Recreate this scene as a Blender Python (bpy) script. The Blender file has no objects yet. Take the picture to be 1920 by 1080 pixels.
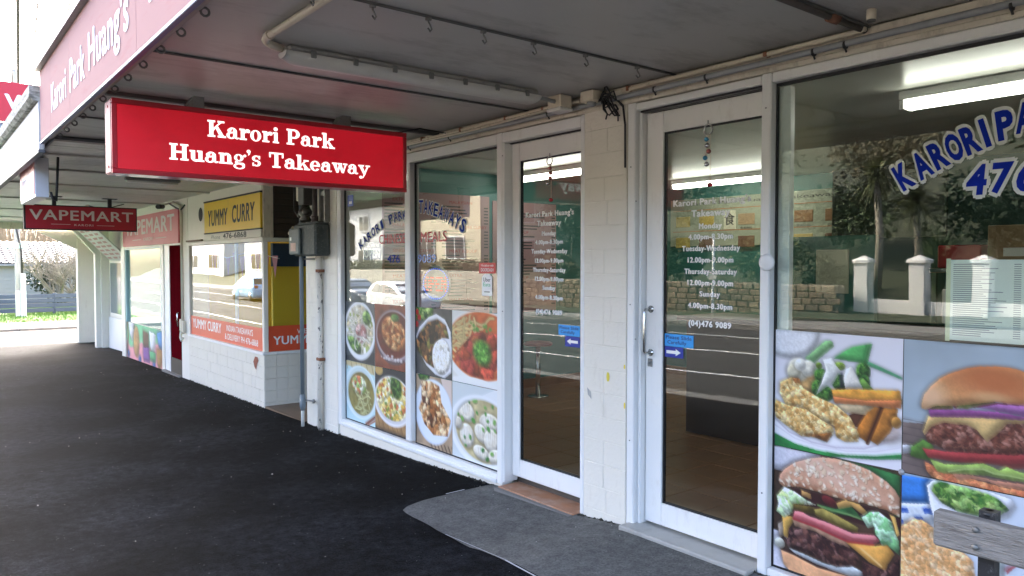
import bpy, math, random
import numpy as np
from mathutils import Vector, Matrix

R = math.radians
SC = bpy.context.scene
COL = SC.collection

# ------------------------------------------------------------------ camera, sky, sun, exposure
cam_d = bpy.data.cameras.new('camera')
cam_d.sensor_width = 36.0
cam_d.lens = 26.72
cam_d.clip_start = 0.05
cam_d.clip_end = 900.0
cam = bpy.data.objects.new('camera', cam_d)
cam.location = (0.0, -3.3, 1.54)
cam.rotation_euler = (R(90.0 - 1.85), 0.0, R(51.63))
COL.objects.link(cam)
SC.camera = cam

SUN_DIR = Vector((-0.93, 0.37, 0.0)).normalized()
SUN_EL = R(37.0)
world = bpy.data.worlds.new('World')
SC.world = world
world.use_nodes = True
wn = world.node_tree
wn.nodes.clear()
wo = wn.nodes.new('ShaderNodeOutputWorld')
bg = wn.nodes.new('ShaderNodeBackground')
sky = wn.nodes.new('ShaderNodeTexSky')
sky.sky_type = 'NISHITA'
sky.sun_disc = False
sky.sun_elevation = SUN_EL
# Blender's sky measures the sun's rotation clockwise from +Y
sky.sun_rotation = math.atan2(SUN_DIR.x, SUN_DIR.y)
sky.air_density = 0.7
sky.dust_density = 6.0
sky.ozone_density = 0.6
bg.inputs['Strength'].default_value = 0.15
wn.links.new(sky.outputs[0], bg.inputs[0])
wn.links.new(bg.outputs[0], wo.inputs[0])

sun_d = bpy.data.lights.new('sun', 'SUN')
sun_d.energy = 1.35
sun_d.angle = R(10.0)
sun_d.color = (1.0, 0.95, 0.87)
sun = bpy.data.objects.new('sun', sun_d)
to_sun = Vector((SUN_DIR.x * math.cos(SUN_EL), SUN_DIR.y * math.cos(SUN_EL), math.sin(SUN_EL)))
sun.rotation_euler = to_sun.to_track_quat('Z', 'Y').to_euler()
sun.location = (-20, 10, 30)
COL.objects.link(sun)

vs = SC.view_settings
vs.view_transform = 'Standard'
vs.look = 'None'
vs.exposure = 3.72
vs.gamma = 1.0
vs.use_curve_mapping = False
SC.cycles.use_denoising = True
SC.cycles.max_bounces = 10
SC.cycles.transparent_max_bounces = 16
SC.cycles.sample_clamp_indirect = 6.0
SC.cycles.caustics_reflective = False
SC.cycles.caustics_refractive = False

# ------------------------------------------------------------------ materials
MATS = {}
def nodemat(name):
    m = bpy.data.materials.new(name)
    m.use_nodes = True
    nt = m.node_tree
    return m, nt, nt.nodes['Principled BSDF']

def mat(name, col, rough=0.6, var=0.12, scale=4.0, bump=0.0, bscale=60.0, metal=0.0, spec=0.5, stain=None, samt=0.5,
        sscale=(2.0, 2.0, 0.5), emit=0.0, coat=0.0, stretch=None, sth=(0.55, 0.72)):
    """procedural paint: base colour with soft mottling, optional stains of another colour and a fine relief"""
    if name in MATS:
        return MATS[name]
    m, nt, bs = nodemat(name)
    N, L = nt.nodes, nt.links
    geo = N.new('ShaderNodeNewGeometry')
    mp = N.new('ShaderNodeMapping')
    mp.inputs['Scale'].default_value = stretch or (1, 1, 1)
    L.new(geo.outputs['Position'], mp.inputs[0])
    nz = N.new('ShaderNodeTexNoise')
    nz.inputs['Scale'].default_value = scale
    nz.inputs['Detail'].default_value = 5.0
    nz.inputs['Roughness'].default_value = 0.65
    L.new(mp.outputs[0], nz.inputs['Vector'])
    mx = N.new('ShaderNodeMix'); mx.data_type = 'RGBA'
    mx.inputs['A'].default_value = tuple(max(0, c * (1 - var)) for c in col) + (1,)
    mx.inputs['B'].default_value = tuple(min(1, c * (1 + var)) for c in col) + (1,)
    L.new(nz.outputs['Fac'], mx.inputs['Factor'])
    out = mx.outputs['Result']
    if stain:
        m2 = N.new('ShaderNodeMapping'); m2.inputs['Scale'].default_value = sscale
        L.new(geo.outputs['Position'], m2.inputs[0])
        n2 = N.new('ShaderNodeTexNoise'); n2.inputs['Scale'].default_value = 3.0; n2.inputs['Detail'].default_value = 8.0
        n2.inputs['Roughness'].default_value = 0.7
        L.new(m2.outputs[0], n2.inputs['Vector'])
        mr = N.new('ShaderNodeMapRange')
        mr.inputs['From Min'].default_value = sth[0]; mr.inputs['From Max'].default_value = sth[1]
        mr.inputs['To Max'].default_value = samt
        L.new(n2.outputs['Fac'], mr.inputs['Value'])
        m3 = N.new('ShaderNodeMix'); m3.data_type = 'RGBA'
        m3.inputs['B'].default_value = tuple(stain) + (1,)
        L.new(out, m3.inputs['A']); L.new(mr.outputs[0], m3.inputs['Factor'])
        out = m3.outputs['Result']
    L.new(out, bs.inputs['Base Color'])
    bs.inputs['Roughness'].default_value = rough
    bs.inputs['Metallic'].default_value = metal
    bs.inputs['Specular IOR Level'].default_value = spec
    bs.inputs['Coat Weight'].default_value = coat
    if emit:
        L.new(out, bs.inputs['Emission Color'])
        bs.inputs['Emission Strength'].default_value = emit
    if bump:
        n4 = N.new('ShaderNodeTexNoise'); n4.inputs['Scale'].default_value = bscale; n4.inputs['Detail'].default_value = 6.0
        L.new(mp.outputs[0], n4.inputs['Vector'])
        b = N.new('ShaderNodeBump'); b.inputs['Strength'].default_value = bump; b.inputs['Distance'].default_value = 0.01
        L.new(n4.outputs['Fac'], b.inputs['Height']); L.new(b.outputs[0], bs.inputs['Normal'])
    MATS[name] = m
    return m

def emitter(name, col, strength):
    if name in MATS:
        return MATS[name]
    m, nt, bs = nodemat(name)
    bs.inputs['Base Color'].default_value = tuple(col) + (1,)
    bs.inputs['Emission Color'].default_value = tuple(col) + (1,)
    bs.inputs['Emission Strength'].default_value = strength
    MATS[name] = m
    return m

def glass(name, ior=1.75, tint=(0.93, 0.97, 0.95), rough=0.0):
    """shop glazing: both faces of the sheet reflect, the rest passes through"""
    m = bpy.data.materials.new(name); m.use_nodes = True
    nt = m.node_tree; N, L = nt.nodes, nt.links
    N.clear()
    o = N.new('ShaderNodeOutputMaterial'); mx = N.new('ShaderNodeMixShader')
    fr = N.new('ShaderNodeFresnel')
    gb = N.new('ShaderNodeNewGeometry'); mi = N.new('ShaderNodeMix'); mi.data_type = 'FLOAT'   # same reflectance on both faces of the sheet
    mi.inputs['A'].default_value = ior; mi.inputs['B'].default_value = 1.0 / ior
    L.new(gb.outputs['Backfacing'], mi.inputs['Factor']); L.new(mi.outputs['Result'], fr.inputs['IOR'])
    t = N.new('ShaderNodeBsdfTransparent'); t.inputs[0].default_value = tuple(tint) + (1,)
    g = N.new('ShaderNodeBsdfGlossy'); g.inputs['Roughness'].default_value = rough
    g.inputs['Color'].default_value = (0.95, 0.97, 0.96, 1)
    geo = N.new('ShaderNodeNewGeometry')
    nz = N.new('ShaderNodeTexNoise'); nz.inputs['Scale'].default_value = 1.3; nz.inputs['Detail'].default_value = 1.0
    L.new(geo.outputs['Position'], nz.inputs['Vector'])
    b = N.new('ShaderNodeBump'); b.inputs['Strength'].default_value = 0.02; b.inputs['Distance'].default_value = 0.05
    L.new(nz.outputs['Fac'], b.inputs['Height']); L.new(b.outputs[0], g.inputs['Normal'])
    L.new(fr.outputs[0], mx.inputs[0]); L.new(t.outputs[0], mx.inputs[1]); L.new(g.outputs[0], mx.inputs[2])
    L.new(mx.outputs[0], o.inputs[0])
    MATS[name] = m
    return m

def vcol(name, rough=0.45, spec=0.4, emit=0.0, coat=0.0):
    """ink of a printed sheet: colours come from the sheet's own colour attribute"""
    if name in MATS:
        return MATS[name]
    m, nt, bs = nodemat(name)
    a = nt.nodes.new('ShaderNodeVertexColor'); a.layer_name = 'ink'
    nt.links.new(a.outputs['Color'], bs.inputs['Base Color'])
    bs.inputs['Roughness'].default_value = rough
    bs.inputs['Specular IOR Level'].default_value = spec
    if emit:
        nt.links.new(a.outputs['Color'], bs.inputs['Emission Color'])
        bs.inputs['Emission Strength'].default_value = emit
    MATS[name] = m
    return m

# ------------------------------------------------------------------ objects
WL = {}
def tag(o, label=None, cat=None, group=None, kind=None):
    if label: o['label'] = label
    if cat: o['category'] = cat
    if group: o['group'] = group
    if kind: o['kind'] = kind
    return o

def thing(name, label, cat, loc=(0, 0, 0), group=None, rz=None):
    o = bpy.data.objects.new(name, None)
    o.empty_display_size = 0.1
    o.location = loc
    o.rotation_euler = (0, 0, rz or 0.0)
    COL.objects.link(o)
    WL[o.name] = Vector(loc) if rz is None else Vector((0, 0, 0))
    return tag(o, label, cat, group)

class MB:
    """collects shapes in world coordinates (or in a turned thing's own) and links them as one mesh"""
    def __init__(s):
        s.v = []; s.f = []; s.sm = []
    def add(s, vs, fs, sm=False):
        n = len(s.v); s.v += [tuple(p) for p in vs]
        s.f += [tuple(n + i for i in f) for f in fs]; s.sm += [sm] * len(fs)
        return s
    def box(s, x0, x1, y0, y1, z0, z1, c=0.0):
        x0, x1 = min(x0, x1), max(x0, x1); y0, y1 = min(y0, y1), max(y0, y1); z0, z1 = min(z0, z1), max(z0, z1)
        c = min(c, 0.45 * (x1 - x0), 0.45 * (y1 - y0), 0.45 * (z1 - z0))
        if c <= 0:
            v = [(x, y, z) for x in (x0, x1) for y in (y0, y1) for z in (z0, z1)]
            return s.add(v, [(0, 1, 3, 2), (4, 6, 7, 5), (0, 4, 5, 1), (2, 3, 7, 6), (0, 2, 6, 4), (1, 5, 7, 3)])
        # chamfered box: 24 corner points
        X, Y, Z = (x0, x1), (y0, y1), (z0, z1); v = []; idx = {}
        for i in (0, 1):
            for j in (0, 1):
                for k in (0, 1):
                    sx, sy, sz = (c if i == 0 else -c), (c if j == 0 else -c), (c if k == 0 else -c)
                    idx[i, j, k, 'x'] = len(v); v.append((X[i], Y[j] + sy, Z[k] + sz))
                    idx[i, j, k, 'y'] = len(v); v.append((X[i] + sx, Y[j], Z[k] + sz))
                    idx[i, j, k, 'z'] = len(v); v.append((X[i] + sx, Y[j] + sy, Z[k]))
        f = []
        for i in (0, 1):
            q = [idx[i, 0, 0, 'x'], idx[i, 1, 0, 'x'], idx[i, 1, 1, 'x'], idx[i, 0, 1, 'x']]; f.append(q if i else q[::-1])
            q = [idx[0, i, 0, 'y'], idx[0, i, 1, 'y'], idx[1, i, 1, 'y'], idx[1, i, 0, 'y']]; f.append(q if i else q[::-1])
            q = [idx[0, 0, i, 'z'], idx[1, 0, i, 'z'], idx[1, 1, i, 'z'], idx[0, 1, i, 'z']]; f.append(q if i else q[::-1])
        for a in (0, 1):
            for b in (0, 1):
                q = [idx[a, b, 0, 'x'], idx[a, b, 0, 'y'], idx[a, b, 1, 'y'], idx[a, b, 1, 'x']]; f.append(q if (a + b) % 2 == 0 else q[::-1])
                q = [idx[a, 0, b, 'x'], idx[a, 0, b, 'z'], idx[a, 1, b, 'z'], idx[a, 1, b, 'x']]; f.append(q[::-1] if (a + b) % 2 == 0 else q)
                q = [idx[0, a, b, 'y'], idx[0, a, b, 'z'], idx[1, a, b, 'z'], idx[1, a, b, 'y']]; f.append(q if (a + b) % 2 == 0 else q[::-1])
                for k2 in (0, 1):
                    t = [idx[a, b, k2, 'x'], idx[a, b, k2, 'y'], idx[a, b, k2, 'z']]; f.append(t if (a + b + k2) % 2 else t[::-1])
        # each corner triangle was added once per (a,b,k2) above
        return s.add(v, f)
    def quad(s, a, b, c, d):
        return s.add([a, b, c, d], [(0, 1, 2, 3)])
    def prism(s, pts, axis, a0, a1):
        """polygon pts (2D) pushed along an axis; axis 'y': pts are (x,z), 'x': (y,z), 'z': (x,y)"""
        def P(p, a):
            return (p[0], a, p[1]) if axis == 'y' else (a, p[0], p[1]) if axis == 'x' else (p[0], p[1], a)
        n = len(pts)
        v = [P(p, a0) for p in pts] + [P(p, a1) for p in pts]
        f = [tuple(range(n))[::-1], tuple(range(n, 2 * n))] + [(i, (i + 1) % n, n + (i + 1) % n, n + i) for i in range(n)]
        return s.add(v, f)
    def tube(s, pts, r, n=10, caps=True):
        pts = [Vector(p) for p in pts]
        rr = r if isinstance(r, (list, tuple)) else [r] * len(pts)
        rings = []
        prev = None
        for i, p in enumerate(pts):
            d = (pts[min(i + 1, len(pts) - 1)] - pts[max(i - 1, 0)])
            d = d.normalized() if d.length > 1e-9 else Vector((0, 0, 1))
            if prev is None:
                a = Vector((0, 0, 1)) if abs(d.z) < 0.9 else Vector((1, 0, 0))
                u = d.cross(a).normalized()
            else:
                u = (prev - d * prev.dot(d)).normalized()
            prev = u
            w = d.cross(u)
            rings.append([p + (u * math.cos(2 * math.pi * k / n) + w * math.sin(2 * math.pi * k / n)) * rr[i] for k in range(n)])
        v = [q for ring in rings for q in ring]
        f = []
        for i in range(len(rings) - 1):
            for k in range(n):
                f.append((i * n + k, i * n + (k + 1) % n, (i + 1) * n + (k + 1) % n, (i + 1) * n + k))
        base = len(s.v)
        s.add(v, f, True)
        if caps:
            s.f += [tuple(base + k for k in range(n))[::-1], tuple(base + (len(rings) - 1) * n + k for k in range(n))]
            s.sm += [False, False]
        return s
    def lathe(s, c, prof, axis='z', n=16):
        """prof: (radius, height) pairs round an axis through c"""
        v = []; f = []
        for (r, h) in prof:
            for k in range(n):
                a = 2 * math.pi * k / n; p, q = r * math.cos(a), r * math.sin(a)
                v.append((c[0] + p, c[1] + q, c[2] + h) if axis == 'z' else (c[0] + p, c[1] + h, c[2] + q) if axis == 'y' else (c[0] + h, c[1] + p, c[2] + q))
        for i in range(len(prof) - 1):
            for k in range(n):
                f.append((i * n + k, i * n + (k + 1) % n, (i + 1) * n + (k + 1) % n, (i + 1) * n + k))
        f.append(tuple(range(n))[::-1]); f.append(tuple((len(prof) - 1) * n + k for k in range(n)))
        return s.add(v, f, True)
    def sphere(s, c, r, n=10, sq=(1, 1, 1)):
        v = []; f = []; m = max(4, n // 2)
        for i in range(m + 1):
            t = math.pi * i / m
            for k in range(n):
                a = 2 * math.pi * k / n
                v.append((c[0] + r * sq[0] * math.sin(t) * math.cos(a), c[1] + r * sq[1] * math.sin(t) * math.sin(a), c[2] + r * sq[2] * math.cos(t)))
        for i in range(m):
            for k in range(n):
                f.append((i * n + k, (i + 1) * n + k, (i + 1) * n + (k + 1) % n, i * n + (k + 1) % n))
        return s.add(v, f, True)
    def build(s, name, m, parent=None):
        off = WL[parent.name] if parent else Vector((0, 0, 0))
        me = bpy.data.meshes.new(name)
        me.from_pydata([tuple(Vector(p) - off) for p in s.v], [], s.f)
        me.polygons.foreach_set('use_smooth', s.sm)
        me.materials.append(m)
        me.update()
        o = bpy.data.objects.new(name, me)
        COL.objects.link(o)
        if parent:
            o.parent = parent
        WL[o.name] = off
        return o

def box(name, m, parent, *a, c=0.0):
    return MB().box(*a, c=c).build(name, m, parent)
def tube(name, m, parent, pts, r, n=10):
    return MB().tube(pts, r, n).build(name, m, parent)
def struct(o):
    o['kind'] = 'structure'
    return o

def copy_tree(o, parent=None):
    c = o.copy(); COL.objects.link(c); c.parent = parent
    for k in ('label', 'category', 'group', 'kind'):
        if k in o: c[k] = o[k]
    WL[c.name] = WL[o.name]
    for ch in list(o.children):
        copy_tree(ch, c)
    return c

def grid_pieces(name, m, parent, rects, place, depth, gap=0.003, seed=1, jit=0.0015, chamfer=0.002):
    """alike rectangular pieces (tiles, boards): one mesh per size, one object per piece.
    rects: (a0,a1,b0,b1); place 'y': a=x b=z facing -y, 'x': a=y b=z facing +x, 'z': a=x b=y facing up; depth=(front, back)"""
    rnd = random.Random(seed); cache = {}
    off = WL[parent.name]
    for (a0, a1, b0, b1) in rects:
        w, h = round(a1 - a0 - gap, 4), round(b1 - b0 - gap, 4)
        if w <= 0.004 or h <= 0.004: continue
        if (w, h) not in cache:
            t = abs(depth[1] - depth[0]); b = MB()
            if place == 'y': b.box(-w / 2, w / 2, 0, t, -h / 2, h / 2, c=chamfer)
            elif place == 'x': b.box(-t, 0, -w / 2, w / 2, -h / 2, h / 2, c=chamfer)
            else: b.box(-w / 2, w / 2, -h / 2, h / 2, -t, 0, c=chamfer)
            me = bpy.data.meshes.new(name); me.from_pydata(b.v, [], b.f); me.materials.append(m); me.update()
            cache[w, h] = me
        o = bpy.data.objects.new(name, cache[w, h]); COL.objects.link(o); o.parent = parent
        ca, cb, j = (a0 + a1) / 2, (b0 + b1) / 2, rnd.uniform(-jit, jit)
        p = (ca, depth[0] + j, cb) if place == 'y' else (depth[0] + j, ca, cb) if place == 'x' else (ca, cb, depth[0] + j)
        o.location = Vector(p) - off
        WL[o.name] = Vector(p)

# ------------------------------------------------------------------ lettering
def text_mesh(s, bold=0.0, shear=0.0, spacing=1.0):
    cu = bpy.data.curves.new('lettering', 'FONT')
    cu.body = s; cu.size = 1.0; cu.offset = bold; cu.shear = shear; cu.resolution_u = 3
    cu.space_character = spacing; cu.align_x = 'LEFT'; cu.fill_mode = 'FRONT' if hasattr(cu, 'fill_mode') else 'FULL'
    o = bpy.data.objects.new('lettering', cu); COL.objects.link(o)
    dg = bpy.context.evaluated_depsgraph_get()
    me = bpy.data.meshes.new_from_object(o.evaluated_get(dg))
    bpy.data.objects.remove(o); bpy.data.curves.remove(cu)
    v = [tuple(p.co) for p in me.vertices]; f = [tuple(p.vertices) for p in me.polygons]
    bpy.data.meshes.remove(me)
    return v, f

def fit_text(mb, s, a0, a1, b0, b1, place, at, bold=0.0, shear=0.0, spacing=1.0, taper=None, warp=None):
    """lays a line of lettering into a rectangle of a wall (place as in grid_pieces, front at coordinate at)"""
    base = 0.0; ex = bold
    v, f = text_mesh(s, base, shear, spacing + 2.4 * bold)
    if not v: return mb
    x = [p[0] for p in v]; y = [p[1] for p in v]
    x0, x1, y0, y1 = min(x) - ex, max(x) + ex, min(y) - ex * .6, max(y) + ex * .6
    sh = [(0, 0)] if ex <= 0 else [(0, 0), (-ex, 0), (ex, 0), (0, ex * .6), (0, -ex * .6), (-ex * .7, ex * .4), (ex * .7, -ex * .4)]
    for k, (dx, dy) in enumerate(sh):
        out = []; d = at - .00006 * k * (-1 if place == 'x' else 1)
        for p in v:
            u, w = (p[0] + dx - x0) / max(1e-6, x1 - x0), (p[1] + dy - y0) / max(1e-6, y1 - y0)
            a, b = a0 + u * (a1 - a0), b0 + w * (b1 - b0)
            out.append((a, d, b) if place == 'y' else (d, a, b) if place == 'x' else (a, b, d))
        mb.add(out, f)
    return mb

def words(parent, m, lst, place, at, name='lettering'):
    for (s_, a0, a1, b0, b1, bold) in lst:
        fit_text(MB(), s_, a0, a1, b0, b1, place, at, bold).build(name, m, parent)
def part(name, parent):
    o = bpy.data.objects.new(name, None); o.empty_display_size = .05; COL.objects.link(o); o.parent = parent
    WL[o.name] = WL[parent.name]
    return o

def text_height(s):
    v, f = text_mesh(s)
    y = [p[1] for p in v]; x = [p[0] for p in v]
    return (max(x) - min(x)), (max(y) - min(y))

# ------------------------------------------------------------------ printed pictures (flat sheets with their own ink colours)
class Paint:
    def __init__(s, nu, nv, bgcol, seed=1):
        s.nu, s.nv = nu, nv
        u = np.linspace(0, 1, nu); v = np.linspace(0, 1, nv)
        s.U, s.V = np.meshgrid(u, v)
        s.C = np.zeros((nv, nu, 3)) + np.array(bgcol, float)
        s.seed = seed
    def noise(s, scale, octv=3, asp=1.0):
        s.seed += 1
        out = np.zeros_like(s.U); amp = 1.0; tot = 0
        for o in range(octv):
            n = int(scale * 2 ** o) + 3
            g = np.random.RandomState(s.seed * 31 + o).rand(n + 2, n + 2)
            x = s.U * (n - 1); y = s.V * asp * (n - 1) % (n - 1)
            i = x.astype(int); j = y.astype(int); fx = x - i; fy = y - j
            fx = fx * fx * (3 - 2 * fx); fy = fy * fy * (3 - 2 * fy)
            out += amp * ((g[j, i] * (1 - fx) + g[j, i + 1] * fx) * (1 - fy) + (g[j + 1, i] * (1 - fx) + g[j + 1, i + 1] * fx) * fy)
            tot += amp; amp *= 0.55
        return out / tot
    def poly(s, pts):
        m = np.zeros(s.U.shape, bool); n = len(pts)
        for k in range(n):
            (x0, y0), (x1, y1) = pts[k], pts[(k + 1) % n]
            if y0 == y1: continue
            c = ((y0 > s.V) != (y1 > s.V)) & (s.U < (x1 - x0) * (s.V - y0) / (y1 - y0) + x0)
            m ^= c
        return m.astype(float)
    def ell(s, cx, cy, rx, ry, rot=0.0, soft=0.04):
        a = R(rot); x = s.U - cx; y = s.V - cy
        p = (x * math.cos(a) + y * math.sin(a)) / rx; q = (-x * math.sin(a) + y * math.cos(a)) / ry
        d = np.sqrt(p * p + q * q)
        return np.clip((1 - d) / soft + 0.5, 0, 1)
    def stroke(s, pts, w):
        d = np.full(s.U.shape, 9.0)
        for k in range(len(pts) - 1):
            (x0, y0), (x1, y1) = pts[k], pts[k + 1]
            dx, dy = x1 - x0, y1 - y0
            t = np.clip(((s.U - x0) * dx + (s.V - y0) * dy) / max(1e-9, dx * dx + dy * dy), 0, 1)
            d = np.minimum(d, np.hypot(s.U - x0 - t * dx, s.V - y0 - t * dy))
        return np.clip((w - d) / (0.35 * w) + 0.5, 0, 1)
    def blur(s, m, r):
        for ax in (0, 1):
            n = max(1, int(round(r * m.shape[ax])))
            for _ in range(2):
                p = np.concatenate([np.repeat(np.take(m, [0], ax), n, ax), m, np.repeat(np.take(m, [-1], ax), n + 1, ax)], ax)
                c = np.cumsum(p, ax)
                w = 2 * n + 1
                a = np.take(c, range(w, w + m.shape[ax]), ax) - np.take(c, range(0, m.shape[ax]), ax)
                m = a / w
        return m
    def relief(s, m, r=.022, k=.9):
        """soft rounding of a shape in the picture plus the shadow it throws on what lies under it"""
        if m.mean() > .42 or m.mean() < .0008: return np.ones_like(m)
        sh = np.clip(s.blur(np.roll(np.roll(m, max(1, int(.012 * s.nv)), 0), max(1, int(.008 * s.nu)), 1), .016) - m, 0, 1)
        s.C = s.C * (1 - .55 * sh)[..., None]
        b = s.blur(m, r)
        gy, gx = np.gradient(b)
        sc_ = k * r * s.nu * .75
        return np.clip(1 + (gx * .6 + gy) * sc_ - .10 * (1 - np.clip((b - .5) * 2.4, 0, 1)), .70, 1.22)
    def put(s, m, col, a=1.0):
        m = (m * a)[..., None]
        s.C = s.C * (1 - m) + np.array(col, float) * m
    def flat(s, m, col, var=0.12, scale=9, ramp=None):
        """colour with light mottling; ramp=(du,dv,amount) brightens along a direction"""
        k = 1 + var * 2 * (s.noise(scale) - 0.5)
        if ramp:
            k = k * (1 + ramp[2] * ((s.U - 0.5) * ramp[0] + (s.V - 0.5) * ramp[1]) * 2)
        k = k * s.relief(m) * ((.90 + .2 * s.noise(90, 2)) if m.mean() < .42 else 1.0)
        c = np.array(col, float) * k[..., None]
        mm = m[..., None]
        s.C = s.C * (1 - mm) + c * mm
    def chunks(s, m, pal, n, depth=0.45, elong=1.0, seed=None):
        """heap of pieces: each cell one colour of the palette, lit on its upper left, dark in the joints"""
        idx = np.argwhere(m > 0.4)
        if len(idx) == 0: return
        s.seed += 1
        rs = np.random.RandomState(seed if seed is not None else s.seed)
        (v0, u0), (v1, u1) = idx.min(0), idx.max(0) + 1
        U, V = s.U[v0:v1, u0:u1], s.V[v0:v1, u0:u1]
        amp = 0.55 / math.sqrt(n)
        wx = (s.noise(14, 3)[v0:v1, u0:u1] - 0.5) * amp + (s.noise(48, 2)[v0:v1, u0:u1] - 0.5) * amp * .5
        wy = (s.noise(14, 3)[v0:v1, u0:u1] - 0.5) * amp + (s.noise(48, 2)[v0:v1, u0:u1] - 0.5) * amp * .5
        px = U.min() + rs.rand(n) * (U.max() - U.min()); py = V.min() + rs.rand(n) * (V.max() - V.min())
        an = rs.rand(n) * math.pi; ca, sa = np.cos(an), np.sin(an)
        best = np.full(U.shape, 9e9); sec = np.full(U.shape, 9e9); who = np.zeros(U.shape, int)
        lx = np.zeros(U.shape)
        for k in range(n):
            dx = U + wx - px[k]; dy = V + wy - py[k]
            p = (dx * ca[k] + dy * sa[k]) / elong; q = -dx * sa[k] + dy * ca[k]
            d = p * p + q * q
            c = d < best
            sec = np.where(c, best, np.minimum(sec, d)); who = np.where(c, k, who)
            lx = np.where(c, -(dx + dy), lx); best = np.where(c, d, best)
        span = math.sqrt(max(1e-6, (U.max() - U.min()) * (V.max() - V.min())))
        rr = np.sqrt(best) * math.sqrt(n) / span
        e = np.clip((np.sqrt(sec) - np.sqrt(best)) * math.sqrt(n) / span / 0.30, 0, 1)
        cols = np.array(pal, float)[rs.randint(0, len(pal), n)][who]
        sh = 1.14 - depth * (0.45 * np.clip(rr * 1.2, 0, 1) ** 2 + 0.42 * (1 - e)) + np.clip(lx * math.sqrt(n) / span * 0.22, -0.2, 0.24)
        sh = sh * (0.80 + 0.40 * s.noise(60, 2)[v0:v1, u0:u1])
        cols = cols * (sh * s.relief(m)[v0:v1, u0:u1])[..., None]
        mm = m[v0:v1, u0:u1, None]
        s.C[v0:v1, u0:u1] = s.C[v0:v1, u0:u1] * (1 - mm) + cols * mm
    def noodles(s, m, col, n, w, seed=3, cu=0.5, cv=0.5, r=0.2):
        rs = np.random.RandomState(seed)
        for k in range(n):
            x, y = cu + rs.uniform(-r, r), cv + rs.uniform(-r, r); a = rs.rand() * 6.3; p = [(x, y)]
            for j in range(6):
                a += rs.uniform(-0.7, 0.7); x += math.cos(a) * r * 0.28; y += math.sin(a) * r * 0.28; p.append((x, y))
            st = s.stroke(p, w) * m
            s.put(s.stroke(p, w * 1.7) * m, np.array(col) * 0.6, 0.5)
            s.put(st, np.array(col, float) * rs.uniform(0.85, 1.08))
    def specks(s, m, pal, n, rmin, rmax, seed=5, asp=1.0):
        rs = np.random.RandomState(seed); idx = np.argwhere(m > 0.5)
        if len(idx) == 0: return
        for k in range(n):
            j, i = idx[rs.randint(len(idx))]
            rx = rs.uniform(rmin, rmax)
            cx, cy, ro = s.U[j, i], s.V[j, i], rs.rand() * 180
            s.put(s.ell(cx + 0.25 * rx, cy + 0.3 * rx, rx, rx * asp, ro, 0.3) * m, (60, 45, 35), 0.35)
            s.put(s.ell(cx, cy, rx, rx * asp, ro, 0.3) * m, pal[rs.randint(len(pal))])
    def sheet(s, name, label, cat, x0, x1, z0, z1, y, group=None, m=None, thick=0.0008, place='y', corner=0.0, parent=None, mount=None):
        """the printed sheet itself: front grid with ink colours plus its paper edge; faces -y"""
        for ch in range(3):
            s.C[..., ch] = .55 * s.C[..., ch] + .45 * s.blur(s.C[..., ch], .0035)
        k = np.clip(s.C, 0, 255) / 255.0
        lin = np.where(k <= 0.04045, k / 12.92, ((k + 0.055) / 1.055) ** 2.4) * 0.92
        nu, nv = s.nu, s.nv
        X = x0 + s.U * (x1 - x0); Z = z1 - s.V * (z1 - z0)
        v = np.stack([X - (x0 + x1) / 2, np.zeros_like(X), Z - z0], -1).reshape(-1, 3)
        i = np.arange(nu - 1)[None, :] + (np.arange(nv - 1) * nu)[:, None]
        f = np.stack([i, i + nu, i + nu + 1, i + 1], -1).reshape(-1, 4)
        hx = (x1 - x0) / 2; h = z1 - z0
        nb = len(v)
        back = np.array([(-hx, thick, 0), (hx, thick, 0), (hx, thick, h), (-hx, thick, h)])
        c = [(nv - 1) * nu, nv * nu - 1, nu - 1, 0]
        faces = [tuple(q) for q in f.tolist()] + [(nb + 3, nb + 2, nb + 1, nb)] + \
                [(c[0], c[1], nb + 1, nb), (c[1], c[2], nb + 2, nb + 1), (c[2], c[3], nb + 3, nb + 2), (c[3], c[0], nb, nb + 3)]
        me = bpy.data.meshes.new(name)
        me.from_pydata(np.vstack([v, back]).tolist(), [], faces)
        at = me.color_attributes.new('ink', 'FLOAT_COLOR', 'POINT')
        cc = np.ones((nb + 4, 4)); cc[:nb, :3] = lin.reshape(-1, 3); cc[nb:, :3] = 0.6
        at.data.foreach_set('color', cc.ravel())
        me.materials.append(m or vcol('printed_ink'))
        me.update()
        o = bpy.data.objects.new(name, me); COL.objects.link(o)
        loc = Vector(((x0 + x1) / 2, y, z0))
        if parent:
            o.parent = parent; o.location = loc - WL[parent.name]
        else:
            o.location = loc
        WL[o.name] = loc
        if label: tag(o, label, cat, group)
        return o

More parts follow.
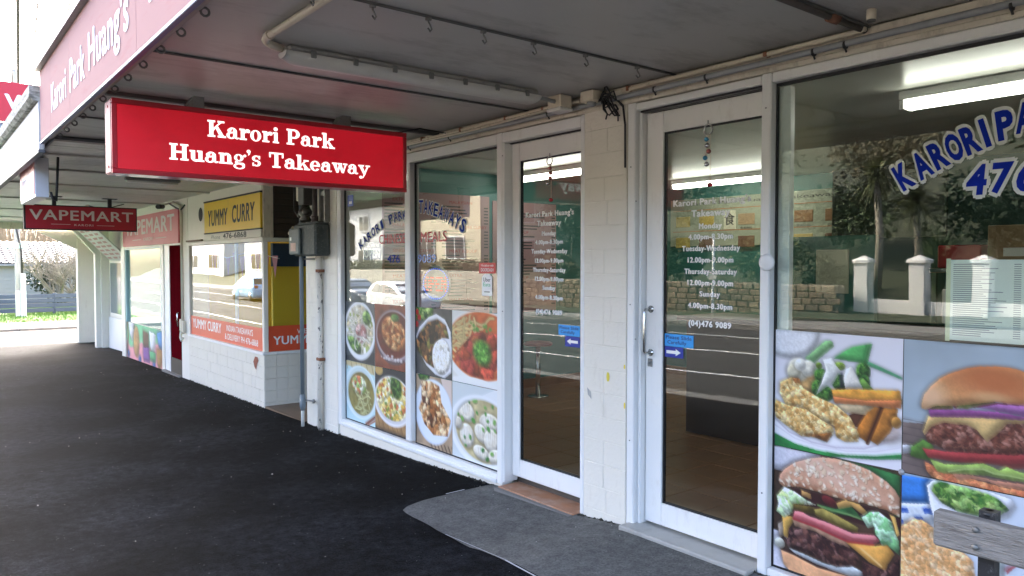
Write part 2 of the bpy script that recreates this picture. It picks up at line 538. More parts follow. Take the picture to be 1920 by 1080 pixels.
GREENS = [(96, 140, 62), (60, 105, 48), (135, 172, 84), (176, 200, 120), (44, 84, 40)]
def poster_tenders():
    p = Paint(230, 210, (233, 229, 237), 11)
    p.flat(p.ell(.12, .02, .26, .22), (238, 238, 243), .03)
    p.flat(p.poly([(0.256,0.228),(0.42,0.068),(0.456,0.061),(0.484,0.068),(0.491,0.106),(0.333,0.259)]), (146, 203, 136), .2, 14)
    p.flat(p.poly([(0.491,0.202),(0.584,0.13),(0.637,0.097),(0.785,0.056),(0.751,0.216),(0.639,0.214)]), (90, 178, 98), .12)
    p.flat(p.poly([(0.754,0.198),(0.891,0.249),(0.997,0.292),(0.997,0.311),(0.852,0.263),(0.746,0.23)]), (96, 182, 128), .05)
    p.put(p.stroke([(0.74,0.073),(0.711,0.21)], .006), (62, 140, 72))
    p.flat(p.poly([(0.0,0.899),(0.002,1.007),(0.23,1.019),(0.468,1.003),(0.82,0.953),(1.017,0.908),(1.017,0.854),(0.819,0.917),(0.595,0.965),(0.375,0.974),(0.18,0.955)]), (48, 142, 72), .15, ramp=(1, 0, .25))
    p.flat(p.poly([(-0.009,0.57),(-0.006,0.89),(0.18,0.955),(0.375,0.974),(0.595,0.965),(0.819,0.927),(1.017,0.868),(1.009,0.4),(0.812,0.391),(0.271,0.39)]), (240, 237, 243), .02)
    p.put(p.stroke([(0.003,0.769),(0.128,0.864),(0.326,0.915),(0.522,0.918),(0.733,0.883),(0.901,0.802),(1.014,0.666)], .007), (205, 196, 210))
    p.put(p.stroke([(0.005,0.826),(0.18,0.91),(0.374,0.934),(0.595,0.932),(0.819,0.889),(1.016,0.814)], .005), (222, 216, 226))
    p.flat(p.ell(*(0.858,0.732,0.153,0.084), 0, .5), (208, 190, 186), .1)
    p.flat(p.ell(*(0.292,0.416,0.076,0.109)), (193, 152, 96), .25, 20)
    for e, c in (((0.207,0.327,0.093,0.096), (240, 235, 214)), ((0.167,0.353,0.06,0.07), (226, 218, 190)), ((0.29,0.308,0.059,0.069), (244, 240, 224)), ((0.221,0.285,0.049,0.051), (250, 247, 236))):
        p.flat(p.ell(*e, 0, .25), c, .12, 24)
    for e in ((0.391,0.35,0.055,0.057), (0.368,0.464,0.052,0.073), (0.421,0.496,0.077,0.067), (0.543,0.391,0.063,0.068), (0.721,0.28,0.055,0.07), (0.732,0.367,0.041,0.064)):
        p.chunks(p.ell(*e, 0, .2), [(58, 112, 44), (38, 84, 34), (92, 148, 60)], 26, .5)
    p.flat(p.poly([(0.718,0.33),(0.77,0.388),(0.8,0.41),(0.727,0.423),(0.692,0.362)]), (120, 170, 76), .2, 20)
    p.chunks(p.ell(*(0.541,0.259,0.044,0.033), 0, .2), [(140, 180, 60), (170, 200, 90)], 14, .4)
    p.chunks(p.ell(*(0.375,0.273,0.027,0.026), 0, .2), [(140, 180, 60), (170, 200, 90)], 8, .4)
    p.flat(p.poly([(0.407,0.221),(0.476,0.197),(0.514,0.261),(0.55,0.296),(0.516,0.357),(0.489,0.409),(0.434,0.44),(0.369,0.504),(0.35,0.517),(0.396,0.412),(0.413,0.351),(0.432,0.301)]), (239, 239, 234), .1, 20)
    p.flat(p.poly([(0.569,0.35),(0.587,0.277),(0.629,0.249),(0.666,0.31),(0.692,0.362),(0.724,0.423),(0.588,0.443)]), (242, 236, 228), .1, 16)
    p.put(p.ell(*(0.557,0.37,0.016,0.058), 0, .5), (40, 40, 60), .7)
    crumb = [(214, 178, 116), (190, 146, 84), (236, 210, 158), (172, 124, 66), (224, 194, 134), (206, 164, 100)]
    p.put(p.ell(*(0.697,0.67,0.093,0.057)), (92, 52, 34))
    p.flat(p.poly([(0.789,0.543),(0.868,0.539),(0.767,0.835),(0.699,0.802),(0.678,0.739),(0.73,0.637)]), (206, 128, 52), .25, 20, ramp=(.4, .6, -.2))
    p.flat(p.poly([(0.868,0.541),(0.973,0.532),(0.965,0.603),(0.923,0.72),(0.834,0.838),(0.781,0.812)]), (214, 136, 58), .25, 20, ramp=(.4, .6, -.2))
    p.flat(p.ell(*(0.962,0.64,0.036,0.045)), (196, 138, 66), .2)
    p.put(p.stroke([(0.86,0.541),(0.82,0.666),(0.759,0.837)], .013), (70, 34, 18))
    p.flat(p.poly([(0.505,0.576),(0.642,0.541),(0.779,0.522),(0.801,0.555),(0.73,0.619),(0.591,0.624)]), (242, 216, 172), .14, 18)
    p.flat(p.poly([(0.479,0.457),(0.64,0.43),(0.986,0.395),(0.998,0.473),(0.992,0.529),(0.814,0.539),(0.505,0.562)]), (232, 160, 66), .22, 16)
    p.flat(p.poly([(0.491,0.51),(0.729,0.506),(0.992,0.464),(0.991,0.529),(0.814,0.539),(0.505,0.562)]), (238, 142, 86), .1, 12)
    p.chunks(p.poly([(0.047,0.449),(0.144,0.397),(0.213,0.407),(0.243,0.473),(0.369,0.534),(0.517,0.577),(0.626,0.654),(0.699,0.783),(0.691,0.84),(0.593,0.861),(0.522,0.837),(0.502,0.744),(0.371,0.71),(0.226,0.645),(0.106,0.654),(0.043,0.543)]), crumb, 480, .16)
    p.put(p.stroke([(0.106,0.654),(0.274,0.654),(0.399,0.717),(0.502,0.755)], .008), (120, 82, 40), .6)
    p.chunks(p.poly([(0.006,0.609),(0.106,0.637),(0.274,0.649),(0.399,0.715),(0.494,0.757),(0.503,0.81),(0.448,0.89),(0.355,0.87),(0.238,0.883),(0.107,0.817),(0.014,0.762),(-0.008,0.683)]), crumb, 420, .18)
    p.chunks(p.poly([(0.278,0.864),(0.391,0.833),(0.484,0.805),(0.448,0.892),(0.355,0.871)]), [(176, 112, 56), (150, 92, 44)], 24, .4)
    p.chunks(p.poly([(0.153,0.405),(0.213,0.398),(0.218,0.437),(0.174,0.442)]), [(182, 112, 56)], 4, .3)
    return p

def poster_burger():
    p = Paint(230, 210, (166, 179, 191), 23)
    p.flat(np.ones_like(p.U), (168, 181, 192), .07, 3)
    p.flat(p.poly([(-0.044,0.631),(0.186,0.607),(1.08,0.473),(1.091,1.04),(-0.033,1.37)]), (122, 106, 102), .2, 6)
    for k in range(7):
        p.put(p.stroke([(0, .6 + k * .055), (1, .63 + k * .06)], .004), (88, 74, 72), .6)
    p.flat(p.poly([(-0.043,0.802),(0.068,0.788),(0.054,0.849),(-0.041,0.878)]), (226, 226, 234), .1, 20)
    p.chunks(p.poly([(0.148,0.892),(0.192,0.906),(0.262,0.946),(0.334,0.944),(0.437,0.95),(0.598,0.963),(0.726,0.96),(0.904,0.934),(0.905,0.998),(0.726,1.007),(0.562,1.009),(0.309,1.014),(0.194,0.995),(0.159,0.955)]), [(196, 124, 84), (208, 144, 98), (180, 104, 72)], 160, .2)
    p.flat(p.poly([(0.32,0.939),(0.437,0.923),(0.56,0.93),(0.724,0.915),(0.902,0.877),(0.904,0.927),(0.726,0.951),(0.598,0.963),(0.56,0.948),(0.437,0.944),(0.374,0.979),(0.341,0.965)]), (238, 164, 134), .08)
    p.flat(p.poly([(0.178,0.866),(0.273,0.883),(0.397,0.859),(0.497,0.826),(0.558,0.843),(0.59,0.854),(0.636,0.817),(0.678,0.835),(0.722,0.842),(0.902,0.8),(0.902,0.863),(0.724,0.903),(0.62,0.906),(0.53,0.906),(0.372,0.929),(0.268,0.953),(0.227,0.946)]), (160, 188, 96), .25, 14)
    p.put(p.stroke([(0.295,0.93),(0.385,0.892),(0.498,0.866),(0.56,0.882),(0.644,0.877),(0.724,0.878)], .006), (196, 214, 140), .8)
    p.flat(p.poly([(0.054,0.871),(0.06,0.803),(0.136,0.732),(0.197,0.762),(0.213,0.828),(0.183,0.878),(0.099,0.878)]), (96, 142, 62), .3, 14)
    p.flat(p.poly([(0.132,0.797),(0.278,0.79),(0.541,0.751),(0.972,0.657),(0.973,0.722),(0.672,0.795),(0.336,0.854),(0.169,0.857)]), (206, 78, 80), .12, 14, ramp=(0, 1, -.2))
    p.put(p.poly([(0.516,0.819),(0.733,0.774),(0.972,0.699),(0.973,0.75),(0.672,0.824)]), (110, 52, 50))
    p.chunks(p.poly([(0.15,0.701),(0.186,0.624),(0.26,0.584),(0.402,0.567),(0.538,0.543),(0.968,0.456),(0.987,0.612),(0.855,0.678),(0.67,0.732),(0.473,0.763),(0.284,0.779),(0.166,0.746)]), [(112, 62, 50), (134, 82, 68), (86, 44, 36), (160, 112, 98), (100, 54, 42)], 420, .4, 1.8)
    p.flat(p.poly([(0.164,0.553),(0.47,0.513),(0.716,0.487),(0.968,0.456),(0.986,0.506),(0.94,0.483),(0.718,0.51),(0.628,0.523),(0.571,0.61),(0.519,0.671),(0.486,0.635),(0.457,0.598),(0.402,0.577),(0.26,0.583),(0.186,0.626),(0.144,0.696),(0.132,0.678)]), (232, 193, 128), .06, 6, ramp=(1, .3, -.12))
    p.flat(p.poly([(0.462,0.44),(0.568,0.4),(0.715,0.386),(0.967,0.395),(0.967,0.433),(0.716,0.456),(0.601,0.447)]), (186, 118, 188), .12, 20)
    p.flat(p.poly([(0.166,0.504),(0.401,0.47),(0.569,0.454),(0.716,0.463),(0.967,0.426),(0.968,0.456),(0.716,0.487),(0.47,0.513),(0.178,0.558)]), (170, 92, 160), .16, 20)
    p.put(p.poly([(0.315,0.456),(0.568,0.39),(0.715,0.379),(0.715,0.39),(0.568,0.402),(0.462,0.442),(0.33,0.471)]), (120, 60, 66))
    p.flat(p.poly([(0.145,0.475),(0.229,0.459),(0.315,0.452),(0.315,0.477),(0.151,0.506)]), (132, 124, 58), .25, 30)
    p.flat(p.poly([(0.33,0.466),(0.372,0.43),(0.427,0.405),(0.508,0.383),(0.554,0.379),(0.56,0.393),(0.468,0.426),(0.401,0.461)]), (146, 148, 74), .3, 30)
    bun = p.poly([(0.12,0.506),(0.121,0.461),(0.134,0.398),(0.183,0.322),(0.233,0.266),(0.29,0.224),(0.396,0.172),(0.464,0.153),(0.563,0.141),(0.661,0.144),(0.785,0.183),(0.866,0.264),(0.902,0.367),(0.891,0.409),(0.789,0.393),(0.715,0.386),(0.632,0.388),(0.562,0.384),(0.468,0.41),(0.33,0.452),(0.207,0.47),(0.151,0.508)])
    p.flat(bun, (222, 158, 104), .08, 5)
    p.put(p.ell(*(0.552,0.237,0.265,0.123), 8, 1.2) * bun, (190, 106, 62), .85)
    p.put(p.ell(*(0.183,0.407,0.088,0.096), 0, 1.2) * bun, (238, 194, 156), .8)
    p.put(p.ell(*(0.535,0.362,0.11,0.033), 0, 1.0) * bun, (226, 180, 130), .7)
    return p

def poster_sesame():
    p = Paint(230, 216, (74, 54, 44), 37)
    p.flat(np.ones_like(p.U), (80, 58, 46), .3, 6)
    p.flat(p.poly([(-0.009,-0.012),(0.394,-0.017),(0.394,0.025),(0.232,0.103),(0.071,0.198),(-0.008,0.198)]), (224, 220, 230), .04)
    p.flat(p.poly([(0.394,0.002),(0.648,-0.007),(0.995,0.03),(0.998,0.184),(0.822,0.053),(0.56,0.013)]), (48, 104, 58), .35, 6)
    p.flat(p.poly([(0.956,0.317),(1.0,0.322),(1.002,0.425),(0.975,0.434)]), (40, 84, 50), .2)
    p.flat(p.poly([(-0.002,0.704),(0.057,0.703),(0.074,0.846),(0.101,0.965),(0.192,1.042),(0.312,1.048),(0.003,1.138)]), (228, 222, 230), .05)
    p.flat(p.poly([(0.068,0.847),(0.191,0.852),(0.386,0.89),(0.678,0.87),(0.68,0.973),(0.243,1.091),(0.174,1.02),(0.096,0.972)]), (226, 168, 124), .12, 8)
    p.put(p.stroke([(0.074,0.846),(0.191,0.857),(0.386,0.894),(0.661,0.88)], .012), (60, 40, 36))
    p.flat(p.poly([(0.14,0.821),(0.29,0.834),(0.434,0.855),(0.535,0.847),(0.642,0.804),(0.748,0.824),(0.76,0.855),(0.653,0.884),(0.527,0.885),(0.386,0.882),(0.191,0.85)]), (224, 232, 236), .12, 18)
    meat = [(84, 52, 50), (48, 28, 30), (122, 88, 84), (66, 38, 36), (104, 68, 60)]
    p.chunks(p.poly([(0.729,0.739),(0.798,0.752),(0.913,0.749),(1.005,0.61),(1.008,0.855),(0.749,0.949)]), meat, 60, .5)
    p.chunks(p.poly([(0.091,0.683),(0.169,0.643),(0.257,0.625),(0.431,0.631),(0.604,0.651),(0.711,0.718),(0.726,0.767),(0.642,0.816),(0.535,0.852),(0.289,0.817),(0.14,0.817),(0.098,0.779)]), meat, 150, .5, 1.4)
    p.flat(p.poly([(0.039,0.648),(0.106,0.59),(0.128,0.663),(0.118,0.752),(0.088,0.733),(0.057,0.762)]), (196, 176, 160), .3, 20)
    p.flat(p.ell(*(0.057,0.802,0.047,0.044)), (226, 222, 204), .1)
    p.flat(p.poly([(0.076,0.57),(0.167,0.553),(0.178,0.591),(0.137,0.659),(0.129,0.741),(0.093,0.736),(0.087,0.654)]), (236, 184, 94), .1)
    p.flat(p.poly([(0.167,0.573),(0.383,0.588),(0.532,0.62),(0.623,0.628),(0.64,0.668),(0.495,0.658),(0.364,0.621),(0.188,0.626)]), (206, 160, 130), .25, 20)
    p.flat(p.poly([(0.604,0.633),(0.83,0.596),(0.912,0.561),(0.965,0.615),(0.921,0.703),(0.905,0.756),(0.872,0.756),(0.781,0.733),(0.711,0.691)]), (232, 168, 84), .14, 8)
    p.put(p.stroke([(0.727,0.65),(0.797,0.691),(0.872,0.736)], .008), (248, 206, 140), .8)
    p.put(p.poly([(0.155,0.322),(0.379,0.314),(0.528,0.322),(0.74,0.312),(1.0,0.339),(1.002,0.417),(0.743,0.465),(0.429,0.462),(0.166,0.457)]), (58, 28, 30))
    p.flat(p.ell(*(0.473,0.352,0.065,0.037), 20), (112, 40, 44), .2)
    p.flat(p.poly([(0.166,0.447),(0.352,0.427),(0.355,0.485),(0.186,0.505)]), (112, 92, 44), .25, 20)
    p.flat(p.poly([(0.244,0.319),(0.322,0.329),(0.325,0.369),(0.244,0.365)]), (226, 172, 104), .1)
    p.flat(p.poly([(0.38,0.399),(0.528,0.397),(0.645,0.344),(0.733,0.425),(0.566,0.429),(0.446,0.444)]), (62, 118, 66), .35, 12)
    p.put(p.stroke([(0.38,0.405),(0.492,0.417),(0.61,0.412),(0.729,0.424)], .007), (128, 172, 104))
    p.flat(p.poly([(0.528,0.35),(0.599,0.306),(0.705,0.314),(0.765,0.357),(0.737,0.39),(0.653,0.346),(0.547,0.392)]), (232, 180, 104), .1)
    p.flat(p.poly([(0.352,0.445),(0.418,0.42),(0.53,0.444),(0.702,0.495),(0.691,0.533),(0.568,0.535),(0.457,0.515),(0.363,0.49)]), (158, 140, 74), .25, 20)
    p.put(p.stroke([(0.363,0.48),(0.475,0.507),(0.585,0.525),(0.691,0.527)], .008), (98, 84, 36))
    p.chunks(p.poly([(0.027,0.415),(0.093,0.327),(0.185,0.344),(0.284,0.387),(0.371,0.407),(0.284,0.425),(0.175,0.445),(0.167,0.52),(0.096,0.583),(0.024,0.545),(0.043,0.48)]), [(190, 216, 164), (222, 234, 206), (146, 188, 116), (206, 224, 150)], 34, .3, 1.6)
    p.chunks(p.poly([(0.724,0.409),(0.784,0.35),(0.85,0.332),(0.942,0.382),(0.97,0.468),(0.995,0.513),(0.997,0.613),(0.912,0.566),(0.874,0.58),(0.853,0.532),(0.828,0.512),(0.819,0.452),(0.768,0.477)]), [(164, 208, 172), (190, 224, 190), (120, 176, 120)], 26, .25, 1.5)
    p.put(p.poly([(0.927,0.334),(0.965,0.341),(0.997,0.462),(0.979,0.483),(0.957,0.404)]), (236, 190, 104))
    tom = p.poly([(0.186,0.5),(0.246,0.493),(0.314,0.512),(0.476,0.523),(0.656,0.551),(0.82,0.518),(0.858,0.547),(0.812,0.596),(0.614,0.633),(0.495,0.611),(0.383,0.588),(0.167,0.575)])
    p.flat(tom, (218, 112, 118), .12, 16)
    p.put(p.stroke([(0.197,0.512),(0.315,0.522),(0.476,0.538),(0.656,0.568),(0.82,0.537)], .014) * tom, (238, 164, 164), .7)
    p.put(p.stroke([(0.177,0.57),(0.383,0.586),(0.514,0.61),(0.623,0.626),(0.812,0.593)], .008), (160, 44, 54))
    bun = p.poly([(0.043,0.282),(0.055,0.229),(0.091,0.178),(0.181,0.103),(0.309,0.043),(0.413,0.013),(0.524,0.002),(0.648,0.01),(0.779,0.037),(0.904,0.095),(0.962,0.143),(0.995,0.194),(0.998,0.334),(0.907,0.306),(0.74,0.296),(0.528,0.306),(0.379,0.297),(0.233,0.294),(0.082,0.324),(0.052,0.309)])
    p.flat(bun, (214, 160, 130), .06, 6)
    p.put(p.ell(*(0.434,0.115,0.37,0.084), 18, 1.2) * bun, (228, 188, 166), .8)
    p.put(p.stroke([(0.082,0.324),(0.233,0.294),(0.379,0.297),(0.528,0.306),(0.74,0.296),(0.907,0.306),(0.998,0.334)], .03) * bun, (188, 120, 84), .5)
    p.specks(bun, [(244, 226, 200), (250, 238, 220), (232, 206, 174)], 150, .012, .021, 9, .55)
    return p

def poster_peas():
    p = Paint(200, 186, (216, 224, 238), 51)
    p.flat(p.poly([(-0.009,0.02),(0.202,0.008),(0.169,0.063),(0.185,0.184),(-0.006,0.226)]), (62, 132, 216), .08)
    p.flat(p.poly([(-0.006,0.226),(0.197,0.181),(0.233,0.306),(-0.003,0.405)]), (224, 230, 240), .05)
    for q in ([(-0.002,0.261),(0.041,0.251),(0.052,0.284),(-0.002,0.297)], [(0.14,0.224),(0.191,0.214),(0.207,0.254),(0.151,0.261)], [(0.08,0.301),(0.137,0.289),(0.164,0.332),(0.136,0.342)], [(-0.005,0.342),(0.009,0.342),(0.024,0.37),(-0.003,0.38)]):
        p.put(p.poly(q), (52, 92, 182))
    p.flat(p.poly([(0.164,0.056),(0.196,0.012),(0.374,-0.012),(0.562,0.01),(0.658,0.027),(0.689,0.071),(0.655,0.145),(0.584,0.198),(0.566,0.239),(0.262,0.374),(0.213,0.281),(0.185,0.184)]), (230, 231, 239), .03, ramp=(1, .5, -.1))
    p.chunks(p.poly([(0.194,0.086),(0.205,0.042),(0.243,0.01),(0.374,0.012),(0.532,0.025),(0.599,0.051),(0.648,0.101),(0.565,0.176),(0.454,0.193),(0.352,0.191),(0.259,0.156)]), GREENS + [(150, 190, 110)], 120, .4)
    p.chunks(p.poly([(-0.003,0.397),(0.039,0.36),(0.074,0.321),(0.137,0.311),(0.215,0.346),(0.229,0.46),(0.382,0.45),(0.453,0.508),(0.475,0.678),(0.003,0.847)]), [(222, 174, 124), (206, 152, 98), (238, 202, 160), (206, 154, 100)], 420, .22)
    p.flat(p.poly([(0.569,0.455),(0.629,0.444),(0.632,0.621),(0.549,0.651)]), (196, 206, 206), .2)
    p.flat(p.poly([(0.637,0.505),(0.683,0.45),(0.694,0.457),(0.644,0.528)]), (206, 66, 70), .1)
    return p

def bowl_pho():
    p = Paint(115, 115, (84, 88, 92), 61)
    p.put(p.poly([(0, .93), (1, .8), (1, 1), (0, 1)]), (52, 56, 62))
    b = p.ell(.49, .48, .54, .49); p.put(b, (236, 238, 242))
    i = p.ell(.49, .46, .47, .41)
    p.chunks(i, [(214, 208, 188), (196, 184, 152), (228, 226, 214), (150, 160, 90)], 90, .35, 2)
    p.noodles(i, (232, 226, 212), 26, .012, 4, .4, .35, .3)
    p.chunks(p.ell(.55, .52, .2, .16, 0, .3), [(190, 140, 136), (150, 96, 92), (220, 190, 186)], 24, .4)
    p.chunks(p.ell(.3, .74, .26, .13, 20, .3) * i, GREENS, 40, .4)
    p.chunks(p.ell(.75, .25, .15, .12, 0, .3) * i, GREENS, 16, .4)
    p.noodles(i, (240, 236, 226), 5, .014, 9, .55, .58, .16)
    return p
def bowl_stew():
    p = Paint(115, 115, (128, 66, 48), 62)
    p.flat(np.ones_like(p.U), (132, 70, 52), .25, 6)
    p.put(p.ell(.56, .5, .54, .43), (92, 74, 84)); p.put(p.ell(.56, .48, .52, .4), (176, 160, 166))
    p.flat(p.ell(.56, .47, .48, .36), (98, 36, 30), .3, 10)
    p.chunks(p.ell(.56, .45, .36, .25, 20, .15), [(206, 148, 96), (176, 108, 62), (224, 176, 124), (142, 74, 40)], 70, .5, 2)
    p.chunks(p.ell(.6, .2, .12, .06, 0, .4), GREENS, 10, .4)
    p.specks(p.ell(.58, .83, .4, .05), [(220, 214, 220)], 14, .02, .035, 3)
    return p
def bowl_soup():
    p = Paint(115, 121, (196, 224, 230), 63)
    p.put(p.poly([(0, 0), (1, 0), (1, .16), (0, .08)]), (206, 190, 146))
    for k in range(6): p.put(p.stroke([(k * .18, 0), (k * .18 + .05, .14)], .01), (160, 140, 96))
    p.put(p.ell(.5, .5, .56, .45), (226, 240, 243)); p.put(p.ell(.52, .5, .49, .42), (206, 222, 224))
    i = p.ell(.53, .52, .45, .36); p.flat(i, (138, 126, 72), .25, 8)
    p.noodles(p.ell(.55, .6, .34, .26), (208, 206, 150), 24, .012, 4, .6, .62, .26)
    p.chunks(p.ell(.46, .38, .26, .16, 0, .2), [(222, 226, 200), (190, 206, 140), (150, 180, 90), (206, 120, 80)], 34, .4)
    p.put(p.stroke([(.7, 1), (1, .84)], .02), (122, 66, 50)); p.put(p.stroke([(.78, 1), (1, .9)], .014), (160, 90, 64))
    return p
def bowl_rice():
    p = Paint(121, 121, (56, 56, 60), 64)
    p.flat(p.poly([(0, .62), (1, .55), (1, 1), (0, 1)]), (172, 134, 92), .2, 10)
    for k in range(9): p.put(p.stroke([(k * .13, .6), (k * .13 + .16, 1)], .008), (122, 90, 58))
    p.put(p.ell(.12, .05, .12, .08), (196, 160, 96))
    p.put(p.ell(.52, .5, .55, .4), (238, 236, 240)); p.put(p.ell(.52, .49, .5, .36), (214, 210, 214))
    i = p.ell(.52, .46, .48, .34)
    p.chunks(i, [(234, 222, 178), (226, 204, 128), (242, 236, 214), (214, 180, 84), (196, 110, 66), (220, 210, 160)], 170, .35)
    p.chunks(p.ell(.62, .26, .15, .2, -25, .3) * i, [(58, 92, 44), (90, 130, 60), (44, 70, 36)], 36, .4)
    p.specks(i, [(206, 122, 62), (120, 150, 66), (238, 206, 96)], 30, .02, .035, 6)
    return p
def plate_stirfry():
    p = Paint(134, 134, (86, 84, 80), 65)
    p.flat(np.ones_like(p.U), (90, 88, 84), .3, 6)
    p.chunks(p.poly([(0, 0), (.5, 0), (.5, .1), (.2, .2), (0, .2)]), GREENS, 30, .4)
    for a, b in ((.04, .08), (.1, .16), (.03, .26)): p.put(p.ell(a, b, .05, .045), (190, 44, 40))
    p.flat(p.poly([(.58, .08), (.82, .15), (.97, .32), (1, .6), (.98, .9), (.8, 1), (.55, .97), (.3, .86), (.08, .66), (0, .45), (.1, .3), (.36, .14)]), (238, 238, 243), .03)
    p.chunks(p.poly([(.1, .4), (.35, .22), (.62, .16), (.85, .24), (.93, .42), (.72, .42), (.56, .56), (.52, .88), (.3, .82), (.05, .66), (.02, .5)]), [(96, 66, 40), (140, 92, 52), (60, 42, 30), (176, 124, 74), (110, 104, 52), (44, 34, 28)], 110, .5, 2)
    p.chunks(p.ell(.72, .7, .25, .26, 20), [(238, 234, 226), (226, 220, 208), (246, 243, 238)], 140, .2, 2)
    return p
def bowl_noodle():
    p = Paint(134, 134, (228, 226, 220), 66)
    p.put(p.ell(.6, .5, .78, .52), (240, 240, 238)); p.flat(p.ell(.62, .46, .72, .46), (206, 104, 56), .2, 8)
    i = p.ell(.62, .46, .7, .44)
    p.noodles(i, (230, 202, 140), 34, .016, 8, .25, .3, .26)
    p.chunks(p.poly([(.05, .62), (.3, .42), (.45, .3), (.75, .24), (1, .3), (1, .92), (.6, .95), (.3, .88), (.05, .75)]) * i, [(150, 66, 44), (186, 98, 62), (206, 86, 66), (120, 52, 36), (170, 70, 60)], 46, .5, 1.6)
    p.chunks(p.ell(.64, .55, .2, .17, 30, .5), [(86, 150, 56), (120, 178, 84), (62, 122, 44)], 44, .45)
    p.specks(p.ell(.6, .2, .25, .08), [(96, 150, 60)], 9, .02, .035, 2)
    p.put(p.ell(.45, 1.02, .55, .12), (243, 242, 240))
    return p
def plate_chicken():
    p = Paint(134, 144, (172, 148, 122), 67)
    p.flat(np.ones_like(p.U), (176, 150, 124), .2, 6)
    p.put(p.poly([(.7, 0), (1, 0), (1, .5), (.8, .2)]), (226, 206, 194))
    for k in range(7): p.put(p.stroke([(.4 + k * .1, .92 - .0 * k), (.46 + k * .1, 1)], .012), (92, 76, 60))
    p.chunks(p.poly([(.05, 0), (.4, 0), (.36, .07), (.1, .08)]), GREENS, 14, .4)
    p.put(p.ell(.49, .5, .53, .46), (214, 222, 236)); p.put(p.ell(.49, .49, .5, .44), (234, 239, 247))
    p.chunks(p.poly([(.15, .1), (.4, .07), (.66, .12), (.72, .34), (.97, .55), (.88, .78), (.5, .82), (.24, .7), (.08, .5), (.16, .36)]), [(212, 160, 108), (226, 184, 136), (186, 124, 74), (150, 92, 52), (238, 206, 166), (96, 58, 40)], 120, .5, 1.5)
    return p
def bowl_wonton():
    p = Paint(144, 153, (214, 220, 222), 68)
    p.put(p.poly([(.4, .2), (.9, 0), (1, 0), (1, .16), (.5, .3)]), (236, 238, 240))
    p.put(p.ell(.62, .58, .68, .47), (242, 243, 246)); p.put(p.ell(.64, .57, .62, .42), (222, 224, 224))
    i = p.ell(.66, .57, .58, .4); p.flat(i, (196, 182, 138), .2, 8)
    for k, (a, b, c, d, ro) in enumerate(((.3, .36, .19, .13, 20), (.78, .44, .2, .12, 0), (.32, .68, .16, .15, 60), (.62, .6, .15, .11, 30), (.82, .66, .15, .15, 20), (.62, .85, .17, .09, 10), (.92, .86, .16, .11, 0), (.12, .54, .1, .08, 0))):
        e = p.ell(a, b, c, d, ro, .15) * i
        p.put(p.ell(a + .02, b + .025, c, d, ro, .3) * i, (128, 112, 76), .6)
        p.flat(e, (236, 228, 212), .14, 16); p.put(p.ell(a - .03, b - .03, c * .5, d * .5, ro, .8) * i, (250, 247, 240), .8)
        for q in range(4): p.put(p.stroke([(a - c * .4 + q * c * .27, b - d * .7), (a - c * .3 + q * c * .2, b + d * .4)], .006) * e, (204, 190, 166), .8)
    p.specks(i, [(84, 150, 66), (122, 176, 88), (60, 120, 52)], 22, .025, .045, 12, .7)
    return p

# ------------------------------------------------------------------ shared materials
M_white = mat('white_aluminium', (.80, .79, .775), .38, .03, 3, spec=.5, stain=(.46, .42, .36), samt=.5, sscale=(3, 3, .7), sth=(.58, .8))
M_leaf = mat('white_door_paint', (.84, .82, .79), .35, .03, 2, stain=(.55, .5, .45), samt=.45, sscale=(6, 6, 2), sth=(.56, .8))
M_cream = mat('cream_masonry_paint', (.76, .71, .62), .6, .06, 3, bump=.35, bscale=45, stain=(.42, .35, .27), samt=.45, sscale=(3, 3, .6), sth=(.57, .75))
M_cream2 = mat('cream_tile_paint', (.78, .74, .66), .42, .05, 6, bump=.3, bscale=40, stain=(.45, .38, .3), samt=.4, sscale=(4, 4, 1.5), sth=(.6, .78))
M_trim = mat('grimy_cream_timber', (.62, .56, .46), .55, .12, 5, bump=.2, bscale=50, stain=(.2, .16, .12), samt=.6, sscale=(5, 5, 2), sth=(.52, .72))
M_black = mat('black_rubber', (.012, .012, .014), .6, .2)
M_track = mat('dark_track', (.03, .03, .035), .35, .2, metal=.4)
M_soffit = mat('grey_soffit_paint', (.47, .46, .44), .40, .14, 1.2, spec=.5, stain=(.13, .12, .11), samt=.75, sscale=(1.4, .45, 1), bump=.08, bscale=18, sth=(.50, .74))
M_strip = mat('dark_joint_strip', (.10, .10, .095), .5, .2, 6)
M_boardsoffit = mat('pale_board_soffit', (.60, .58, .54), .4, .1, 3, stain=(.3, .27, .23), samt=.4, sscale=(.6, 3, 1))
M_red = mat('sign_red', (.50, .007, .018), .30, .16, 1.1, stain=(.30, .004, .010), samt=.55, sscale=(.5, .55, .8), sth=(.48, .68), emit=.05, coat=.3)  # broad dark blotches painted in for uneven inner tube light, and some dirt
M_redframe = mat('sign_red_frame', (.42, .012, .022), .3, .05, 3, coat=.4)
M_lwhite = mat('sign_white_vinyl', (.9, .88, .85), .35, .02, emit=.12)
M_pvc = mat('cream_plastic_conduit', (.66, .59, .47), .45, .1, 8, stain=(.25, .12, .05), samt=.6, sscale=(6, 6, 6), sth=(.6, .72))
M_pvcgrey = mat('grey_plastic_conduit', (.30, .31, .32), .45, .1, 8, stain=(.1, .1, .1), samt=.4)
M_cable = mat('black_cable', (.015, .015, .017), .5, .2)
M_steel = mat('brushed_steel', (.62, .62, .60), .25, .05, 20, metal=1.0)
M_galv = mat('weathered_metal', (.22, .22, .21), .5, .25, 14, metal=.6, stain=(.12, .06, .03), samt=.6, sscale=(8, 8, 8))
G_shop = glass('shop_glass', 1.52)
G_far = glass('plain_glass', 1.6)

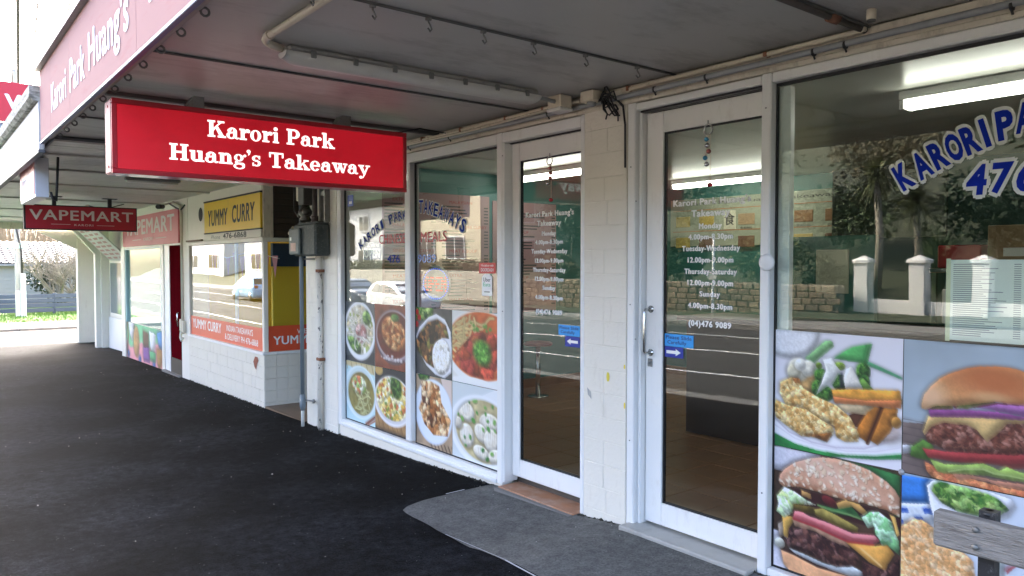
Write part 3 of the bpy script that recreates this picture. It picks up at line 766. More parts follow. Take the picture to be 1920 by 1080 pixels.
# ------------------------------------------------------------------ the ground
ZX = [(-120, -.3), (-60, -.4), (-36, -.55), (-28.8, -.62), (-23.2, -.56), (-21.8, -.45), (-16.5, -.30), (-12.1, -.232), (-8.94, -.195), (-6.9, -.155),
      (-5.5, -.12), (-4.34, -.075), (-3.44, -.052), (-3.0, -.012), (-2.0, -.01), (0, .02), (6, .12), (40, .5), (120, .8)]
def zg(x):
    for (a, za), (b, zb) in zip(ZX, ZX[1:]):
        if x <= b:
            t = min(1, max(0, (x - a) / (b - a))); return za + (zb - za) * t
    return ZX[-1][1]

def sheet(name, m, xs, ys, dz=0.0, jit=0.0, seed=3, f=None):
    rnd = random.Random(seed); b = MB(); n = len(ys)
    v = [(x, y, (f(x, y) if f else zg(x)) + dz + rnd.uniform(-jit, jit)) for x in xs for y in ys]
    fc = [(i * n + j, (i + 1) * n + j, (i + 1) * n + j + 1, i * n + j + 1) for i in range(len(xs) - 1) for j in range(n - 1)]
    b.add(v, fc, True)
    return b.build(name, m)
def frange(a, b, st):
    n = max(1, int(round((b - a) / st))); return [a + (b - a) * i / n for i in range(n + 1)]

def asphalt(name, col, spk, rough=.85, speck=(.3, .3, .3), mott=.35, bump=1.0, spec=.3, wear=(.35, 1.75), grain=.9):
    m, nt, bs = nodemat(name); N, L = nt.nodes, nt.links
    geo = N.new('ShaderNodeNewGeometry')
    def nz(sc, det=4):
        q = N.new('ShaderNodeTexNoise'); q.inputs['Scale'].default_value = sc; q.inputs['Detail'].default_value = det
        L.new(geo.outputs['Position'], q.inputs['Vector']); return q
    a = nz(1.1, 6); r = N.new('ShaderNodeMapRange'); r.inputs['From Min'].default_value = .40; r.inputs['From Max'].default_value = .62
    L.new(a.outputs['Fac'], r.inputs['Value'])
    mx = N.new('ShaderNodeMix'); mx.data_type = 'RGBA'
    mx.inputs['A'].default_value = tuple(c * (1 - mott) for c in col) + (1,); mx.inputs['B'].default_value = tuple(c * (1 + mott) for c in col) + (1,)
    L.new(r.outputs[0], mx.inputs['Factor'])
    vo = N.new('ShaderNodeTexVoronoi'); vo.inputs['Scale'].default_value = 110.0; L.new(geo.outputs['Position'], vo.inputs['Vector'])
    gr = N.new('ShaderNodeMix'); gr.data_type = 'RGBA'; gr.blend_type = 'MULTIPLY'; gr.inputs['Factor'].default_value = grain
    bw = N.new('ShaderNodeRGBToBW'); L.new(vo.outputs['Color'], bw.inputs[0])
    L.new(mx.outputs['Result'], gr.inputs['A']); L.new(bw.outputs[0], gr.inputs['B'])
    # pale grit
    v2 = N.new('ShaderNodeTexVoronoi'); v2.inputs['Scale'].default_value = 38.0; L.new(geo.outputs['Position'], v2.inputs['Vector'])
    lt = N.new('ShaderNodeMath'); lt.operation = 'LESS_THAN'; lt.inputs[1].default_value = .07; L.new(v2.outputs['Distance'], lt.inputs[0])
    n3 = nz(9, 2); g2 = N.new('ShaderNodeMath'); g2.operation = 'GREATER_THAN'; g2.inputs[1].default_value = 1 - spk; L.new(n3.outputs['Fac'], g2.inputs[0])
    an = N.new('ShaderNodeMath'); an.operation = 'MULTIPLY'; L.new(lt.outputs[0], an.inputs[0]); L.new(g2.outputs[0], an.inputs[1])
    m3 = N.new('ShaderNodeMix'); m3.data_type = 'RGBA'; m3.inputs['B'].default_value = tuple(speck) + (1,)
    L.new(gr.outputs['Result'], m3.inputs['A']); L.new(an.outputs[0], m3.inputs['Factor'])
    nw = nz(14, 8); rw = N.new('ShaderNodeMapRange'); rw.inputs['From Min'].default_value = .3; rw.inputs['From Max'].default_value = .7
    rw.inputs['To Min'].default_value = wear[0]; rw.inputs['To Max'].default_value = wear[1]; L.new(nw.outputs['Fac'], rw.inputs['Value'])
    sm = N.new('ShaderNodeVectorMath'); sm.operation = 'SCALE'; L.new(m3.outputs['Result'], sm.inputs[0]); L.new(rw.outputs[0], sm.inputs['Scale'])
    # old gum spots trodden into the surface
    v3 = N.new('ShaderNodeTexVoronoi'); v3.inputs['Scale'].default_value = 2.6; L.new(geo.outputs['Position'], v3.inputs['Vector'])
    l3 = N.new('ShaderNodeMapRange'); l3.inputs['From Min'].default_value = .035; l3.inputs['From Max'].default_value = .05
    l3.inputs['To Min'].default_value = .55; l3.inputs['To Max'].default_value = 0.0; L.new(v3.outputs['Distance'], l3.inputs['Value'])
    m5 = N.new('ShaderNodeMix'); m5.data_type = 'RGBA'; m5.inputs['B'].default_value = tuple(.5 * c + .022 for c in col) + (1,)
    L.new(sm.outputs[0], m5.inputs['A']); L.new(l3.outputs[0], m5.inputs['Factor'])
    L.new(m5.outputs['Result'], bs.inputs['Base Color'])
    bs.inputs['Roughness'].default_value = rough; bs.inputs['Specular IOR Level'].default_value = spec
    b1 = nz(170, 3); b = N.new('ShaderNodeBump'); b.inputs['Strength'].default_value = bump; b.inputs['Distance'].default_value = .006
    L.new(b1.outputs['Fac'], b.inputs['Height']); L.new(b.outputs[0], bs.inputs['Normal'])
    return m
M_asph = asphalt('fresh_asphalt', (.0112, .0120, .0146), .42, .9, mott=.6, spec=.06)
M_apron = asphalt('old_asphalt', (.165, .162, .153), .40, .9, (.3, .29, .28), .14, .35, .2, (.8, 1.2), .5)
M_road = asphalt('road_chipseal', (.06, .058, .056), .3, .9, (.3, .3, .3), .12)
M_conc = mat('footpath_concrete', (.17, .16, .15), .85, .12, 2, bump=.3, bscale=80)
M_soil = mat('bare_earth', (.10, .085, .06), .95, .3, 1)
M_grass = mat('lawn_green', (.075, .14, .02), .9, .3, 3, bump=.6, bscale=120)

struct(sheet('ground', M_soil, frange(-120, 120, 6), frange(-120, 120, 6), -.3))
pav_x = sorted(set([round(q, 3) for q in frange(-22.0, -8.9, .5) + frange(-8.4, -4.6, .2) + frange(-4.5, -1.9, .1) + [-4.34, -3.44, -3.0, -2.0, -1.5, -1, -.5, 0, .5, 1, 2, 3, 4, 6, 8, 12]]))
def zpav(x, y):
    return zg(x) - .012 * max(0, -y - 1.0) + .006 * math.sin(x * 1.7 + y * 2.3) * min(1, max(0, -y - 1.2))
struct(sheet('pavement', M_asph, pav_x, frange(-4.4, .44, .4), 0.0, .0008, f=zpav))
struct(sheet('road', M_road, frange(-110, 60, 1.5), frange(-15.8, -4.66, 1.1), -.13))
# the side street past the shops and the ground beyond it
struct(sheet('side_road', M_road, frange(-28.9, -21.9, .7), [-4.75, -4.2, -3.4, -2.5, -1, 1, 4, 8, 16, 30, 60], 0, f=lambda x, y: zg(x) - .006 - (.125 * min(1, max(0, (-3.0 - y) / 1.6)))))
fk = MB()
for x0, x1 in zip(frange(-110, 60, 2)[:-1], frange(-110, 60, 2)[1:]):
    z = zg((x0 + x1) / 2); fk.box(x0 + .005, x1 - .005, -15.95, -15.7, z - .4, z + .012, c=.015)
struct(fk.build('far_kerb', M_conc))
fk = MB()
for x0, x1 in zip(frange(-110, -29, 2)[:-1], frange(-110, -29, 2)[1:]):
    z = zg((x0 + x1) / 2); fk.box(x0 + .005, x1 - .005, -4.75, -4.5, z - .4, z + .02, c=.015)
struct(fk.build('far_corner_kerb', M_conc))
kb = MB()
for x0, x1 in zip(frange(-22, 12, 1)[:-1], frange(-22, 12, 1)[1:]):
    z = zg((x0 + x1) / 2) - .04; kb.box(x0 + .004, x1 - .004, -4.72, -4.4, z - .25, z - .002, c=.012)
struct(kb.build('kerb', M_conc))
# older asphalt apron in front of the doors, with the pale worn line along its edge
ap = MB()
edge = [(-4.42, .2), (-4.415, -.24), (-4.41, -.40), (-4.39, -.60), (-4.35, -.76), (-4.30, -.805), (-4.22, -.82), (-4.0, -.84), (-3.7, -.86), (-3.1, -.885), (-2.4, -.92), (-1.5, -.95), (0, -.97), (2.5, -.99)]
rows = []
rnd = random.Random(5)
for (x, y) in edge:
    rows.append((x + rnd.uniform(-.006, .006), y + rnd.uniform(-.005, .005)))
inner = [(-4.42 + .0, .22)] 
pts = rows + [(2.5, .2)]
# triangulated as strips from each edge point up to the wall line
fine = [rows[1]]
for a, b_ in zip(rows[1:], rows[2:]):
    k = max(1, int(math.hypot(b_[0] - a[0], b_[1] - a[1]) / .08))
    fine += [(a[0] + (b_[0] - a[0]) * i / k + rnd.uniform(-.005, .005), a[1] + (b_[1] - a[1]) * i / k + rnd.uniform(-.007, .007)) for i in range(1, k + 1)]
for (a, b_) in zip(fine, fine[1:]):
    n = 6
    for i in range(n):
        t0, t1 = i / n, (i + 1) / n
        q = []
        for (p, t) in ((a, t0), (b_, t0), (b_, t1), (a, t1)):
            x = p[0]; y = p[1] + (.2 - p[1]) * t
            q.append((x, y, zpav(x, y) + .005))
        ap.add(q, [(0, 1, 2, 3)], True)
struct(ap.build('pavement_apron', M_apron))
ln = MB()
for (a, b_, w) in ((rows[1], rows[2], .010), (rows[9], rows[10], .010), (rows[10], rows[11], .014), (rows[8], rows[9], .004)):
    q = [(a[0], a[1] - w), (b_[0], b_[1] - w), (b_[0], b_[1]), (a[0], a[1])] if abs(b_[0] - a[0]) > .1 else [(a[0] - w, a[1]), (b_[0] - w, b_[1]), (b_[0], b_[1]), (a[0], a[1])]
    ln.add([(x, y, zpav(x, y) + .009) for x, y in q], [(0, 1, 2, 3)])
struct(ln.build('pavement_edge_line', mat('worn_white_line', (.55, .55, .56), .8, .3, 30)))
# grit, chips and dead leaves lying on the pavement
lt = MB(); rnd = random.Random(8)
for k in range(150):
    x, y = rnd.uniform(-14, -1), rnd.uniform(-2.8, -.06)
    if rnd.random() < .4: y = -abs(rnd.gauss(0, .25)) - .04
    r = rnd.uniform(.002, .006) * (1.5 if rnd.random() < .1 else 1)
    z = zpav(x, y) + .008; a = rnd.random() * 6.3
    p = [(x + r * math.cos(a + i * 2.1) * rnd.uniform(.6, 1.3), y + r * math.sin(a + i * 2.1) * rnd.uniform(.6, 1.3), z) for i in range(3)] + [(x, y, z + r * .7)]
    lt.add(p, [(0, 1, 2), (0, 1, 3), (1, 2, 3), (2, 0, 3)])
tag(lt.build('gravel_grit', mat('pale_grit', (.5, .48, .44), .9, .3, 40)), 'loose pale grit and chips scattered on the dark pavement', 'grit', kind='stuff')

# dirt and moss caught in the angle between pavement and walls
dt = MB(); rnd = random.Random(17)
for k in range(520):
    x = rnd.uniform(-12.0, -2.1)
    if -8.9 < x < -7.7 or -4.26 < x < -3.48: continue
    y = -.006 - abs(rnd.gauss(0, .012)); r = rnd.uniform(.004, .014); z = zpav(x, y) + .006
    dt.add([(x - r * 1.6, y, z), (x, y - r, z), (x + r * 1.4, y + .004, z), (x + rnd.uniform(-.3, .3) * r, y + .006, z + r * rnd.uniform(.4, 1.1))], [(0, 1, 3), (1, 2, 3), (0, 2, 1)])
tag(dt.build('wall_base_dirt', mat('dark_moss_dirt', (.035, .032, .022), .95, .4, 30)), 'dark crumbs of dirt and moss along the foot of the walls', 'dirt', kind='stuff')

# road paint seen in the glass
M_paint = mat('road_paint', (.75, .75, .73), .7, .12, 6)
for k, (x0, x1, y0, y1) in enumerate(((-60, 10, -7.05, -6.95), (-60, 10, -10.2, -10.08), (-60, 10, -13.4, -13.3))):
    struct(sheet('road_marking', M_paint, frange(x0, x1, 1.5), [y0, y1], -.124))
struct(sheet('cycle_box_marking', mat('green_road_paint', (.16, .5, .2), .7, .1), frange(-22, -14, 2), [-6.6, -5.2], -.122))

# ------------------------------------------------------------------ the takeaway shop
shop = thing('takeaway_shop', 'cream takeaway shop with white framed windows and two glass sliding doors', 'shop', (-3.6, 0, 0))
PIER = (-3.44, -3.082)
pier = box('pier', M_cream, shop, PIER[0], PIER[1], -.0008, .3, -.2, 2.56)
rows_ = [2.50 - .146 * i for i in range(0, 19)]
rects = []
for i in range(18):
    z1, z0 = rows_[i], max(rows_[i + 1], -.06)
    mid = (-3.44 - 3.082) / 2 + (.02 if i % 3 == 1 else -.004)
    if i in (0, 2, 5, 7, 10, 13): rects.append((PIER[0], PIER[1], z0, z1))
    else: rects += [(PIER[0], mid, z0, z1), (mid, PIER[1], z0, z1)]
grid_pieces('block', M_cream, pier, rects, 'y', (-.004, .006), .0022, 3, .0010, .0025)
MB().add([(-3.405, -.0075, .77), (-3.372, -.0075, .745), (-3.365, -.0075, .70), (-3.398, -.0075, .725)], [(0, 1, 2, 3)]).build('paint_mark', mat('grey_pencil_mark', (.4, .4, .38), .8, .3, 60), pier)
ym = MB()
for cx, cz, rx, rz in ((-3.225, .855, .013, .030), (-3.09, .93, .007, .014), (-3.088, .70, .007, .02)):
    ym.add([(cx, -.0075, cz)] + [(cx + rx * math.cos(a * .5236), -.0075, cz + rz * math.sin(a * .5236)) for a in range(12)], [(0, i + 1, (i + 1) % 12 + 1) for i in range(12)])
ym.build('paint_splash', mat('yellow_paint_splash', (.72, .58, .06), .6), pier)

LP = (-7.69, -6.945)
lpier = box('corner_pier', M_cream, shop, LP[0], LP[1], -.0002, .5, -.4, 2.56)
rects = []
for i in range(18):
    z1, z0 = 2.5 - .152 * i, 2.5 - .152 * (i + 1)
    n = 4 if i % 2 else 5
    xs = [LP[0] + (LP[1] - LP[0]) * k / 5 for k in range(6)] if n == 5 else [LP[0]] + [LP[0] + (LP[1] - LP[0]) * (k + .5) / 4.5 for k in range(4)] + [LP[1]]
    for a, b_ in zip(xs, xs[1:]): rects.append((a, b_, max(z0, -.21), z1))
grid_pieces('block', M_cream2, lpier, rects, 'y', (-.003, .008), .002, 4, .0008, .002)
box('plinth', M_cream, shop, -6.945, -4.25, .012, .2, -.4, -.052, c=.006)
box('wall', M_cream, shop, -.3, 6, .0, .3, -.3, 2.56)
hb = box('header_beam', M_trim, shop, -6.945, -.3, .004, .22, 2.478, 2.575, c=.004)
box('moulding', M_trim, hb, -6.945, -.3, -.012, .003, 2.466, 2.492, c=.004)
box('unseen_upper_wall', M_cream, shop, -7.3, 6, .05, .3, 2.62, 6.6)  # unseen upper storey, its height set to shade the pavement
box('roof', M_galv, shop, -7.3, 6.1, -.05, 9.0, 6.6, 6.75)
# interior shell
M_teal = mat('teal_wall_paint', (.04, .175, .155), .5, .06, 2)
M_ceil = mat('cream_ceiling', (.72, .72, .66), .3, .05, 1.2)
box('end_wall', M_teal, shop, -7.40, -7.2, .51, 5.2, -.2, 2.6)
box('back_wall', M_teal, shop, -7.2, .3, 5.0, 5.2, -.2, 2.6)
box('dim_back_panel', mat('dim_back_panel_paint', (.02, .065, .06), .5, .1), shop, -4.25, .1, 4.85, 4.99, .014, 2.58)  # dark panel added so the back of the shop reads dim
box('side_wall', M_teal, shop, .1, .3, .3, 5.0, -.2, 2.6)
box('ceiling', M_ceil, shop, -7.2, .1, .23, 5.0, 2.585, 2.61)
fl = box('floor', mat('floor_grout', (.09, .07, .055), .7), shop, -7.2, .1, .14, 5.0, -.1, .004)
M_ftile = mat('brown_floor_tile', (.32, .16, .075), .3, .35, 5, bump=.08, bscale=20, stain=(.16, .08, .04), samt=.5)
rects = []
for i in range(22):
    for j in range(15):
        x0, y0 = -7.2 + i * .33, .14 + j * .33
        rects.append((x0, min(x0 + .33, .1), y0, min(y0 + .33, 5.0)))
grid_pieces('floor_tile', M_ftile, fl, rects[:300], 'z', (.013, .005), .006, 6, .0006, .002)
if len(rects) > 300:
    ft = MB()
    for (a, b_, c, d) in rects[300:]: ft.box(a + .003, b_ - .003, c + .003, d - .003, .005, .013)
    o = ft.build('floor_tiles', M_ftile, fl); o['kind'] = 'stuff'
sk = MB().box(-7.2, -7.17, .55, 5, .005, .12).box(-7.17, .1, 4.97, 5, .005, .12)
sk.build('skirting', M_ftile, shop)

# front window by the corner pier: frame, two panes
def frame_bars(mb, bars, y0, y1, c=.006):
    for (x0, x1, z0, z1) in bars: mb.box(x0, x1, y0, y1, z0, z1, c=c)
    return mb
w1 = part('window', shop)
for q in ((-6.944, -6.868, -.05, 2.466), (-4.346, -4.284, -.05, 2.466)): frame_bars(MB(), [q], 0, .10).build('jamb', M_white, w1)
frame_bars(MB(), [(-5.632, -5.545, .03, 2.386)], -.004, .09).build('mullion', M_white, w1)
frame_bars(MB(), [(-6.867, -4.347, 2.386, 2.464)], .002, .09).build('head_rail', M_white, w1)
sr = MB(); sr.box(-6.867, -4.347, .002, .09, -.047, .012, c=.005).box(-6.867, -4.347, -.012, .09, -.05, -.020, c=.005)
sr.build('sill_rail', M_white, w1)
for a, b_ in ((-6.867, -5.633), (-5.544, -4.347)):
    MB().box(a + .001, b_ - .001, .050, .056, .013, 2.385).build('pane', G_shop, w1)
    g = MB()
    g.box(a, a + .007, .043, .06, .013, 2.385).box(b_ - .007, b_, .043, .06, .013, 2.385).box(a, b_, .043, .06, 2.372, 2.385).box(a, b_, .043, .06, .013, .021)
    g.build('gasket', M_black, w1)
# reveal between window and door
frame_bars(MB(), [(-4.283, -4.262, -.03, 2.39)], .003, .13).build('door_jamb', M_white, shop)
frame_bars(MB(), [(-3.478, -3.441, -.045, 2.466)], -.002, .12).build('door_jamb', M_white, shop)
frame_bars(MB(), [(-4.283, -3.479, 2.394, 2.464)], .003, .10).build('door_head', M_white, shop)
box('door_track', M_track, shop, -4.283, -3.479, .06, .14, 2.384, 2.393)
th = box('threshold', mat('terracotta_tile', (.36, .17, .09), .5, .3, 9, stain=(.5, .42, .35), samt=.6, sth=(.45, .7)), shop, -4.26, -3.48, -.06, .14, -.16, -.040, c=.006)
box('threshold_edge', M_conc, th, -4.26, -3.48, -.09, -.0605, -.16, -.046)

def sliding_door(name_label, x0, x1, st, z0, z1, rb, rt, y0, y1, hx=None):
    d = part('door', shop)
    for a in (x0, x1 - st): MB().box(a, a + st, y0, y1, z0, z1, c=.004).build('stile', M_leaf, d)
    MB().box(x0 + st + .0005, x1 - st - .0005, y0 + .001, y1 - .001, z0, z0 + rb, c=.004).build('bottom_rail', M_leaf, d)
    MB().box(x0 + st + .0005, x1 - st - .0005, y0 + .001, y1 - .001, z1 - rt, z1, c=.004).build('top_rail', M_leaf, d)
    a, b_, c, e = x0 + st, x1 - st, z0 + rb, z1 - rt
    MB().box(a + .001, b_ - .001, y0 + .018, y0 + .024, c + .001, e - .001).build('pane', G_shop, d)
    g = MB().box(a, a + .008, y0 + .012, y1 - .008, c, e).box(b_ - .008, b_, y0 + .012, y1 - .008, c, e)
    g.box(a, b_, y0 + .012, y1 - .008, c, c + .008).box(a, b_, y0 + .012, y1 - .008, e - .008, e)
    g.build('gasket', M_black, d)
    d['label'] = name_label
    return d
door1 = sliding_door('white sliding door of the left entrance with dark glass', -4.256, -3.36, .083, .02, 2.384, .124, .125, .07, .11)
door2 = sliding_door('white sliding door of the right entrance with a steel pull handle', -2.994, -2.075, .122, .027, 2.405, .13, .12, .07, .11)
hz0, hz1 = 1.022, 1.275
MB().tube([(-2.955, .07, hz1), (-2.955, .02, hz1), (-2.955, .012, hz1 - .012), (-2.955, .012, hz0 + .012), (-2.955, .02, hz0), (-2.955, .07, hz0)], .008, 10).build('handle', M_steel, door2)
MB().lathe((-2.955, .066, hz1), [(.021, 0), (.021, .004)], 'y').lathe((-2.955, .066, hz0), [(.021, 0), (.021, .004)], 'y').build('handle_rose', M_steel, door2)
MB().box(-2.976, -2.940, .064, .0695, hz0 - .082, hz0 - .035, c=.003).lathe((-2.958, .058, hz0 - .055), [(.009, 0), (.009, .006)], 'y', 12).build('lock', M_galv, door2)

# right entrance and right window
frame_bars(MB(), [(-3.080, -3.022, -.02, 2.470)], -.002, .12).build('door_jamb', M_white, shop)
frame_bars(MB(), [(-3.021, -2.999, -.01, 2.415)], .03, .13).build('door_stop', M_white, shop)
frame_bars(MB(), [(-3.021, -2.191, 2.420, 2.464)], .003, .12).build('door_head', M_white, shop)
tr = MB().box(-3.0, -2.191, .02, .060, 2.408, 2.419).box(-3.0, -2.191, .112, .14, 2.40, 2.419).build('door_track', M_track, shop)
ts = box('threshold', mat('worn_sill_plate', (.42, .41, .38), .5, .15, 8, metal=.3, stain=(.2, .19, .17), samt=.5), shop, -3.06, -2.19, -.09, .15, -.12, .014, c=.008)
w2 = part('window', shop)
for q in ((-2.190, -2.137, -.03, 2.470), (-.36, -.30, -.03, 2.470)): frame_bars(MB(), [q], -.003, .066).build('jamb', M_white, w2)
frame_bars(MB(), [(-2.136, -.361, 2.420, 2.468)], .002, .064).build('head_rail', M_white, w2)
sr = MB().box(-2.136, -.361, .002, .064, -.03, .030, c=.005).box(-2.136, -.361, -.014, .05, -.05, -.008, c=.005)
sr.build('sill_rail', M_white, w2)
MB().box(-2.135, -.362, .050, .056, .032, 2.419).build('pane', G_shop, w2)
g = MB().box(-2.136, -2.130, .042, .060, .031, 2.419).box(-.367, -.361, .042, .06, .031, 2.419).box(-2.136, -.361, .042, .06, 2.405, 2.419).box(-2.136, -.361, .042, .06, .031, .038)
g.build('gasket', M_black, w2)
box('plinth', M_cream, shop, -2.19, -.3, .02, .2, -.3, -.031)
sc = MB()
for x, z in ((-3.05, 2.1), (-3.05, 1.3), (-3.05, .5), (-3.012, 1.9), (-3.012, 1.1), (-2.163, 2.3), (-2.163, .4), (-4.272, 2.3), (-4.272, 1.2), (-5.2, -.035), (-6.0, -.035), (-4.6, -.035)):
    sc.lathe((x, -.006 if x < -3.03 or x > -2.2 else -.002, z), [(.004, 0), (.003, .006)], 'y', 8)
sc.build('screw_heads', M_galv, shop)['kind'] = 'stuff'

# ------------------------------------------------------------------ canopy over the takeaway
can = thing('verandah_canopy', 'grey soffited street canopy with faded pink fascia over the takeaway', 'canopy', (-3, -1.2, 2.56))
J = [2.6, 1.2, -.45, -1.66, -2.735, -4.0, -5.12, -6.1, -7.15]
for a, b_ in zip(J[1:], J[:-1]):
    MB().box(a + .003, b_ - .003, -2.36, .0, 2.578, 2.60, c=.002).build('soffit_panel', M_soffit, can)
for k, x in enumerate(J[1:-1]):
    if k == 3:
        MB().tube([(x, -2.34, 2.572), (x, .02, 2.572)], .007, 8).build('cover_strip', M_strip, can)
    else:
        w = .022 if k == 5 else .007
        MB().box(x - w, x + w, -2.36, .03, 2.566 if k != 5 else 2.552, 2.5775, c=.003).build('cover_strip', M_strip, can)
# iron hooks under the strip, and screw eyes along the edge trim
def hook(x, y, z, m):
    return MB().tube([(x, y, z), (x, y, z - .02), (x + .012, y, z - .035), (x + .012, y + .008, z - .05), (x - .006, y + .012, z - .055), (x - .014, y + .006, z - .04)], .004, 6)
for y in (-2.1, -1.84, -1.58, -1.296, -1.007, -.673, -.30):
    b = hook(-2.735, y, 2.568, M_galv); b.lathe((-2.735, y, 2.556), [(.014, 0), (.014, .01)], 'z', 8)
    b.build('hook', M_galv, can)
trim = MB().prism([(-2.36, 2.600), (-2.36, 2.562), (-2.40, 2.535), (-2.445, 2.535), (-2.445, 2.6)], 'x', -7.15, 2.6).build('edge_trim', mat('grey_edge_trim', (.34, .31, .29), .5, .2, 4, stain=(.1, .08, .07), samt=.5), can)
for k in range(26):
    x = -7.0 + k * .345
    b = MB()
    for i in range(10):
        pass
    ring = [(x, -2.345 + .017 * math.cos(a * .6283), 2.556 + .017 * math.sin(a * .6283)) for a in range(11)]
    b.tube(ring, .0055, 6, caps=False).tube([(x, -2.352, 2.572), (x, -2.352, 2.582)], .004, 6)
    b.build('screw_eye', M_galv, trim)
M_faded = mat('sun_faded_pink_vinyl', (.42, .235, .218), .85, .06, 1.2, spec=.15, stain=(.4, .14, .15), samt=.4, sscale=(1, 1, 6))
FX = [-7.12, -6.56, -5.7, -3.845, -2.0, -.2, 1.4, 2.6]
fz0, fz1 = 2.50, 3.06
fas = MB().box(-7.12, 2.6, -2.452, -2.44, fz0 + .01, fz1, c=.002).build('fascia', mat('fascia_backing', (.3, .28, .27), .6), can)
for k, (a, b_) in enumerate(zip(FX, FX[1:])):
    MB().box(a + .002, b_ - .002, -2.462, -2.4525, fz0 + .012, fz1, c=.002).build('fascia_panel', M_faded, fas)
MB().box(-7.12, 2.6, -2.468, -2.441, fz0 - .008, fz0 + .0095, c=.003).build('drip_edge', mat('blue_grey_drip_edge', (.12, .13, .26), .4), fas)
MB().box(-7.12, 2.6, -2.50, -2.2, fz1 + .001, fz1 + .03).build('capping', M_galv, fas)
box('roof_sheet', M_galv, can, -7.14, 2.6, -2.43, .05, 2.605, 2.64)
ft = MB()
M_fadedwhite = mat('faded_white_vinyl', (.80, .74, .77), .8, .05)
for s_, x0, x1, z0, z1 in (('Karori', -6.50, -5.82, 2.640, 2.85), ('Park', -5.68, -5.14, 2.640, 2.86), ("Huang's", -5.02, -3.98, 2.585, 2.885), ('Takeaway', -3.68, -2.2, 2.60, 2.88)):
    fit_text(MB(), s_, x0, x1, z0, z1, 'y', -2.4645, .035).build('lettering', M_fadedwhite, fas)

# canopy past it, over the curry and vape shops
can2 = thing('verandah_canopy', 'long pale board soffited canopy with whitish fascia over curry and vape shops', 'canopy', (-14, -1.2, 2.5))
bd = MB(); x = -7.17; rnd = random.Random(2)
while x > -21.5:
    w = .14; bd.box(x - w + .006, x - .006, -2.36, .02, 2.535 + rnd.uniform(-.001, .001), 2.55); x -= w
o = bd.build('soffit_boards', M_boardsoffit, can2); o['kind'] = 'stuff'
MB().box(-21.6, -7.17, -2.36, .02, 2.5505, 2.57).build('soffit_backing', M_strip, can2)
for x in (-8.0, -9.3, -11.0, -13.6, -16.4, -19.2, -21.52):
    MB().box(x - .03, x + .03, -2.36, .02, 2.515, 2.534, c=.004).build('batten', M_boardsoffit, can2)
MB().box(-21.62, -21.58, -2.43, .02, 2.36, 2.8).build('end_board', M_trim, can2)
MB().box(-21.6, -7.16, -2.47, -2.43, 2.455, 2.84, c=.004).build('fascia', mat('chalky_white_fascia', (.50, .485, .475), .6, .08, 1.4, stain=(.34, .3, .27), samt=.4, sscale=(.8, 1, 5)), can2)
MB().box(-21.6, -7.16, -2.475, -2.425, 2.43, 2.4545, c=.003).build('drip_edge', mat('dark_drip_edge', (.10, .10, .11), .5), can2)
MB().prism([(-2.425, 2.841), (-2.50, 2.841), (-2.53, 2.87), (-2.53, 2.96), (-2.40, 2.96)], 'x', -21.6, -7.16).build('gutter', mat('lichened_gutter', (.42, .41, .36), .8, .2, 6, stain=(.08, .08, .06), samt=.8, sscale=(3, 3, 10), sth=(.45, .6)), can2)
box('roof_sheet', M_galv, can2, -21.6, -7.16, -2.4, .05, 2.86, 2.9)
lt2 = MB()
M_fadedred = mat('faded_red_vinyl', (.38, .17, .17), .5, .1)
for s_, x0, x1, z0, z1 in (('YUMMY CURRY', -10.4, -8.9, 2.52, 2.72), ('INDIAN TAKEAWAYS', -8.75, -7.5, 2.66, 2.78), ('PH 476 6868', -8.6, -7.8, 2.50, 2.62)):
    fit_text(MB(), s_, x0, x1, z0, z1, 'y', -2.4725, .01).build('lettering', M_fadedred, can2)

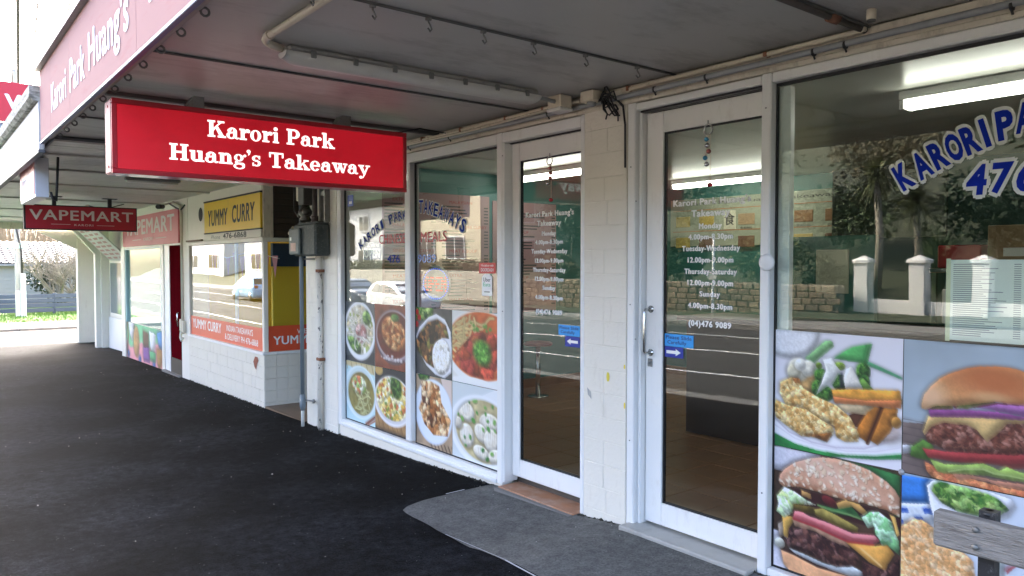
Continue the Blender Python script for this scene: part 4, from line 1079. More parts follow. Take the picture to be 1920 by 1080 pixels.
# ------------------------------------------------------------------ lettering with slab serifs for the main light box
def arc(cx, cy, rx, ry, tx, ty, a0, a1, n=14):
    P = []
    for i in range(n + 1):
        a = R(a0 + (a1 - a0) * i / n); P.append((cx + rx * math.cos(a), cy + ry * math.sin(a)))
    for i in range(n, -1, -1):
        a = R(a0 + (a1 - a0) * i / n); P.append((cx + (rx - tx) * math.cos(a), cy + (ry - ty) * math.sin(a)))
    return [('strip', P, n)]
def rc(*r):
    return [('poly', [(r[i], r[i + 1]), (r[i + 2], r[i + 1]), (r[i + 2], r[i + 3]), (r[i], r[i + 3])]) for i in range(0, len(r), 4)]
def qd(*p): return [('poly', list(p))]
def dot(cx, cy, r): return [('poly', [(cx + r * math.cos(i * .3927), cy + r * math.sin(i * .3927)) for i in range(16)])]
GL = {
 'K': (1.06, rc(.12, 0, .35, 1, .02, 0, .45, .11, .02, .89, .45, 1, .58, .89, .97, 1, .58, 0, 1.05, .11) + qd((.35, .36), (.74, .93), (.87, .93), (.35, .53)) + qd((.45, .56), (.60, .66), (.97, .05), (.70, .05))),
 'a': (.74, arc(.28, .20, .27, .215, .18, .08, 60, 330) + rc(.40, .07, .61, .46) + arc(.35, .45, .26, .235, .20, .085, 0, 165) + dot(.17, .485, .105) + arc(.62, .12, .13, .125, .10, .075, 200, 350) + qd((.3, .33), (.42, .36), (.42, .44), (.26, .415))),
 'r': (.64, rc(.10, 0, .32, .62, .02, 0, .45, .10, .02, .58, .32, .68) + arc(.50, .40, .24, .28, .15, .13, 70, 170) + dot(.54, .555, .105)),
 'o': (.70, arc(.33, .335, .325, .35, .20, .075, 0, 360, 28)),
 'i': (.43, rc(.10, 0, .32, .68, .02, 0, .40, .10, .02, .58, .32, .68) + dot(.20, .88, .125)),
 'P': (.90, rc(.12, 0, .35, 1, .02, 0, .50, .11, .02, .89, .35, 1, .35, .89, .5, 1, .35, .40, .5, .51) + arc(.49, .70, .36, .30, .23, .11, -90, 90)),
 'k': (.88, rc(.10, 0, .32, 1, .02, 0, .42, .10, .02, .90, .32, 1, .47, .58, .80, .68, .50, 0, .89, .10) + qd((.32, .24), (.56, .60), (.69, .60), (.32, .37)) + qd((.40, .36), (.52, .45), (.82, .05), (.58, .05))),
 'H': (1.04, rc(.12, 0, .35, 1, .68, 0, .91, 1, .02, 0, .45, .11, .02, .89, .45, 1, .58, 0, 1.01, .11, .58, .89, 1.01, 1, .35, .44, .68, .56)),
 'u': (.84, rc(.10, .2, .32, .68, .50, 0, .71, .68, .02, .58, .32, .68, .42, .58, .71, .68, .50, 0, .82, .10) + arc(.36, .23, .26, .245, .21, .13, 180, 320)),
 'n': (.84, rc(.10, 0, .32, .68, .50, 0, .72, .45, .02, .58, .32, .68, .02, 0, .41, .10, .43, 0, .81, .10) + arc(.46, .44, .26, .255, .21, .13, 0, 145)),
 'g': (.74, arc(.31, .45, .27, .235, .17, .075, 0, 360, 22) + dot(.665, .60, .085) + qd((.5, .56), (.66, .66), (.66, .58), (.53, .50)) + arc(.24, .15, .15, .11, .1, .09, 90, 250) + rc(.18, .05, .5, .14) + arc(.33, -.09, .33, .19, .14, .075, 0, 360, 22) + arc(.47, .0, .19, .14, .1, .09, 0, 90)),
 "'": (.30, dot(.14, .90, .115) + qd((.14, .82), (.255, .90), (.20, .72), (.10, .62))),
 's': (.60, arc(.28, .49, .25, .20, .17, .08, 40, 235) + arc(.30, .19, .25, .20, .17, .08, -140, 55) + qd((.12, .37), (.24, .29), (.46, .32), (.36, .42)) + rc(.42, .46, .51, .68, .06, 0, .15, .22)),
 'T': (.94, rc(.35, 0, .58, 1, .03, .89, .90, 1, .03, .66, .13, .89, .80, .66, .90, .89, .22, 0, .71, .11)),
 'e': (.70, arc(.33, .335, .325, .35, .20, .075, 0, 325, 24) + rc(.15, .30, .64, .39)),
 'w': (1.06, qd((.06, .62), (.29, .62), (.45, 0), (.30, 0)) + qd((.32, 0), (.43, 0), (.57, .50), (.49, .60)) + qd((.42, .62), (.64, .62), (.81, 0), (.66, 0)) + qd((.68, 0), (.79, 0), (.98, .60), (.88, .60)) + rc(0, .58, .36, .68, .38, .58, .68, .68, .76, .58, 1.06, .68)),
 'y': (.84, qd((.06, .62), (.29, .62), (.52, .02), (.36, .02)) + qd((.37, .10), (.48, .02), (.72, .60), (.62, .60)) + qd((.40, .06), (.50, .06), (.36, -.22), (.24, -.27)) + dot(.17, -.19, .105) + rc(0, .58, .40, .68, .52, .58, .84, .68)),
 ' ': (.42, []),
}
def slab_text(mb, s, a0, a1, b0, h, at, sgn=1):
    adv = sum(GL[c][0] for c in s); k = (a1 - a0) / adv; x = 0.0; n = 0
    for c in s:
        for sh in GL[c][1]:
            n += 1; d = at + sgn * .00025 * (n % 12)
            if sh[0] == 'poly':
                mb.add([(d, a0 + (x + px) * k, b0 + py * h) for px, py in sh[1]], [tuple(range(len(sh[1])))])
            else:
                P, m = sh[1], sh[2]
                mb.add([(d, a0 + (x + px) * k, b0 + py * h) for px, py in P], [(i, i + 1, 2 * m - i, 2 * m + 1 - i) for i in range(m)])
        x += GL[c][0]
    return mb

# ------------------------------------------------------------------ the red light box under the canopy
lb = thing('hanging_lightbox_sign', 'large red light box sign reading Karori Park Huang\'s Takeaway in white', 'sign', (-4.83, -1.45, 2.045))
SX, SB = -4.75, -4.915
cab = MB().box(SB, SX - .012, -2.398, -.502, 2.05, 2.468, c=.006).build('cabinet', M_redframe, lb)
fr = MB()
fr.box(SX - .0115, SX + .004, -2.40, -.50, 2.440, 2.470, c=.003).box(SX - .0115, SX + .004, -2.40, -.50, 2.048, 2.076, c=.003)
fr.box(SX - .0115, SX + .0035, -2.40, -2.372, 2.0765, 2.4395, c=.003).box(SX - .0115, SX + .0035, -.528, -.50, 2.0765, 2.4395, c=.003)
fr.build('frame', M_redframe, lb)
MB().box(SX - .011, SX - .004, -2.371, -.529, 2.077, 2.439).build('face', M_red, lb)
MB().box(SB + .002, SX - .013, -2.4025, -2.3985, 2.055, 2.462, c=.002).build('end_cap', mat('pale_pink_end_cap', (.26, .06, .075), .5, .05, spec=.25), lb)
sl = MB()
for z in (2.43, 2.09):
    sl.lathe((-4.83, -2.406, z), [(.007, 0), (.007, .004)], 'y', 8)
sl.build('rivet', M_redframe, lb)
tx = MB()
slab_text(MB(), 'Karori Park', -1.880, -1.052, 2.306, .100, SX - .0035).build('lettering', M_lwhite, lb)
slab_text(MB(), "Huang's Takeaway", -2.098, -.790, 2.150, .096, SX - .0035).build('lettering', M_lwhite, lb)
for y in (-1.93, -.96):
    MB().prism([(y - .06, 2.4695), (y + .05, 2.4695), (y + .05, 2.548), (y - .01, 2.548)], 'x', -4.9, -4.80).build('hanger', M_galv, lb)
MB().tube([(-4.86, -.7, 2.4705), (-4.86, -.5, 2.49), (-4.9, -.3, 2.545), (-4.95, -.02, 2.545)], .006, 6).build('supply_cable', M_cable, lb)

# ------------------------------------------------------------------ fittings under the canopy
fx = thing('fluorescent_batten', 'long unlit weatherproof fluorescent batten light on the grey soffit', 'light fitting', (-3.53, -1.1, 2.577))
L0, L1 = -1.88, -.33
MB().box(-3.575, -3.485, L0, L1, 2.545, 2.5775, c=.012).build('body', mat('grimy_grey_plastic', (.36, .35, .33), .5, .15, 6, stain=(.1, .09, .08), samt=.6, sscale=(6, 6, 6)), fx)
df = MB(); prof = [(-.05, 2.5445), (-.052, 2.528), (-.04, 2.505), (-.018, 2.492), (.018, 2.492), (.04, 2.505), (.052, 2.528), (.05, 2.5445)]
for (y, k) in ((L0 - .015, .55), (L0 + .02, .9), (L0 + .05, 1), (L1 - .05, 1), (L1 - .02, .9), (L1 + .012, .55)):
    df.v += [(-3.53 + px * (1 if k == 1 else .96), y, 2.5445 + (pz - 2.5445) * k) for px, pz in prof]
n = len(prof)
for i in range(5):
    for j in range(n - 1): df.f.append((i * n + j, i * n + j + 1, (i + 1) * n + j + 1, (i + 1) * n + j)); df.sm.append(True)
df.f += [tuple(range(n)), tuple(range(5 * n, 6 * n))]; df.sm += [False, False]
df.build('diffuser', mat('dusty_acrylic_diffuser', (.62, .61, .58), .35, .06, 3, stain=(.35, .33, .3), samt=.5, sscale=(3, 1, 3)), fx)
for y in frange(L0 + .12, L1 - .1, .235):
    for x in (-3.588, -3.4835): MB().box(x, x + .0115, y - .014, y + .014, 2.525, 2.560, c=.003).build('clip', M_galv, fx)
# conduit that feeds it, from the fascia side and to the wall
cd = thing('light_conduit', 'cream plastic conduit feeding the unlit batten from the canopy edge', 'pipe', (-3.2, -2.0, 2.56))
MB().tube([(-1.7, -2.03, 2.560), (-2.9, -2.02, 2.560), (-3.40, -2.02, 2.560), (-3.44, -2.01, 2.558), (-3.47, -1.99, 2.556)], .017, 10).tube([(-3.455, -2.0, 2.557), (-3.50, -1.96, 2.557), (-3.53, -1.9, 2.558)], .019, 10).build('pipe', M_pvc, cd)
for x in (-2.4, -3.36):
    MB().tube([(x - .01, -2.02, 2.560), (x + .01, -2.02, 2.560)], .021, 10).build('saddle_clip', M_pvc, cd)
jb = thing('junction_box', 'small cream junction box at the wall end of the batten', 'electrical box', (-3.54, -.1, 2.55))
MB().box(-3.60, -3.48, -.17, -.07, 2.50, 2.575, c=.006).build('body', M_pvc, jb)
MB().box(-3.605, -3.475, -.175, -.065, 2.478, 2.4995, c=.005).build('lid', mat('white_box_lid', (.7, .69, .66), .4), jb)
MB().tube([(-3.53, -.32, 2.545), (-3.53, -.172, 2.535)], .013, 8).build('stub_pipe', M_pvcgrey, jb)
sb = thing('sensor_box', 'weathered grey sensor box with tangled black cables above the pier', 'electrical box', (-3.26, -.08, 2.5))
MB().box(-3.36, -3.25, -.12, -.04, 2.505, 2.570, c=.006).build('body', M_pvc, sb)
MB().lathe((-3.30, -.08, 2.478), [(.012, 0), (.028, .008), (.028, .027)], 'z', 12).build('lens', M_pvcgrey, sb)
rnd = random.Random(4); cb = MB()
for k in range(14):
    p = Vector((-3.24, -.06, 2.53)); P = [p.copy()]
    for j in range(6):
        p = p + Vector((rnd.uniform(.0, .035), rnd.uniform(-.02, .02), rnd.uniform(-.045, .025))); p.y = min(-.02, max(-.12, p.y)); P.append(p.copy())
    cb.tube(P, .005, 5)
cb.tube([(-3.16, -.03, 2.52), (-3.10, -.02, 2.46), (-3.088, -.014, 2.35), (-3.088, -.012, 2.1)], .006, 6)
cb.build('cable_tangle', M_cable, sb)
# conduits along the wall head
wp = thing('wall_conduit', 'cream conduit run along the top of the wall under the soffit', 'pipe', (-3.4, -.03, 2.54), 'conduits along the wall head')
MB().tube([(-7.5, -.028, 2.53), (-5.2, -.028, 2.538), (-3.62, -.030, 2.552), (-3.45, -.03, 2.54)], .0125, 8).tube([(-3.10, -.026, 2.545), (-1.72, -.026, 2.555), (-1.66, -.03, 2.557)], .0125, 8).build('pipe', M_pvc, wp)
for x in (-5.3, -4.75, -4.2, -3.8, -3.05, -2.15):
    MB().box(x - .009, x + .009, -.044, -.002, 2.522 + .012 * (x + 5.3) / 2, 2.562, c=.002).build('clip', mat('rusty_clip', (.25, .10, .05), .8, .3, 30), wp)
wg = thing('wall_conduit', 'thicker grey conduit run just below the cream one along the wall', 'pipe', (-3.4, -.03, 2.51), 'conduits along the wall head')
MB().tube([(-7.4, -.03, 2.498), (-5.4, -.028, 2.505), (-3.3, -.03, 2.508), (-3.0, -.03, 2.508), (-.3, -.03, 2.522)], .0155, 8).build('pipe', M_pvcgrey, wg)
for x in (-5.5, -4.9, -3.75, -2.85, -2.5, -1.9, -1.75, -1.1):
    MB().tube([(x - .005, -.03, 2.508), (x + .005, -.03, 2.508)], .019, 8).tube([(x, -.03, 2.49), (x, -.02, 2.478)], .005, 6).build('clip', M_cable, wg)
wc = thing('wall_cable', 'thin sagging cream cable tied along the wall conduits', 'cable', (-5, -.05, 2.5))
MB().tube([(-7.3, -.05, 2.515), (-6.4, -.05, 2.508), (-5.5, -.052, 2.520), (-4.6, -.05, 2.516), (-3.7, -.05, 2.532)], .009, 6).build('cable', M_pvc, wc)
# pipes over the right window
sp = thing('soffit_pipe', 'rusty brown pipe with bolted joint crossing the soffit above right window', 'pipe', (-1.68, -.25, 2.57))
MB().tube([(-1.675, -.9, 2.562), (-1.68, .0, 2.562)], .016, 8).build('pipe', mat('dark_rusty_pipe', (.10, .085, .075), .7, .3, 12), sp)
MB().lathe((-1.677, -.27, 2.562), [(.024, -.03), (.024, .03)], 'y', 8).build('coupling', mat('rust_brown', (.22, .10, .06), .9, .4, 20), sp)
rd = thing('hanger_rod', 'short cut off cream pipe stub hanging from the soffit', 'pipe', (-1.56, -.2, 2.5))
MB().tube([(-1.55, -.2, 2.577), (-1.55, -.2, 2.535)], .019, 12).build('pipe', M_pvc, rd)
MB().tube([(-1.55, -.2, 2.5345), (-1.55, -.2, 2.528)], .017, 12).build('rim', M_strip, rd)

# ------------------------------------------------------------------ pictures on the takeaway glass
GYP = .0475
poster_tenders().sheet('food_poster', 'square print of crumbed chicken, kumara chips and broccoli on white plate', 'poster', -2.128, -1.513, .640, 1.215, GYP, 'food pictures on the windows')
poster_burger().sheet('food_poster', 'print of plain bun burger with red onion on grey background', 'poster', -1.509, -.875, .640, 1.215, GYP, 'food pictures on the windows')
poster_sesame().sheet('food_poster', 'print of sesame bun cheeseburger with tomato and lettuce', 'poster', -2.128, -1.513, .040, .636, GYP, 'food pictures on the windows')
poster_peas().sheet('food_poster', 'print of white bowl of chopped greens beside golden fried food', 'poster', -1.509, -.875, .040, .636, GYP, 'food pictures on the windows')
pb = MB().lathe((-1.511, GYP - .003, .638), [(.013, 0), (.013, .002)], 'y', 16)
tag(pb.build('poster_badge', mat('grey_badge', (.35, .35, .36), .5)), 'tiny round grey badge where the four big food prints meet', 'badge')
for f, lab, x0, x1, z0, z1 in (
    (bowl_pho, 'print of white bowl of pale noodle soup with green herbs', -6.856, -6.268, .595, 1.170),
    (bowl_stew, 'print of dark bowl of red brown shredded stew', -6.264, -5.64, .595, 1.170),
    (bowl_soup, 'print of pale blue set bowl of green broth with vermicelli', -6.856, -6.268, .022, .591),
    (bowl_rice, 'print of white bowl of fried rice on bamboo mat', -6.264, -5.64, .022, .591),
    (plate_stirfry, 'print of brown stir fry with white rice on square plate', -5.535, -4.992, .614, 1.173),
    (bowl_noodle, 'print of orange noodle soup with beef chunks and spring onion', -4.988, -4.357, .614, 1.173),
    (plate_chicken, 'print of golden chopped chicken heaped on oval white plate', -5.535, -4.992, .022, .610),
    (bowl_wonton, 'print of pale wonton soup with sliced spring onion', -4.988, -4.357, .022, .610)):
    f().sheet('food_poster', lab, 'poster', x0, x1, z0, z1, GYP, 'food pictures on the windows')

# ------------------------------------------------------------------ lettering on the glass
M_blue = mat('blue_vinyl', (.012, .035, .28), .8, .12, 8, spec=.1)
M_vred = mat('red_vinyl', (.55, .03, .05), .4, .1, 8)
M_vw = mat('white_vinyl', (.85, .85, .84), .45, .03)
M_vcream = mat('cream_vinyl_edge', (.70, .71, .66), .8, .05, spec=.1)
def arched(root, s, xs, zs, w, h, tilt, y, m, edge, name='letter', bold=.03, eb=.045, lean=.0):
    """letters of an arched line, each cut with its pale outline"""
    for c, x, z, t, ww in zip(s, xs, zs, tilt, w):
        if c == ' ': continue
        v, f = text_mesh(c, bold)
        ve, fe = text_mesh(c, bold) if edge else (None, None)
        xa = [p[0] for p in v]; ya = [p[1] for p in v]
        x0, x1, y0, y1 = min(xa), max(xa), min(ya), max(ya)
        def place(vv, d):
            o_ = []
            for p in vv:
                a = (p[0] - (x0 + x1) / 2) / max(.25, x1 - x0) * ww; b_ = (p[1] - y0) / (y1 - y0) * h
                a += lean * b_
                o_.append((x + a * math.cos(t) - b_ * math.sin(t), d, z + a * math.sin(t) + b_ * math.cos(t)))
            return o_
        if edge:
            e = MB()
            for k in range(9):
                dx, dy = (0, 0) if k == 8 else (eb * math.cos(k * .7854), eb * math.sin(k * .7854))
                e.add(place([(p[0] + dx, p[1] + dy, 0) for p in ve], y + .0006 + .00007 * k), fe)
            e.build('outline', edge, root)
        MB().add(place(v, y), f).build(name, m, root)
def lin(a, b_, n): return [a + (b_ - a) * i / max(1, n - 1) for i in range(n)]
t = thing('window_lettering', 'blue outlined arched lettering KARORI PARK on the left window pane', 'lettering', (-6.1, .045, 1.75))
n = 11
ang = [R(a) for a in lin(40, 14, n)]
xs = lin(-6.50, -5.70, n); zs = [1.690 + .255 * math.sin(math.pi / 2 * i / (n - 1)) - .03 * i / n for i in range(n)]
arched(t, 'KARORI PARK', xs, zs, [.066] * n, .080, ang, .0455, M_blue, M_vcream, bold=.02, eb=.06)
t = thing('window_lettering', 'blue outlined arched lettering TAKEAWAYS on the right hand pane', 'lettering', (-5.1, .045, 1.85))
n = 9
arched(t, 'TAKEAWAYS', lin(-5.45, -4.86, n), [1.962 - .175 * (i / (n - 1)) ** 1.5 for i in range(n)], [.066] * n, .105, [R(a) for a in lin(-3, -30, n)], .0455, M_blue, M_vcream, bold=.02, eb=.06)
for s_, lab, x0, x1, z0, z1, m in (('CHINESE', 'red lettering CHINESE on the left window pane', -6.17, -5.70, 1.715, 1.800, M_vred), ('MEALS', 'red lettering MEALS on the middle window pane', -5.45, -5.06, 1.715, 1.800, M_vred),
                                ('476', 'blue number 476 low on the left window pane', -6.02, -5.80, 1.545, 1.615, M_blue), ('9089', 'pale blue number 9089 on the middle window pane', -5.50, -5.22, 1.545, 1.615, mat('pale_blue_vinyl', (.18, .28, .6), .4))):
    tag(fit_text(MB(), s_, x0, x1, z0, z1, 'y', .0455, .012).build('window_lettering', m), lab, 'lettering')
t = thing('window_lettering', 'big blue and cream arched lettering KARORI PARK on right window', 'lettering', (-1.2, .045, 1.95))
n = 11
M_blue2 = mat('bright_blue_vinyl', (.008, .028, .34), .8, .25, 30, spec=.1)
xs = [-1.494, -1.423, -1.359, -1.302, -1.243, -1.194, -1.12, -1.133, -1.072, -1.01, -0.946]
zs = [1.862, 1.901, 1.935, 1.959, 1.981, 2.0, 2.05, 2.02, 2.038, 2.048, 2.047]
arched(t, 'KARORI PARK', xs, zs, [.062, .064, .060, .060, .060, .028, .05, .060, .062, .06, .06], .118, [R(a) for a in (29, 27, 25, 22, 20, 17, 13, 8, 3, -2, -6)], .0455, M_blue2, M_vcream, bold=.045, eb=.10)
t = thing('window_lettering', 'big blue and cream phone number 476 9089 on right window', 'lettering', (-1.1, .045, 1.8))
arched(t, '476 9089', [-1.242, -1.152, -1.065, -.98, -.90, -.81, -.72, -.63], [1.813] * 8, [.074] * 8, .122, [R(0)] * 8, .0455, M_blue2, M_vcream, bold=.035, eb=.10, lean=.08)

# stickers on the left window
oc = thing('open_sign_card', 'white and navy card reading YES, WE\'RE OPEN inside left pane', 'sign', (-6.35, .07, 1.6))
MB().box(-6.52, -6.18, .068, .072, 1.575, 1.735, c=.003).build('card', mat('navy_card', (.02, .05, .12), .5), oc)
words(oc, M_vw, (("YES, WE'RE", -6.49, -6.21, 1.690, 1.722, .01), ('OPEN', -6.50, -6.20, 1.592, 1.675, .04)), 'y', .0665)
st = thing('alarm_sticker', 'small blue alarm sticker in top corner of the left pane', 'sticker', (-6.74, .046, 2.1))
MB().box(-6.80, -6.68, .0462, .0475, 2.09, 2.20, c=.0004).build('sheet', mat('blue_sticker', (.03, .08, .4), .4), st)
MB().box(-6.77, -6.71, .0456, .0459, 2.115, 2.140).build('print_bar', M_vw, st)
st = thing('delivery_sticker', 'small round ended red delivery sticker on right edge of middle pane', 'sticker', (-4.52, .046, 1.47))
MB().box(-4.625, -4.42, .0462, .0475, 1.466, 1.545, c=.0004).build('sheet', mat('red_sticker', (.6, .03, .03), .4), st)
words(st, M_vw, (('We deliver with', -4.60, -4.445, 1.517, 1.533, 0), ('DOORDASH', -4.60, -4.445, 1.480, 1.505, .01)), 'y', .0458)
st = thing('delivery_sticker', 'white tag shaped Uber Eats sticker below the red one', 'sticker', (-4.52, .046, 1.3))
MB().prism([(-4.588, 1.300), (-4.462, 1.300), (-4.462, 1.44), (-4.495, 1.462), (-4.555, 1.462), (-4.588, 1.44)], 'y', .0462, .0475).build('sheet', M_vw, st)
fit_text(MB(), 'Uber', -4.570, -4.482, 1.405, 1.435, 'y', .0458, .01).build('lettering', M_black, st)
fit_text(MB(), 'Eats', -4.570, -4.482, 1.370, 1.398, 'y', .0458, .01).build('lettering', mat('eats_green', (.03, .45, .2), .5), st)
MB().box(-4.56, -4.49, .0456, .0459, 1.325, 1.334).build('print_bar', M_galv, st)
# LED open sign
ne = thing('led_open_sign', 'oval LED sign with red dotted OPEN and blue dotted ring', 'sign', (-5.31, .1, 1.2))
MB().add([(-5.312, .105, 1.372)] + [(-5.312 + .225 * math.cos(a * .1963), .105, 1.372 + .152 * math.sin(a * .1963)) for a in range(32)], [(0, (i + 1) % 32 + 1, i + 1) for i in range(32)]).build('panel', mat('smoked_panel', (.02, .02, .03), .3), ne)
dd = MB(); db = MB()
LET = {'O': [(0, 1), (0, 2), (0, 3), (1, 0), (2, 0), (1, 4), (2, 4), (3, 1), (3, 2), (3, 3)], 'P': [(0, 0), (0, 1), (0, 2), (0, 3), (0, 4), (1, 4), (2, 4), (3, 3), (1, 2), (2, 2)],
       'E': [(0, 0), (0, 1), (0, 2), (0, 3), (0, 4), (1, 4), (2, 4), (3, 4), (1, 2), (2, 2), (1, 0), (2, 0), (3, 0)], 'N': [(0, 0), (0, 1), (0, 2), (0, 3), (0, 4), (1, 3), (2, 2), (3, 0), (3, 1), (3, 2), (3, 3), (3, 4)]}
for k, c in enumerate('OPEN'):
    for (i, j) in LET[c]: dd.sphere((-5.465 + k * .083 + i * .018, .100, 1.318 + j * .026), .006, 6)
for k in range(40):
    a = k * .15708; db.sphere((-5.312 + .19 * math.cos(a), .100, 1.372 + .125 * math.sin(a)), .0055, 6)
dd.build('red_led_dots', emitter('red_led', (1, .08, .03), .09), ne); db.build('blue_led_dots', emitter('blue_led', (.06, .15, 1), .08), ne)

# opening hours, notices and bells on each door
HOURS = ['Karori Park Huang\'s', 'Takeaway', 'Monday', '4.00pm-8.30pm', 'Tuesday-Wednesday', '12.00pm-9.00pm', 'Thursday-Saturday', '12.00pm-9.00pm', 'Sunday', '4.00pm-8.30pm', '(04)476 9089']
WID = [.508, .255, .150, .292, .380, .300, .345, .300, .135, .292, .280]
ZC = [1.872, 1.808, 1.739, 1.681, 1.618, 1.555, 1.492, 1.430, 1.370, 1.305, 1.206]
for cx, k, lab in ((-2.556, 1.0, 'white opening hours lettering on the right door glass'), (-3.876, .97, 'white opening hours lettering on the left door glass')):
    t = thing('opening_hours_lettering', lab, 'lettering', (cx, .086, 1.15), 'opening hours on the door glass')
    for s_, w, z in zip(HOURS, WID, ZC):
        hh = .050 if z > 1.79 else (.040 if z > 1.25 else .044)
        fit_text(MB(), s_, cx - w * k / 2, cx + w * k / 2, z - hh * .5, z + hh * .5, 'y', .0862, .052).build('line', M_vw, t)
def notice(x0, x1, z0, z1, ax0, ax1, az0, az1, right, lab):
    t = thing('slide_notice', lab, 'notice', ((x0 + x1) / 2, .086, az0), 'please slide notices')
    MB().box(x0, x1, .0852, .0868, z0, z1, c=.0005).build('label', mat('cyan_label', (.03, .32, .75), .5), t)
    MB().box(ax0, ax1, .0852, .0868, az0, az1, c=.0005).build('arrow_plate', mat('navy_label', (.01, .03, .30), .5), t)
    m = .012
    words(t, mat('navy_ink', (.01, .02, .14), .5), (('Please Slide', x0 + m, x1 - m, z0 + .042, z1 - .008, .02), ('Carefully', x0 + m * 2, x1 - m * 4, z0 + .008, z0 + .034, .02)), 'y', .0848)
    cz = (az0 + az1) / 2; d = 1 if right else -1; a, b_ = (ax0 + .018, ax1 - .018) if right else (ax1 - .018, ax0 + .018)
    hd = b_ - d * .035
    MB().add([(a, .0848, cz - .009), (hd, .0848, cz - .009), (hd, .0848, cz - .02), (b_, .0848, cz), (hd, .0848, cz + .02), (hd, .0848, cz + .009), (a, .0848, cz + .009)], [(0, 1, 5, 6), (2, 3, 4), (1, 2, 4, 5)]).build('arrow', M_vw, t)
notice(-2.868, -2.661, 1.069, 1.140, -2.870, -2.731, 1.006, 1.067, True, 'blue Please Slide Carefully notice with right arrow, right door')
notice(-3.776, -3.57, 1.064, 1.134, -3.71, -3.57, .994, 1.062, False, 'blue Please Slide Carefully notice with left arrow, left door')
def bells(cx, z, lab, cols, n, seed):
    t = thing('hanging_bells', lab, 'bells', (cx, .06, z - .3))
    rnd = random.Random(seed); y = .060
    rg = [(cx + .028 * math.cos(a * .5236), y, z - .02 + .028 * math.sin(a * .5236)) for a in range(13)]
    MB().tube(rg, .004, 6, caps=False).tube([(cx, y, z + .005), (cx, y, z + .03)], .004, 6).build('ring', M_steel, t)
    for k in range(n):
        zz = z - .07 - k * .033; x = cx + rnd.uniform(-.018, .018)
        MB().sphere((x, y, zz), .0135, 10).build('bell', cols[k % len(cols)], t)
        MB().tube([(cx + rnd.uniform(-.01, .01), y, z - .045), (x, y + .002, zz + .012)], .0018, 5).build('cord', M_pvc, t)
    MB().tube([(cx + .012, y + .003, z - .045), (cx + .014, y + .003, z - .07 - n * .033 - .07)], .0015, 5).build('long_cord', M_pvc, t)
    MB().sphere((cx + .014, y, z - .07 - n * .033 - .08), .016, 10, (1, 1, .8)).build('bead', mat('red_bead', (.4, .02, .03), .25), t)
M_bell = mat('silver_bell', (.5, .5, .52), .2, metal=1.0); M_redbell = mat('dull_red_bell', (.42, .13, .11), .25, metal=.7); M_bbell = mat('blue_bell', (.05, .25, .4), .3, metal=.4)
bells(-2.555, 2.275, 'blue and silver bells with red bead hanging on right door', [M_bbell, M_bell, M_redbell, M_bbell, M_bell], 5, 3)
bells(-3.84, 2.245, 'red and silver bells hanging on left door', [M_redbell, M_redbell, M_redbell, M_bell], 4, 5)
wd = MB().lathe((-2.150, -.012, 1.545), [(.030, 0), (.043, .006), (.043, .012)], 'y', 24)
tag(wd.build('door_chime_disc', mat('white_plastic_disc', (.82, .82, .83), .4)), 'plain white plastic disc fixed to the window frame edge', 'disc')

# ------------------------------------------------------------------ inside the takeaway
def ceiling_light(x0, x1, y, lab, st=1.3, z=2.585):
    t = thing('ceiling_light', lab, 'light fitting', ((x0 + x1) / 2, y, z))
    MB().box(x0, x1, y - .07, y + .07, z - .055, z - .001, c=.005).build('body', M_white, t)
    MB().prism([(y - .06, z - .0555), (y + .06, z - .0555), (y + .045, z - .105), (y - .045, z - .105)], 'x', x0 + .03, x1 - .03).build('diffuser', emitter('lit_tube', (1, .96, .86), st), t)
    for x in (x0, x1 - .03): MB().box(x, x + .029, y - .065, y + .065, z - .112, z - .0555, c=.004).build('end_cap', M_white, t)
ceiling_light(-2.19, -.75, 1.50, 'lit fluorescent light over the counter seen in right window')
ceiling_light(-7.0, -5.6, 2.25, 'lit fluorescent light near the end wall seen in left door')
ceiling_light(-6.3, -4.85, 4.3, 'lit fluorescent light by the back wall seen in right door')
dl = thing('ceiling_downlight', 'round silver downlight in the ceiling behind right window', 'light fitting', (-1.63, .62, 2.56))
MB().lathe((-1.63, .60, 2.565), [(.075, .019), (.078, .008), (.066, 0), (.045, .002)], 'z', 20).build('bezel', M_steel, dl)
MB().lathe((-1.63, .60, 2.566), [(.03, 0), (.044, .001)], 'z', 16).build('lamp', M_vw, dl)
# end wall menus
M_menu = mat('dusky_pink_menu', (.42, .24, .24), .5, .05)
M_ink = mat('menu_ink', (.06, .05, .05), .6)
M_inkr = mat('menu_red_ink', (.4, .04, .04), .6)
def menu_x(y0, y1, z0, z1, lab, heads, seed):
    t = thing('menu_board', lab, 'menu', (-7.19, (y0 + y1) / 2, z0), 'menu boards on the end wall')
    MB().box(-7.199, -7.185, y0, y1, z0, z1, c=.003).build('panel', M_menu, t)
    rnd = random.Random(seed); ink = MB(); z = z1 - .08; k = 0
    cols = max(1, int((y1 - y0) / .55)); cw = (y1 - y0) / cols
    hd = MB()
    for c in range(cols):
        z = z1 - .07; n = 0
        while z > z0 + .06:
            a = y0 + c * cw + .06
            if n % 7 == 0:
                h = heads[(c + n // 7) % len(heads)]
                fit_text(hd, h, a + .1, a + .1 + .05 * len(h) * .7, z - .035, z, 'x', -7.184, .015); z -= .06
            else:
                w = rnd.uniform(.18, cw - .22); ink.add([(-7.1845, a, z - .015), (-7.1845, a + w, z - .015), (-7.1845, a + w, z), (-7.1845, a, z)], [(0, 1, 2, 3)])
                ink.add([(-7.1845, a + cw - .14, z - .015), (-7.1845, a + cw - .08, z - .015), (-7.1845, a + cw - .08, z), (-7.1845, a + cw - .14, z)], [(0, 1, 2, 3)])
                z -= .036
            n += 1
    ink.build('price_lines', M_ink, t); hd.build('headings', M_inkr, t)
